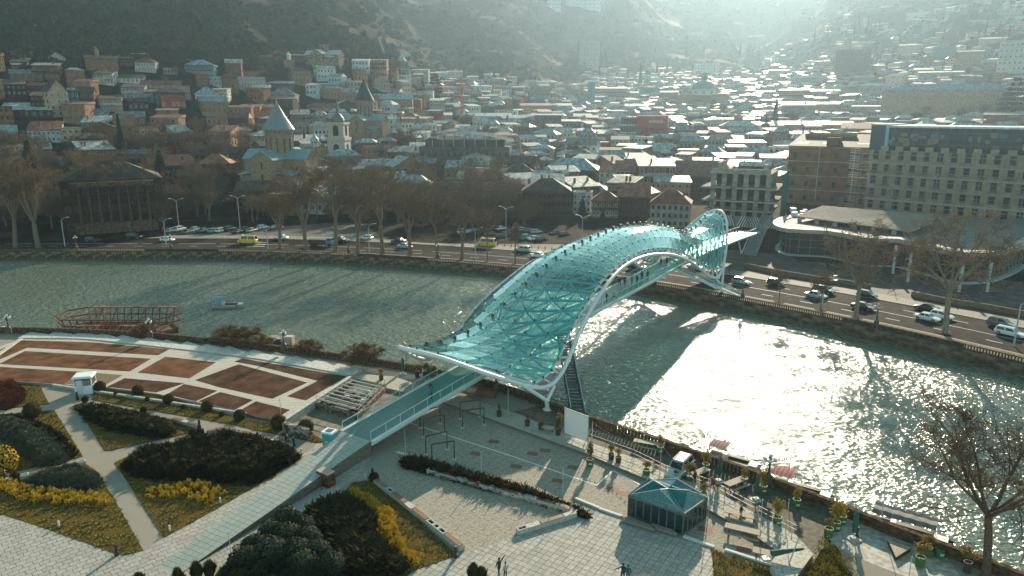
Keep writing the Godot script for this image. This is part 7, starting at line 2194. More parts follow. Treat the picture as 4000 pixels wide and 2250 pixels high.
	var pit = thing("stair_pergola", "sunken stairwell spanned by white beams beside the red terrace", "pergola", G(1370, 1560))
	var sh = -pit.position
	landmark(pit.position, "the beamed stairwell")
	m = MB.new()
	for s in [[c0, c3], [c3, c2], [c0, c1]]: m.beam(s[0] - Vector3(0, 0.55, 0), s[1] - Vector3(0, 0.55, 0), 0.45, 0.75)
	part("wall", m, mat(0.30, 0.24, 0.18, 0.85, "patch", 0.3), pit).position = sh
	for k in 8:
		var f = 0.08 + 0.115 * k
		var be = MB.new(); be.beam(c0.lerp(c1, f) + Vector3(0, 0.1, 0), c3.lerp(c2, f) + Vector3(0, 0.1, 0), 0.11, 0.16)
		part("beam", be, mat(0.40, 0.36, 0.31, 0.7), pit).position = sh
	m = MB.new()
	for s in [[c0, c3], [c3, c2]]:
		for y in [0.5, 0.95]: m.beam(s[0] + Vector3(0, y - 0.1, 0), s[1] + Vector3(0, y - 0.1, 0), 0.06, 0.06)
		for k in 6: m.beam(s[0].lerp(s[1], k / 5.0) - Vector3(0, 0.2, 0), s[0].lerp(s[1], k / 5.0) + Vector3(0, 0.9, 0), 0.06, 0.06)
	part("railing", m, mat(0.3, 0.3, 0.28, 0.5, "", 1.0, 0.3), pit).position = sh
	rng.seed = 8
	for k in 14:
		var q = c0.lerp(c1, rng.randf_range(0.1, 0.9)).lerp(c3.lerp(c2, rng.randf_range(0.1, 0.9)), rng.randf_range(0.15, 0.85))
		m = MB.new(); m.box(Vector3(q.x, 0.25, q.z), Vector3(rng.randf_range(0.4, 1.4), 0.3, rng.randf_range(0.4, 0.9)), Basis(Vector3.UP, rng.randf()))
		part("stored_chair", m, mat(0.5, 0.55, 0.54, 0.6) if k % 2 else mat(0.08, 0.07, 0.06, 0.8), pit).position = sh
	m = MB.new(); m.cap(PackedVector2Array([Vector2(c0.x, c0.z), Vector2(c1.x, c1.z), Vector2(c2.x, c2.z), Vector2(c3.x, c3.z)]), 0.03)
	part("floor", m, mat(0.10, 0.10, 0.09, 0.8), pit).position = sh
	# terrace left of the deck, behind the lower court
	slab("terrace", [1382, 1476, 1430, 1462, 1540, 1470, 1660, 1512, 1655, 1549, 1509, 1515, 1503, 1502], 0.0, 0.35, mat(0.42, 0.37, 0.31, 0.8, "mottle", 0.4))
# ---- quay furniture, boats, pavilion ----------------------------------------------------------------------------------
func potted(px: float, py: float, green: bool, kind: int, h: float) -> void:
	var p = G(px, py)
	var o = thing("potted_plant", placed("%s plant in a %s pot" % [["golden leafy", "thin upright", "bushy round"][kind], "green barrel" if green else "tall dark"], p), "plant", p, rng.randf() * TAU, "potted plants on the quay")
	var m = MB.new()
	if green: m.lathe(Vector3.ZERO, [[0.36, 0], [0.4, 0.1], [0.38, 0.3], [0.41, 0.5], [0.38, 0.75], [0.4, 0.85], [0.33, 0.85], [0.33, 0.75], [0, 0.75]], 14)
	else: m.lathe(Vector3.ZERO, [[0.26, 0], [0.3, 0.5], [0.34, 1.0], [0.28, 1.0], [0.28, 0.9], [0, 0.9]], 14)
	part("pot", m, mat(0.05, 0.125, 0.03, 0.7) if green else mat(0.05, 0.035, 0.028, 0.7), o)
	if green and kind != 2:
		m = MB.new(); m.box(Vector3(0, 0.42, 0.395), Vector3(0.34, 0.2, 0.03)); part("label_plate", m, mat(0.5, 0.55, 0.45, 0.6), o).rotation.y = -o.rotation.y
	var key = "plant%d" % kind
	if not protos.has(key):
		var fm = [mat(0.24, 0.17, 0.02, 0.85), mat(0.12, 0.10, 0.03, 0.85), mat(0.17, 0.135, 0.03, 0.85)][kind] as StandardMaterial3D
		fm.backlight_enabled = true; fm.backlight = Color(0.35, 0.25, 0.03)
		protos[key] = leafy(300 + kind, [420, 240, 460][kind], [Vector3(0.85, 0.95, 0.85), Vector3(0.42, 1.1, 0.42), Vector3(0.9, 0.8, 0.9)][kind], 0.13, fm, 0.1, 9)
	var y0 = 0.8 if green else 0.95
	var f = put_mesh("foliage", protos[key], o); f.position = Vector3(0, y0 + (h - y0) * 0.55, 0); f.scale = Vector3.ONE * (h - y0) / 1.7
	var st = MB.new(); st.tube([Vector3(0, y0 - 0.1, 0), Vector3(0.05, y0 + (h - y0) * 0.5, 0)], [0.05, 0.03], 5); part("stem", st, mat(0.12, 0.08, 0.05, 0.9), o)
func picnic_table(px: float, py: float, yaw: float, l: float, bench: bool) -> void:
	var p = G(px, py)
	var o = thing("picnic_table", placed("weathered plank table" + (" with bench" if bench else ""), p), "table", p, yaw, "plank tables on the quay")
	var wd = mat(0.42, 0.34, 0.25, 0.8, "mottle", 1.2)
	for k in 5:
		var m = MB.new(); m.box(Vector3(0, 0.76, -0.36 + k * 0.18), Vector3(l, 0.05, 0.165)); part("plank", m, wd, o)
	for x in [-l * 0.38, l * 0.38]:
		for s in [-1, 1]:
			var m = MB.new(); m.beam(Vector3(x, 0, s * 0.42), Vector3(x, 0.74, -s * 0.2), 0.09, 0.09); part("leg", m, mat(0.16, 0.11, 0.075, 0.85), o)
	if bench:
		for s in [1]:
			for k in 2:
				var m = MB.new(); m.box(Vector3(0, 0.44, s * (0.72 + k * 0.16)), Vector3(l * 0.94, 0.05, 0.145)); part("bench_plank", m, wd, o)
			for x in [-l * 0.36, l * 0.36]:
				var m = MB.new(); m.box(Vector3(x, 0.21, s * 0.8), Vector3(0.1, 0.42, 0.28)); part("bench_leg", m, mat(0.16, 0.11, 0.075, 0.85), o)
func closed_parasol(px: float, py: float, h: float) -> void:
	var p = G(px, py)
	var o = thing("closed_parasol", placed("folded dark green parasol on a square base", p), "parasol", p, 0.3, "folded parasols on the quay")
	var m = MB.new(); m.box(Vector3(0, 0.06, 0), Vector3(1.0, 0.12, 1.0)); m.box(Vector3(0, 0.2, 0), Vector3(0.5, 0.16, 0.5)); part("base", m, mat(0.42, 0.41, 0.38, 0.7), o)
	m = MB.new(); m.tube([Vector3(0, 0.1, 0), Vector3(0, h, 0)], [0.035], 8); part("pole", m, mat(0.2, 0.2, 0.19, 0.5), o)
	m = MB.new()
	var prof = []
	for k in 13:
		var f = k / 12.0
		var r = 0.12 + 0.16 * sin(PI * pow(f, 0.7)) + 0.03 * sin(f * 17.0) - (0.09 if k == 6 else 0.0)
		prof.append([maxf(r, 0.04) if k < 12 else 0.02, 0.75 + (h - 0.7) * f])
	m.lathe(Vector3.ZERO, prof, 9)
	part("canopy", m, mat(0.018, 0.085, 0.060, 0.8), o)
func boat(label: String, at: Vector3, yaw: float, l: float, w: float, canopy: String, hull: StandardMaterial3D, cm: StandardMaterial3D, striped = false) -> void:
	var o = thing("boat", label, "boat", at, yaw)
	var m = MB.new()
	var n = 10
	var ring = func(f: float) -> Array:
		var b = w * 0.5 * (1.0 if f < 0.55 else 1.0 - pow((f - 0.55) / 0.45, 2.2) * 0.82)
		var x = (f - 0.5) * l; var s = 0.12 * f * f
		return [Vector3(x, -0.3, -b * 0.7), Vector3(x, 0.25 + s, -b * 0.96), Vector3(x, 0.62 + s, -b), Vector3(x, 0.62 + s, -b * 0.86), Vector3(x, 0.26, -b * 0.8), Vector3(x, 0.26, b * 0.8), Vector3(x, 0.62 + s, b * 0.86), Vector3(x, 0.62 + s, b), Vector3(x, 0.25 + s, b * 0.96), Vector3(x, -0.3, b * 0.7)]
	for i in n:
		var a: Array = ring.call(float(i) / n); var b: Array = ring.call((i + 1.0) / n)
		for k in 10: m.quad(a[k], a[(k + 1) % 10], b[(k + 1) % 10], b[k], Vector3((i + 0.5) / n * l - l / 2, 0.0 if k in [0, 1, 7, 8, 9] else 0.45, 0 if not k in [2, 6] else (-w * 0.46 if k == 2 else w * 0.46)))
		if i == 0 or i == n - 1:
			var e: Array = a if i == 0 else b
			m.quad(e[0], e[9], e[7], e[2], Vector3.ZERO)
	part("hull", m, hull, o)
	m = MB.new(); m.box(Vector3(l * 0.36, 0.72, 0), Vector3(l * 0.16, 0.06, w * 0.6)); part("foredeck", m, mat(0.6, 0.6, 0.57, 0.6), o)
	for s in [-1, 1]:
		m = MB.new(); m.box(Vector3(l * 0.05, 0.5, s * w * 0.33), Vector3(l * 0.5, 0.3, 0.4)); part("seat", m, mat(0.10, 0.06, 0.04, 0.7), o)
	m = MB.new(); m.box(Vector3(-l * 0.18, 0.75, 0), Vector3(0.5, 0.9, 0.7)); part("console", m, mat(0.55, 0.55, 0.52, 0.5), o)
	var cl = l * (0.34 if canopy == "short" else 0.72); var cx = -l * (0.3 if canopy == "short" else 0.06)
	for x in [cx - cl * 0.46, cx + cl * 0.46]:
		for s in [-1, 1]:
			m = MB.new(); m.tube([Vector3(x, 0.6, s * w * 0.44), Vector3(x, 2.0, s * w * 0.42)], [0.03], 6); part("canopy_post", m, mat(0.5, 0.5, 0.48, 0.4), o)
	var bays = 5
	for k in bays:
		for j in (3 if striped else 1):
			m = MB.new()
			var x0 = cx - cl / 2 + cl * k / bays; var x1 = x0 + cl / bays
			var z0 = -0.5 + (j / 3.0 if striped else 0.0); var z1 = z0 + (1.0 / 3.0 if striped else 1.0)
			for u in 4:
				var fa = z0 + (z1 - z0) * u / 4.0; var fb = z0 + (z1 - z0) * (u + 1) / 4.0
				var pa = Vector3(x0, 2.2 - 0.45 * fa * fa, fa * w * 1.04); var pb = Vector3(x0, 2.2 - 0.45 * fb * fb, fb * w * 1.04)
				var sag = Vector3(0, -0.07, 0); var hx = Vector3((x1 - x0) * 0.5, 0, 0)
				m.quad(pa, pb, pb + hx + sag, pa + hx + sag, Vector3(x0, 0, 0)); m.quad(pa + hx + sag, pb + hx + sag, pb + hx * 2, pa + hx * 2, Vector3(x0, 0, 0))
			part("canopy", m, mat(0.30, 0.28, 0.25, 0.9) if striped and j == 1 else cm, o)
func pole_px(label: String, px: float, py: float, top: float, r = 0.04) -> Vector3:
	var p = G(px, py)
	var D = (p - Vector3(0, CAM_H, 0)).length() / FPX
	var h = (py - top) * D * 1.08
	var m = MB.new(); m.tube([Vector3.ZERO, Vector3(0, h, 0)], [r, r * 0.8], 7)
	var o = part("pole", m, mat(0.42, 0.42, 0.39, 0.5)); o.position = p
	tag(o, placed(label, p), "pole", "thin poles on the quay")
	return p + Vector3(0, h, 0)
func build_quay() -> void:
	rng.seed = 500
	landmark(G(2250, 1690), "the white screen"); landmark(G(2610, 2060), "the glass pavilion"); landmark(G(2650, 1840), "the parked silver car"); landmark(G(3560, 2150), "the triangular deck")
	# white projection screen
	var sp = G(2250, 1738)
	var a = G(2204, 1712); var b = G(2296, 1750)
	var so = thing("screen", "large blank white projection screen on a steel frame by the balustrade", "screen", a, -atan2(b.z - a.z, b.x - a.x))
	var sl = a.distance_to(b)
	var m = MB.new(); m.box(Vector3(sl / 2, 2.3, 0), Vector3(sl, 3.1, 0.06)); part("canvas", m, mat(0.70, 0.65, 0.62, 0.8), so)
	for x in [0.0, sl]:
		m = MB.new(); m.box(Vector3(x, 2.0, 0), Vector3(0.09, 4.0, 0.09)); m.beam(Vector3(x, 0, 1.1), Vector3(x, 1.6, 0), 0.06, 0.06); part("post", m, mat(0.3, 0.3, 0.28, 0.5), so)
	m = MB.new(); m.box(Vector3(sl / 2, 3.9, 0), Vector3(sl, 0.09, 0.09)); part("top_bar", m, mat(0.3, 0.3, 0.28, 0.5), so)
	# plants
	for q in [[2060, 1672, 0, 1, 2.0], [2112, 1684, 0, 0, 2.1], [2180, 1708, 0, 1, 3.2], [2304, 1820, 1, 1, 3.0], [2387, 1804, 0, 0, 2.2], [2415, 1816, 0, 0, 2.1], [2524, 1862, 1, 2, 1.9], [2578, 1770, 1, 1, 2.4], [2756, 1840, 1, 0, 2.4], [2692, 1884, 1, 2, 2.4], [2640, 1880, 1, 2, 1.4], [2905, 1895, 1, 0, 1.9], [2980, 1925, 1, 0, 2.6], [2745, 1955, 1, 0, 1.9], [3035, 2050, 1, 0, 2.7], [3110, 1980, 1, 0, 2.0], [3265, 2070, 1, 0, 2.9], [3287, 2045, 1, 0, 2.3], [3235, 2095, 1, 2, 1.9], [3592, 2208, 1, 2, 2.5], [3620, 2170, 1, 2, 2.1], [3668, 2175, 1, 1, 0.9], [1950, 1635, 0, 1, 2.2], [3775, 2235, 0, 2, 2.6], [1490, 1492, 0, 0, 2.2], [1660, 1480, 0, 2, 2.6], [1690, 1485, 0, 2, 2.4], [1630, 1474, 0, 2, 2.4]]:
		potted(q[0], q[1], q[2] == 1, q[3], q[4])
	for q in [[2535, 1752, -0.38, 3.6, true], [2725, 1870, 0.6, 3.0, false], [2872, 1905, 0.55, 2.8, true], [2895, 2035, -0.5, 3.0, true], [2900, 2095, -0.45, 3.2, true], [2140, 1692, -0.4, 1.5, true], [3000, 2190, -0.42, 2.6, false]]:
		picnic_table(q[0], q[1], q[2], q[3], q[4])
	for q in [[2806, 1882, 2.9], [2952, 1955, 2.9], [3334, 2108, 2.9], [1575, 1462, 2.6], [1686, 1490, 2.2]]: closed_parasol(q[0], q[1], q[2])
	# timber logs before the pavilion
	for q in [[2425, 2030, 2545, 2068], [2548, 2060, 2630, 2085]]:
		var p = G(q[0], q[1]); var r = G(q[2], q[3])
		for k in 3:
			m = MB.new(); var off = Vector3(0.1, 0.24, 0.28) * k; off.y = 0.26
			m.tube([p + off, r + off], [0.17], 8); var o = part("timber_baulk", m, mat(0.25, 0.22, 0.18, 0.85, "mottle", 1.0))
			tag(o, placed("grey timber baulk lying before the glass pavilion", (p + r) * 0.5), "timber", "timber baulks before the pavilion")
	# pavilion with the folded glass roof
	var pa = G(2452, 2015); var pb = G(2665, 2092); var pc = G(2757, 2025)
	var x = pb - pa; var z = pc - pb
	var po = thing("glass_pavilion", "square glass-walled pavilion with a folded teal glass star roof", "pavilion", pa)
	var h = 2.15
	var A = Vector3.ZERO; var B = x; var C = x + z; var Dd = z
	var fm = mat(0.10, 0.115, 0.105, 0.5)
	var gw = glass(0.006, 0.03, 0.031, 0.93, 0.06)
	var cs = [A, B, C, Dd]
	for k in 4:
		var p: Vector3 = cs[k]; var q: Vector3 = cs[(k + 1) % 4]
		var bays = 7 if k % 2 == 0 else 5
		for j in bays:
			m = MB.new(); var u = p.lerp(q, (j + 0.04) / bays); var v = p.lerp(q, (j + 0.96) / bays)
			m.quad(u + Vector3(0, 0.15, 0), v + Vector3(0, 0.15, 0), v + Vector3(0, h - 0.1, 0), u + Vector3(0, h - 0.1, 0), (A + C) * 0.5); part("pane", m, gw, po)
			m = MB.new(); m.beam(p.lerp(q, float(j) / bays), p.lerp(q, float(j) / bays) + Vector3(0, h, 0), 0.1, 0.1); part("mullion", m, fm, po)
		m = MB.new(); m.beam(p + Vector3(0, h, 0), q + Vector3(0, h, 0), 0.16, 0.18); m.beam(p + Vector3(0, 0.08, 0), q + Vector3(0, 0.08, 0), 0.14, 0.16); part("rail", m, fm, po)
	var rg = glass(0.0, 0.20, 0.22, 0.55, 0.06)
	var cen = (A + C) * 0.5 + Vector3(0, h + 0.85, 0)
	var ap = []
	for k in 4: ap.append(((cs[k] as Vector3).lerp(cs[(k + 1) % 4], 0.5)).lerp((A + C) * 0.5, 0.30) + Vector3(0, h + 1.35, 0))
	for k in 4:
		var c0: Vector3 = cs[k] + Vector3(0, h + 0.1, 0); var c1: Vector3 = cs[(k + 1) % 4] + Vector3(0, h + 0.1, 0)
		for t in [[c0, c1, ap[k]], [c1, ap[k], cen], [c1, cen, ap[(k + 1) % 4]]]:
			m = MB.new(); m.tri(t[0], t[1], t[2], (A + C) * 0.5); part("roof_pane", m, rg, po)
		for e in [[c0, ap[k]], [c1, ap[k]], [ap[k], cen], [c1, cen]]:
			m = MB.new(); m.beam(e[0], e[1], 0.09, 0.09); part("roof_rib", m, mat(0.15, 0.20, 0.20, 0.5), po)
	m = MB.new(); m.cap(PackedVector2Array([Vector2(A.x, A.z), Vector2(B.x, B.z), Vector2(C.x, C.z), Vector2(Dd.x, Dd.z)]), 0.03); part("floor", m, mat(0.09, 0.08, 0.07, 0.7), po)
	for k in 7:
		var q = A.lerp(B, rng.randf_range(0.15, 0.85)) + z * rng.randf_range(0.2, 0.8)
		m = MB.new(); m.lathe(q, [[0.3, 0.02], [0.05, 0.08], [0.05, 0.7], [0.42, 0.72], [0.42, 0.77], [0, 0.77]], 12)
		tag(part("cafe_table", m, mat(0.3, 0.3, 0.28, 0.6)), "round cafe table standing inside the glass pavilion", "table", "tables inside the pavilion").position = pa
	# van parked on the quay
	var van: Node3D = car_proto("suv", PAINT["silver"]); van.name = numbered("car"); add_child(van)
	van.position = G(2652, 1850); van.rotation.y = deg_to_rad(-125)
	tag(van, "silver estate car with a roof rack parked on the near quay", "car")
	m = MB.new()
	for k in 6: m.box(Vector3(-1.5 + k * 0.42, 1.82, 0), Vector3(0.05, 0.05, 1.15))
	for s in [-0.7, 0.7]: m.box(Vector3(-0.45, 1.79, s * 0.8), Vector3(2.3, 0.05, 0.05))
	part("roof_rack", m, mat(0.12, 0.12, 0.12, 0.5), van)
	# railing along the terrace
	var rl = thing("terrace_railing", "thin steel railing along the terrace behind the potted plants", "railing", G(2480, 1800))
	m = MB.new()
	var pts = [[1960, 1588], [2190, 1680], [2310, 1728], [2480, 1790], [2600, 1850], [2770, 1905], [2960, 2010], [3110, 2090]]
	for i in pts.size() - 1:
		var p = G(pts[i][0], pts[i][1], 0.3); var q = G(pts[i + 1][0], pts[i + 1][1], 0.3)
		for y in [0.5, 0.95]: m.beam(p + Vector3(0, y, 0), q + Vector3(0, y, 0), 0.03, 0.03)
		var n = int(p.distance_to(q) / 1.6)
		for k in n: m.beam(p.lerp(q, float(k) / n), p.lerp(q, float(k) / n) + Vector3(0, 0.95, 0), 0.05, 0.05)
	part("rails", m, mat(0.20, 0.19, 0.175, 0.5, "", 1.0, 0.3), rl).position = -rl.position
	# dark portal frames on the square
	var fr = mat(0.05, 0.035, 0.028, 0.6)
	for q in [[[1642, 1672], [1720, 1656]], [[1655, 1708], [1737, 1688]], [[1664, 1778], [1747, 1757]], [[1688, 1810], [1775, 1796]], [[1798, 1637], [1876, 1628]], [[1807, 1672], [1891, 1661]]]:
		var p = G(q[0][0], q[0][1]); var r = G(q[1][0], q[1][1])
		var o = thing("portal_frame", placed("dark metal portal frame standing on the cobbled square", p), "frame", p, 0, "dark portal frames on the square")
		for e in [Vector3.ZERO, r - p]:
			m = MB.new(); m.box(e + Vector3(0, 1.15, 0), Vector3(0.12, 2.3, 0.12)); part("post", m, fr, o)
			m = MB.new(); m.box(e + Vector3(0, 0.06, 0), Vector3(0.42, 0.12, 0.42)); part("foot", m, mat(0.5, 0.49, 0.46, 0.7), o)
		m = MB.new(); m.beam(Vector3(0, 2.3, 0), r - p + Vector3(0, 2.3, 0), 0.12, 0.12); part("crossbar", m, fr, o)
	# timber planter crate, thin poles with string lights
	var tp = G(1902, 1548)
	m = MB.new(); m.box(Vector3(0, 0.5, 0), Vector3(2.6, 1.0, 1.2))
	tag(part("timber_crate", m, mat(0.20, 0.115, 0.06, 0.85, "mottle", 0.8)), "brown timber crate under the near end of the canopy", "crate").transform = Transform3D(Basis(Vector3.UP, -0.3), tp)
	var tops = []
	for q in [[1585, 1785, 1672], [2312, 1740, 1650], [2577, 1862, 1742], [2198, 1942, 1828], [1880, 1858, 1765], [1985, 1625, 1520], [2765, 2028, 1875], [2967, 2085, 1960], [3068, 2090, 1962], [3090, 2110, 2065], [2768, 1810, 1690], [3075, 1905, 1798], [3440, 2045, 1910], [2498, 1720, 1630], [1100, 1650, 1562], [907, 2215, 2088], [3545, 2290, 2190]]:
		tops.append(pole_px("thin grey pole", q[0], q[1], q[2]))
	for s in [[1, 2], [2, 10], [10, 11], [0, 5], [2, 6], [6, 8]]:
		var p: Vector3 = tops[s[0]]; var q: Vector3 = tops[s[1]]
		var o = thing("string_lights", placed("sagging string of small dark bulbs between poles", (p + q) * 0.5), "string lights", p, 0, "strings of bulbs over the quay")
		var w = []; var bulbs = MB.new()
		for k in 17:
			var f = k / 16.0
			var at = (q - p) * f - Vector3(0, 4.0 * 0.9 * f * (1 - f), 0)
			w.append(at)
			bulbs.ball(at - Vector3(0, 0.12, 0), Vector3(0.07, 0.1, 0.07), 6, 4)
		m = MB.new(); m.tube(w, [0.014], 3, false); part("wire", m, mat(0.04, 0.04, 0.04, 0.7), o); part("bulb", bulbs, mat(0.08, 0.08, 0.07, 0.3), o, "stuff")
	# ornate lamps on the near balustrade
	for q in [[36, 1300], [587, 1318], [1110, 1366], [1938, 1520], [3000, 1888]]: ornate_lamp(q[0], q[1], 1.1, 2.9)
	# triangular timber deck
	var tri = P([3468, 2108, 3560, 2138, 3500, 2176], 0.4)
	var td = thing("timber_deck", "triangular timber deck standing on the pale quay paving", "deck", Vector3(tri[0].x, 0, tri[0].y))
	var d0 = (tri[1] - tri[0]).normalized(); var nn = Vector2(-d0.y, d0.x)
	for k in 16:
		var band = PackedVector2Array([tri[0] - d0 * 5 + nn * (k * 0.3), tri[0] + d0 * 12 + nn * (k * 0.3), tri[0] + d0 * 12 + nn * (k * 0.3 + 0.28), tri[0] - d0 * 5 + nn * (k * 0.3 + 0.28)])
		for c in Geometry2D.intersect_polygons(band, tri):
			m = MB.new(); m.prism(c, 0.3, 0.4); part("plank", m, mat(0.43, 0.33, 0.25, 0.8, "mottle", 0.9), td).position = -td.position
	m = MB.new(); m.prism(tri, 0.0, 0.29); part("frame", m, mat(0.06, 0.05, 0.04, 0.9), td).position = -td.position
	# fallen parasol on the platform
	var fp = G(3055, 2180, 0.9)
	var fo = thing("fallen_parasol", "tilted dark green folded parasol lying across the quay platform", "parasol", fp, 0.15)
	m = MB.new(); m.tube([Vector3(-1.0, 0.55, 0), Vector3(0.0, 0.62, 0), Vector3(1.9, 0.7, 0)], [0.28, 0.22, 0.1], 9); part("canopy", m, mat(0.018, 0.085, 0.060, 0.8), fo)
	m = MB.new(); m.tube([Vector3(-1.5, 0.1, 0), Vector3(2.1, 0.72, 0)], [0.04], 6); m.box(Vector3(-1.5, 0.1, 0), Vector3(0.6, 0.2, 0.6)); m.beam(Vector3(0.2, 0, 0.8), Vector3(1.6, 1.5, -0.4), 0.08, 0.08); part("pole", m, mat(0.4, 0.4, 0.38, 0.5), fo)
	# boats
	var wht = mat(0.33, 0.32, 0.30, 0.7); var drk = mat(0.06, 0.05, 0.045, 0.6)
	var bp = G(896, 1200, WATER)
	boat("white tour boat with a small blue canopy out on the river", bp, 0.12, 6.4, 2.5, "short", wht, mat(0.02, 0.20, 0.34, 0.7))
	boat("moored boat with a pink canopy against the near quay wall", G(3130, 1930, WATER), -0.6, 6.5, 2.2, "short", wht, mat(0.36, 0.16, 0.145, 0.9))
	boat("moored boat with a grey and white striped canopy below the big bare tree", G(3545, 2095, WATER), -0.62, 7.5, 2.3, "long", drk, mat(0.045, 0.055, 0.065, 0.9), true)
	boat("moored boat with a pale brown canopy by the parked silver car", G(2868, 1815, WATER), -0.6, 6.0, 2.2, "short", wht, mat(0.30, 0.20, 0.175, 0.9))
	boat("dark blue covered boat at the left edge of the near quay", G(35, 1300, WATER), 0.05, 5.5, 2.0, "short", drk, mat(0.04, 0.09, 0.11, 0.7))
	# rusty barge skeleton
	var b0 = G(470, 1296, WATER)
	var bo = thing("barge_skeleton", "rusty steel skeleton of a floating restaurant moored by the red terrace", "barge", b0, 0.0)
	landmark(b0, "the rusty barge")
	var rust = mat(0.19, 0.08, 0.042, 0.9, "mottle", 0.6); var rust2 = mat(0.27, 0.165, 0.115, 0.9, "mottle", 0.6)
	var L = 22.5; var W = 7.0
	var f2 = func(fx: float, fz: float, y: float) -> Vector3:
		var tip = absf(fx - 0.5) * 2.0
		var ww = W * (1.0 if tip < 0.72 else 1.0 - (tip - 0.72) / 0.28 * 0.75)
		return Vector3((fx - 0.5) * L * (0.86 + 0.14 * y / 3.4), y, -fz * ww + W * 0.5 - W * 0.5 + (0.0))
	m = MB.new()
	var hullp = PackedVector2Array()
	for k in [[-0.43, -0.2], [-0.33, -0.5], [0.36, -0.5], [0.48, 0.0], [0.36, 0.5], [-0.33, 0.5], [-0.43, 0.2]]: hullp.append(Vector2(k[0] * L, k[1] * W))
	m.prism(hullp, -0.6, 0.55)
	part("hull", m, mat(0.14, 0.10, 0.07, 0.85, "patch", 0.4), bo)
	for lev in [[0.75, 0.0], [2.3, 0.55], [3.5, 0.9]]:
		m = MB.new()
		var o2 = []
		for k in hullp: o2.append(Vector3(k.x * (1.0 + 0.09 * lev[1]), lev[0], k.y * (1.0 + 0.22 * lev[1])))
		for k in o2.size(): m.beam(o2[k], o2[(k + 1) % o2.size()], 0.2, 0.2)
		part("ring_beam", m, rust, bo)
	for k in 13:
		var fx = -0.33 + 0.69 * k / 12.0
		for s in [-1.0, 1.0]:
			m = MB.new(); m.beam(Vector3(fx * L, 0.5, s * W * 0.5), Vector3(fx * L * 1.05, 3.5, s * W * 0.6), 0.13, 0.13)
			if k % 2: m.beam(Vector3(fx * L, 0.5, s * W * 0.5), Vector3((fx + 0.057) * L * 1.05, 3.5, s * W * 0.6), 0.1, 0.1)
			part("strut", m, rust, bo)
		if k % 2 == 0 and k < 6:
			m = MB.new(); m.beam(Vector3(fx * L, 3.55, -W * 0.6), Vector3(fx * L, 3.55, W * 0.6), 0.13, 0.13); part("cross_beam", m, rust, bo)
		m = MB.new(); m.beam(Vector3(fx * L, 0.8, -W * 0.5), Vector3(fx * L, 0.8, W * 0.5), 0.13, 0.13); part("floor_beam", m, rust, bo)
	for k in 9:
		m = MB.new(); m.box(Vector3((-0.28 + 0.08 * k) * L, 3.64, -W * 0.6), Vector3(L * 0.074, 0.05, 0.9)); part("roof_plate", m, rust2, bo)
		if k != 3 and k != 4:
			m = MB.new(); m.box(Vector3((-0.24 + 0.075 * k) * L, 2.42, W * 0.57), Vector3(L * 0.07, 0.05, 0.9)); part("roof_plate", m, rust2, bo)
	# wreck of a raft with dark boards
	var wp = G(1085, 1352, WATER)
	var wo = thing("raft_wreck", "broken dark raft with boards and a ladder against the near wall", "raft", wp, -0.1)
	m = MB.new(); m.box(Vector3(0, 0.3, 0), Vector3(7, 0.6, 3.4)); part("hull", m, mat(0.13, 0.10, 0.08, 0.85, "patch", 0.4), wo)
	for k in 7:
		m = MB.new(); m.box(Vector3(-2.6 + k * 0.75, 0.9 + 0.25 * (k % 3), -0.8 + 0.5 * (k % 2)), Vector3(1.4, 0.08, 1.5), Basis(Vector3(0.3, 0.2, 1).normalized(), 0.4 - 0.17 * k)); part("board", m, mat(0.09, 0.06, 0.045, 0.85) if k % 2 else mat(0.27, 0.22, 0.18, 0.8), wo)
	m = MB.new(); m.box(Vector3(2.4, 1.3, 0.4), Vector3(1.3, 1.5, 1.2)); part("cabin", m, mat(0.42, 0.36, 0.36, 0.7), wo)
	m = MB.new()
	for k in 6: m.box(Vector3(3.1, 0.5 + 0.25 * k, 1.3 - 0.12 * k), Vector3(0.7, 0.06, 0.1))
	part("ladder", m, mat(0.35, 0.22, 0.05, 0.6), wo)
	for q in [[890, 1342, 1.9], [960, 1350, 2.0], [1020, 1362, 1.4], [1212, 1385, 1.6], [1420, 1430, 2.2], [560, 1316, 1.5]]:
		var p = G(q[0], q[1])
		var s = thing("dry_shrub", placed("dry brown shrub growing by the near wall", p), "shrub", p, rng.randf() * TAU, "dry shrubs by the near wall")
		put_mesh("branches", tree_kinds["scrub"][2], s); put_mesh("stems", tree_kinds["scrub"][1], s)
		s.scale = Vector3(0.5, 0.36, 0.5) * q[2]
	# the big sycamore at the right
	twig_k = 0.5
	var big = bare_tree(77, 14.5, 0.32, 0.95, 0.05, 7, 0.25, 26, mat(0.105, 0.058, 0.026, 0.9), mat(0.15, 0.105, 0.07, 0.9, "mottle", 0.6), mat(0.115, 0.07, 0.042, 0.9), 9)
	var tp2 = G(3850, 2262)
	var to = thing("sycamore", "big bare sycamore with a few brown leaves in front of the glittering river", "tree", tp2, 0.6)
	put_mesh("trunk", big[0], to); put_mesh("crown", big[1], to); put_mesh("leaves", big[2], to)
	to.scale = Vector3(1.3, 1.22, 1.3)
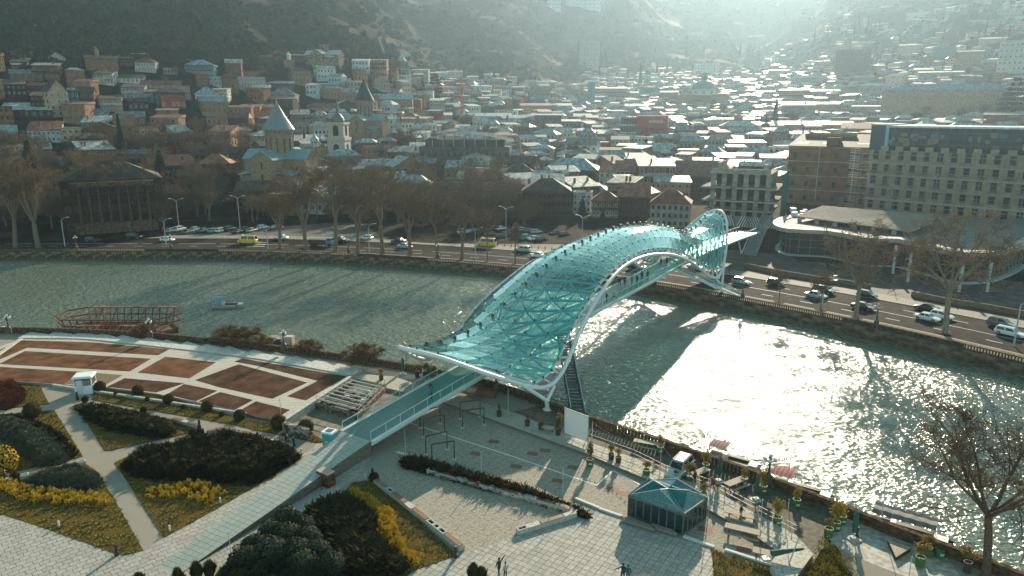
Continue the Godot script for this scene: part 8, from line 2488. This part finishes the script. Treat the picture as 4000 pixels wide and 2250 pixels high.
# ---- people: one continuous skin each, meshed from joined tapered capsules --------------------------------------------
var poses = {}
func body_mesh(pose: String) -> Array:   # [vertices, normals, region per vertex]
	if poses.has(pose): return poses[pose]
	var bones = []   # a, b, ra, rb, region: 0 legs, 1 torso and sleeves, 2 skin, 3 hair, 4 shoes
	var hip = 0.92; var sh = 1.42; var lean = 0.0
	var feet = [[-0.12, 0.10], [0.12, -0.14]] if pose == "walk" or pose == "point" else [[-0.11, 0.0], [0.11, 0.02]]
	if pose == "sit": hip = 0.48; sh = 0.98
	var hc = Vector3(0, hip, 0)
	for s in 2:
		var sx = -1.0 if s == 0 else 1.0
		var h = hc + Vector3(0.09 * sx, 0, 0)
		var f = Vector3(feet[s][0], 0.06, feet[s][1] * 2.2)
		var k = (h + f) * 0.5 + Vector3(0, 0.02, 0.05 if pose != "walk" else 0.09)
		if pose == "sit":
			k = h + Vector3(0.03 * sx, 0.02, 0.42); f = k + Vector3(0, -0.44, 0.04)
		bones.append([h, k, 0.085, 0.06, 0]); bones.append([k, f, 0.06, 0.042, 0]); bones.append([f, f + Vector3(0, -0.015, 0.15), 0.045, 0.038, 4])
		var shp = Vector3(0.185 * sx, sh - 0.03, 0)
		var el = shp + Vector3(0.06 * sx, -0.27, -0.04 if s == 0 else 0.03)
		var wr = el + Vector3(-0.01 * sx, -0.22, 0.10)
		if pose == "point" and s == 0:
			el = shp + Vector3(-0.24, 0.1, 0.12); wr = el + Vector3(-0.22, 0.12, 0.08)
		if pose == "sit" or pose == "lean": wr = el + Vector3(-0.08 * sx, -0.02, 0.24)
		if pose == "hug" and s == 1:
			el = shp + Vector3(0.2, -0.14, -0.05); wr = el + Vector3(0.2, 0.0, -0.1)
		bones.append([shp, el, 0.058, 0.048, 1]); bones.append([el, wr, 0.048, 0.036, 1])
		var hand = (wr - el).normalized()
		bones.append([wr, wr + hand * 0.09, 0.035, 0.032, 2])
		var hx = hand.cross(Vector3(0, 0, 1)).normalized(); if hx.length() < 0.5: hx = Vector3.RIGHT
		for q in 4: bones.append([wr + hand * 0.09 + hx * (q - 1.5) * 0.017, wr + hand * (0.165 - 0.012 * absf(q - 1.3)) + hx * (q - 1.5) * 0.021 + Vector3(0, 0, 0.012), 0.012, 0.010, 2])
		bones.append([wr + hand * 0.04 - hx * 0.03, wr + hand * 0.1 - hx * 0.058, 0.013, 0.010, 2])
	bones.append([hc, hc + Vector3(0, 0.2, 0), 0.145, 0.135, 1]); bones.append([hc + Vector3(0, 0.2, 0), Vector3(0, sh - 0.1, 0), 0.135, 0.165, 1])
	bones.append([Vector3(-0.13, sh - 0.06, 0), Vector3(0.13, sh - 0.06, 0), 0.085, 0.085, 1])
	bones.append([Vector3(0, sh - 0.02, 0), Vector3(0, sh + 0.1, 0.02), 0.055, 0.05, 2])
	var head = Vector3(0, sh + 0.2, 0.03)
	bones.append([head + Vector3(0, -0.03, 0.015), head + Vector3(0, 0.05, -0.005), 0.078, 0.092, 2])
	bones.append([head + Vector3(0, 0.0, 0.09), head + Vector3(0, -0.025, 0.105), 0.014, 0.018, 2])   # nose
	bones.append([head + Vector3(0, 0.06, -0.035), head + Vector3(0, -0.02, -0.05), 0.088, 0.07, 3])
	for e in [-1.0, 1.0]: bones.append([head + Vector3(0.086 * e, 0.0, 0), head + Vector3(0.09 * e, 0.03, 0), 0.016, 0.018, 2])
	var cell = 0.035
	var field = {}
	var reg = {}
	for b in bones:
		var r: float = maxf(b[2], b[3]) + 0.075
		var lo: Vector3 = (b[0] as Vector3).min(b[1]) - Vector3.ONE * r; var hi: Vector3 = (b[0] as Vector3).max(b[1]) + Vector3.ONE * r
		var i0 = Vector3i((lo / cell).floor()); var i1 = Vector3i((hi / cell).ceil())
		var ab: Vector3 = b[1] - b[0]; var l2 = maxf(ab.length_squared(), 1e-6)
		for x in range(i0.x, i1.x + 1):
			for y in range(i0.y, i1.y + 1):
				for z in range(i0.z, i1.z + 1):
					var p = Vector3(x, y, z) * cell
					var t = clampf((p - b[0]).dot(ab) / l2, 0, 1)
					var d = p.distance_to(b[0] + ab * t) - lerpf(b[2], b[3], t)
					if pose == "": pass
					var key = Vector3i(x, y, z)
					if field.has(key):
						var o: float = field[key]
						if d < o: reg[key] = b[4]
						var k = 0.03; var hh = maxf(k - absf(o - d), 0.0) / k
						field[key] = minf(o, d) - hh * hh * k * 0.25
					else:
						field[key] = d; reg[key] = b[4]
	var cells = {}
	var corner = []
	for i in 8: corner.append(Vector3i(i & 1, (i >> 1) & 1, (i >> 2) & 1))
	var vs = []; var regs = []
	var edges = [[0, 1], [2, 3], [4, 5], [6, 7], [0, 2], [1, 3], [4, 6], [5, 7], [0, 4], [1, 5], [2, 6], [3, 7]]
	for key in field:
		var inside = 0; var vals = []
		for c in corner:
			var w: float = field.get(key + c, 0.08); vals.append(w)
			if w < 0: inside += 1
		if inside == 0 or inside == 8: continue
		var sum = Vector3.ZERO; var n = 0
		for e in edges:
			var a: float = vals[e[0]]; var b: float = vals[e[1]]
			if (a < 0) != (b < 0):
				sum += Vector3(corner[e[0]]).lerp(Vector3(corner[e[1]]), a / (a - b)); n += 1
		cells[key] = vs.size()
		vs.append((Vector3(key) + sum / n) * cell)
		regs.append(reg[key])
	var V = PackedVector3Array(); var N = PackedVector3Array(); var R = []
	var grad = func(p: Vector3) -> Vector3:
		var k = Vector3i((p / cell).round())
		var g = Vector3(field.get(k + Vector3i(1, 0, 0), 0.08) - field.get(k - Vector3i(1, 0, 0), 0.08), field.get(k + Vector3i(0, 1, 0), 0.08) - field.get(k - Vector3i(0, 1, 0), 0.08), field.get(k + Vector3i(0, 0, 1), 0.08) - field.get(k - Vector3i(0, 0, 1), 0.08))
		return g.normalized() if g.length() > 1e-6 else Vector3.UP
	var ns = []
	for p in vs: ns.append(grad.call(p))
	var ax = [Vector3i(1, 0, 0), Vector3i(0, 1, 0), Vector3i(0, 0, 1)]
	for key in field:
		var f0: float = field[key]
		for a in 3:
			var f1: float = field.get(key + ax[a], 0.08)
			if (f0 < 0) == (f1 < 0): continue
			var u: Vector3i = ax[(a + 1) % 3]; var v: Vector3i = ax[(a + 2) % 3]
			var q = [key, key - u, key - u - v, key - v]
			var ok = true
			for c in q:
				if not cells.has(c): ok = false
			if not ok: continue
			var ix = [cells[q[0]], cells[q[1]], cells[q[2]], cells[q[3]]]
			for t in [[0, 1, 2], [0, 2, 3]]:
				var i0: int = ix[t[0]]; var i1: int = ix[t[1]]; var i2: int = ix[t[2]]
				var k: Vector3 = (vs[i2] - vs[i0]).cross(vs[i1] - vs[i0])
				var order = [i0, i1, i2] if k.dot(ns[i0]) > 0 else [i0, i2, i1]
				for w in order:
					V.append(vs[w]); N.append(ns[w]); R.append(regs[w])
	poses[pose] = [V, N, R]
	return poses[pose]
func person(pose: String, at: Vector3, yaw: float, top: Array, legs: Array, hair: Array, label: String, h = 1.0) -> void:
	var d = body_mesh(pose)
	var mb = MB.new()
	mb.tinted = true
	mb.v = d[0]; mb.n = d[1]
	var cols = [Color(legs[0], legs[1], legs[2]), Color(top[0], top[1], top[2]), Color(0.42, 0.25, 0.17), Color(hair[0], hair[1], hair[2]), Color(0.03, 0.025, 0.02)]
	for r in d[2]: mb.c.append(cols[r])
	var m = mat(1, 1, 1, 0.85, "", 0.7)
	m.vertex_color_use_as_albedo = true
	var o = thing("person", label, "person", at, yaw)
	put_mesh("body", mb.mesh(m), o)
	o.scale = Vector3.ONE * h
func build_people() -> void:
	var dk = [0.025, 0.025, 0.028]; var br = [0.05, 0.03, 0.02]; var bl = [0.035, 0.05, 0.09]
	person("point", G(1950, 2250), -2.6, dk, dk, [0.02, 0.015, 0.01], "person in dark clothes pointing up with one arm on the plaza")
	person("stand", G(1975, 2262), -2.4, [0.36, 0.33, 0.29], dk, br, "person in a light grey coat standing beside the pointing person", 0.95)
	person("hug", G(2432, 2272), 3.0, dk, dk, [0.02, 0.015, 0.01], "person in dark jacket with an arm round another, seen from behind")
	person("stand", G(2452, 2274), 3.2, [0.02, 0.10, 0.13], bl, br, "person in a dark teal coat held by the person beside them", 0.95)
	person("walk", G(3222, 2165), 1.9, dk, dk, [0.02, 0.015, 0.01], "person in black striding along the quay")
	person("walk", G(3230, 2160), 1.9, dk, dk, [0.02, 0.015, 0.01], "second person in black walking close behind the striding one", 0.97)
	person("walk", G(2782, 1920), -1.0, [0.30, 0.03, 0.03], dk, [0.02, 0.015, 0.01], "person in a red jacket walking by the quay tables")
	person("stand", G(2712, 1895), 0.6, dk, dk, br, "person in dark clothes by the plants behind the pavilion")
	person("sit", G(2893, 2018, 0.0), 0.8, dk, dk, [0.35, 0.2, 0.05], "person in black with fair hair sitting at a plank table")
	person("lean", BP(11.5, -1.0, tab(DECK, 11.5) - 0.06), 2.2, [0.02, 0.14, 0.24], dk, dk, "person in a blue jacket on the near part of the bridge deck")
	person("stand", BP(12.5, -1.9, tab(DECK, 12.5) - 0.06), 2.6, dk, dk, dk, "person in black beside the one in blue on the bridge deck")
	person("lean", BP(58.5, -0.9, tab(DECK, 58.5) - 0.06), 1.2, dk, dk, dk, "person in black leaning at the bridge railing above the water")
	person("sit", BP(60.5, -0.5, tab(DECK, 60.5) - 0.06), 1.4, [0.20, 0.04, 0.03], dk, br, "person in dark red crouching beside the railing of the bridge")
	var k = 0
	for s in [[69, -3.6], [70, -3.0], [71.5, -2.2], [72.5, -1.6], [75.5, -2.0], [76.5, -1.2], [87, -3.0], [88.2, -2.2]]:
		person(["walk", "stand"][k % 2], BP(s[0], s[1], tab(DECK, s[0]) - 0.06), 2.5 + 0.3 * (k % 3), [dk, br, [0.06, 0.08, 0.08], dk][k % 4], dk, dk, "%s person in %s clothes %s" % [["walking", "standing"][k % 2], ["black", "brown", "dark green", "black"][k % 4], ["first of the group on the bridge deck", "second of the group on the bridge deck", "third of the group on the bridge deck", "fourth of the group on the bridge deck", "fifth of the group on the bridge deck", "sixth of the group on the bridge deck", "of the pair near the far end of the deck", "at the rail near the far end of the deck"][k]]); k += 1
	person("walk", BP(133, -1.6, tab(DECK, 133) - 0.06), 2.5, dk, dk, dk, "person in black walking off the deck beyond the road")
	person("walk", BP(134, -2.6, tab(DECK, 134) - 0.06), 2.5, br, dk, dk, "person in brown walking off the deck beyond the road")
	person("walk", G(2847, 1060), 0.6, [0.22, 0.03, 0.02], dk, dk, "person in red walking on the far road")
	person("sit", G(1122, 1735, 0.04), 0.9, dk, dk, dk, "person in black sitting at the end of the long bench")
	person("sit", G(22, 1880, 0.04), 2.6, dk, dk, dk, "person in dark clothes sitting on the bench at the left edge")
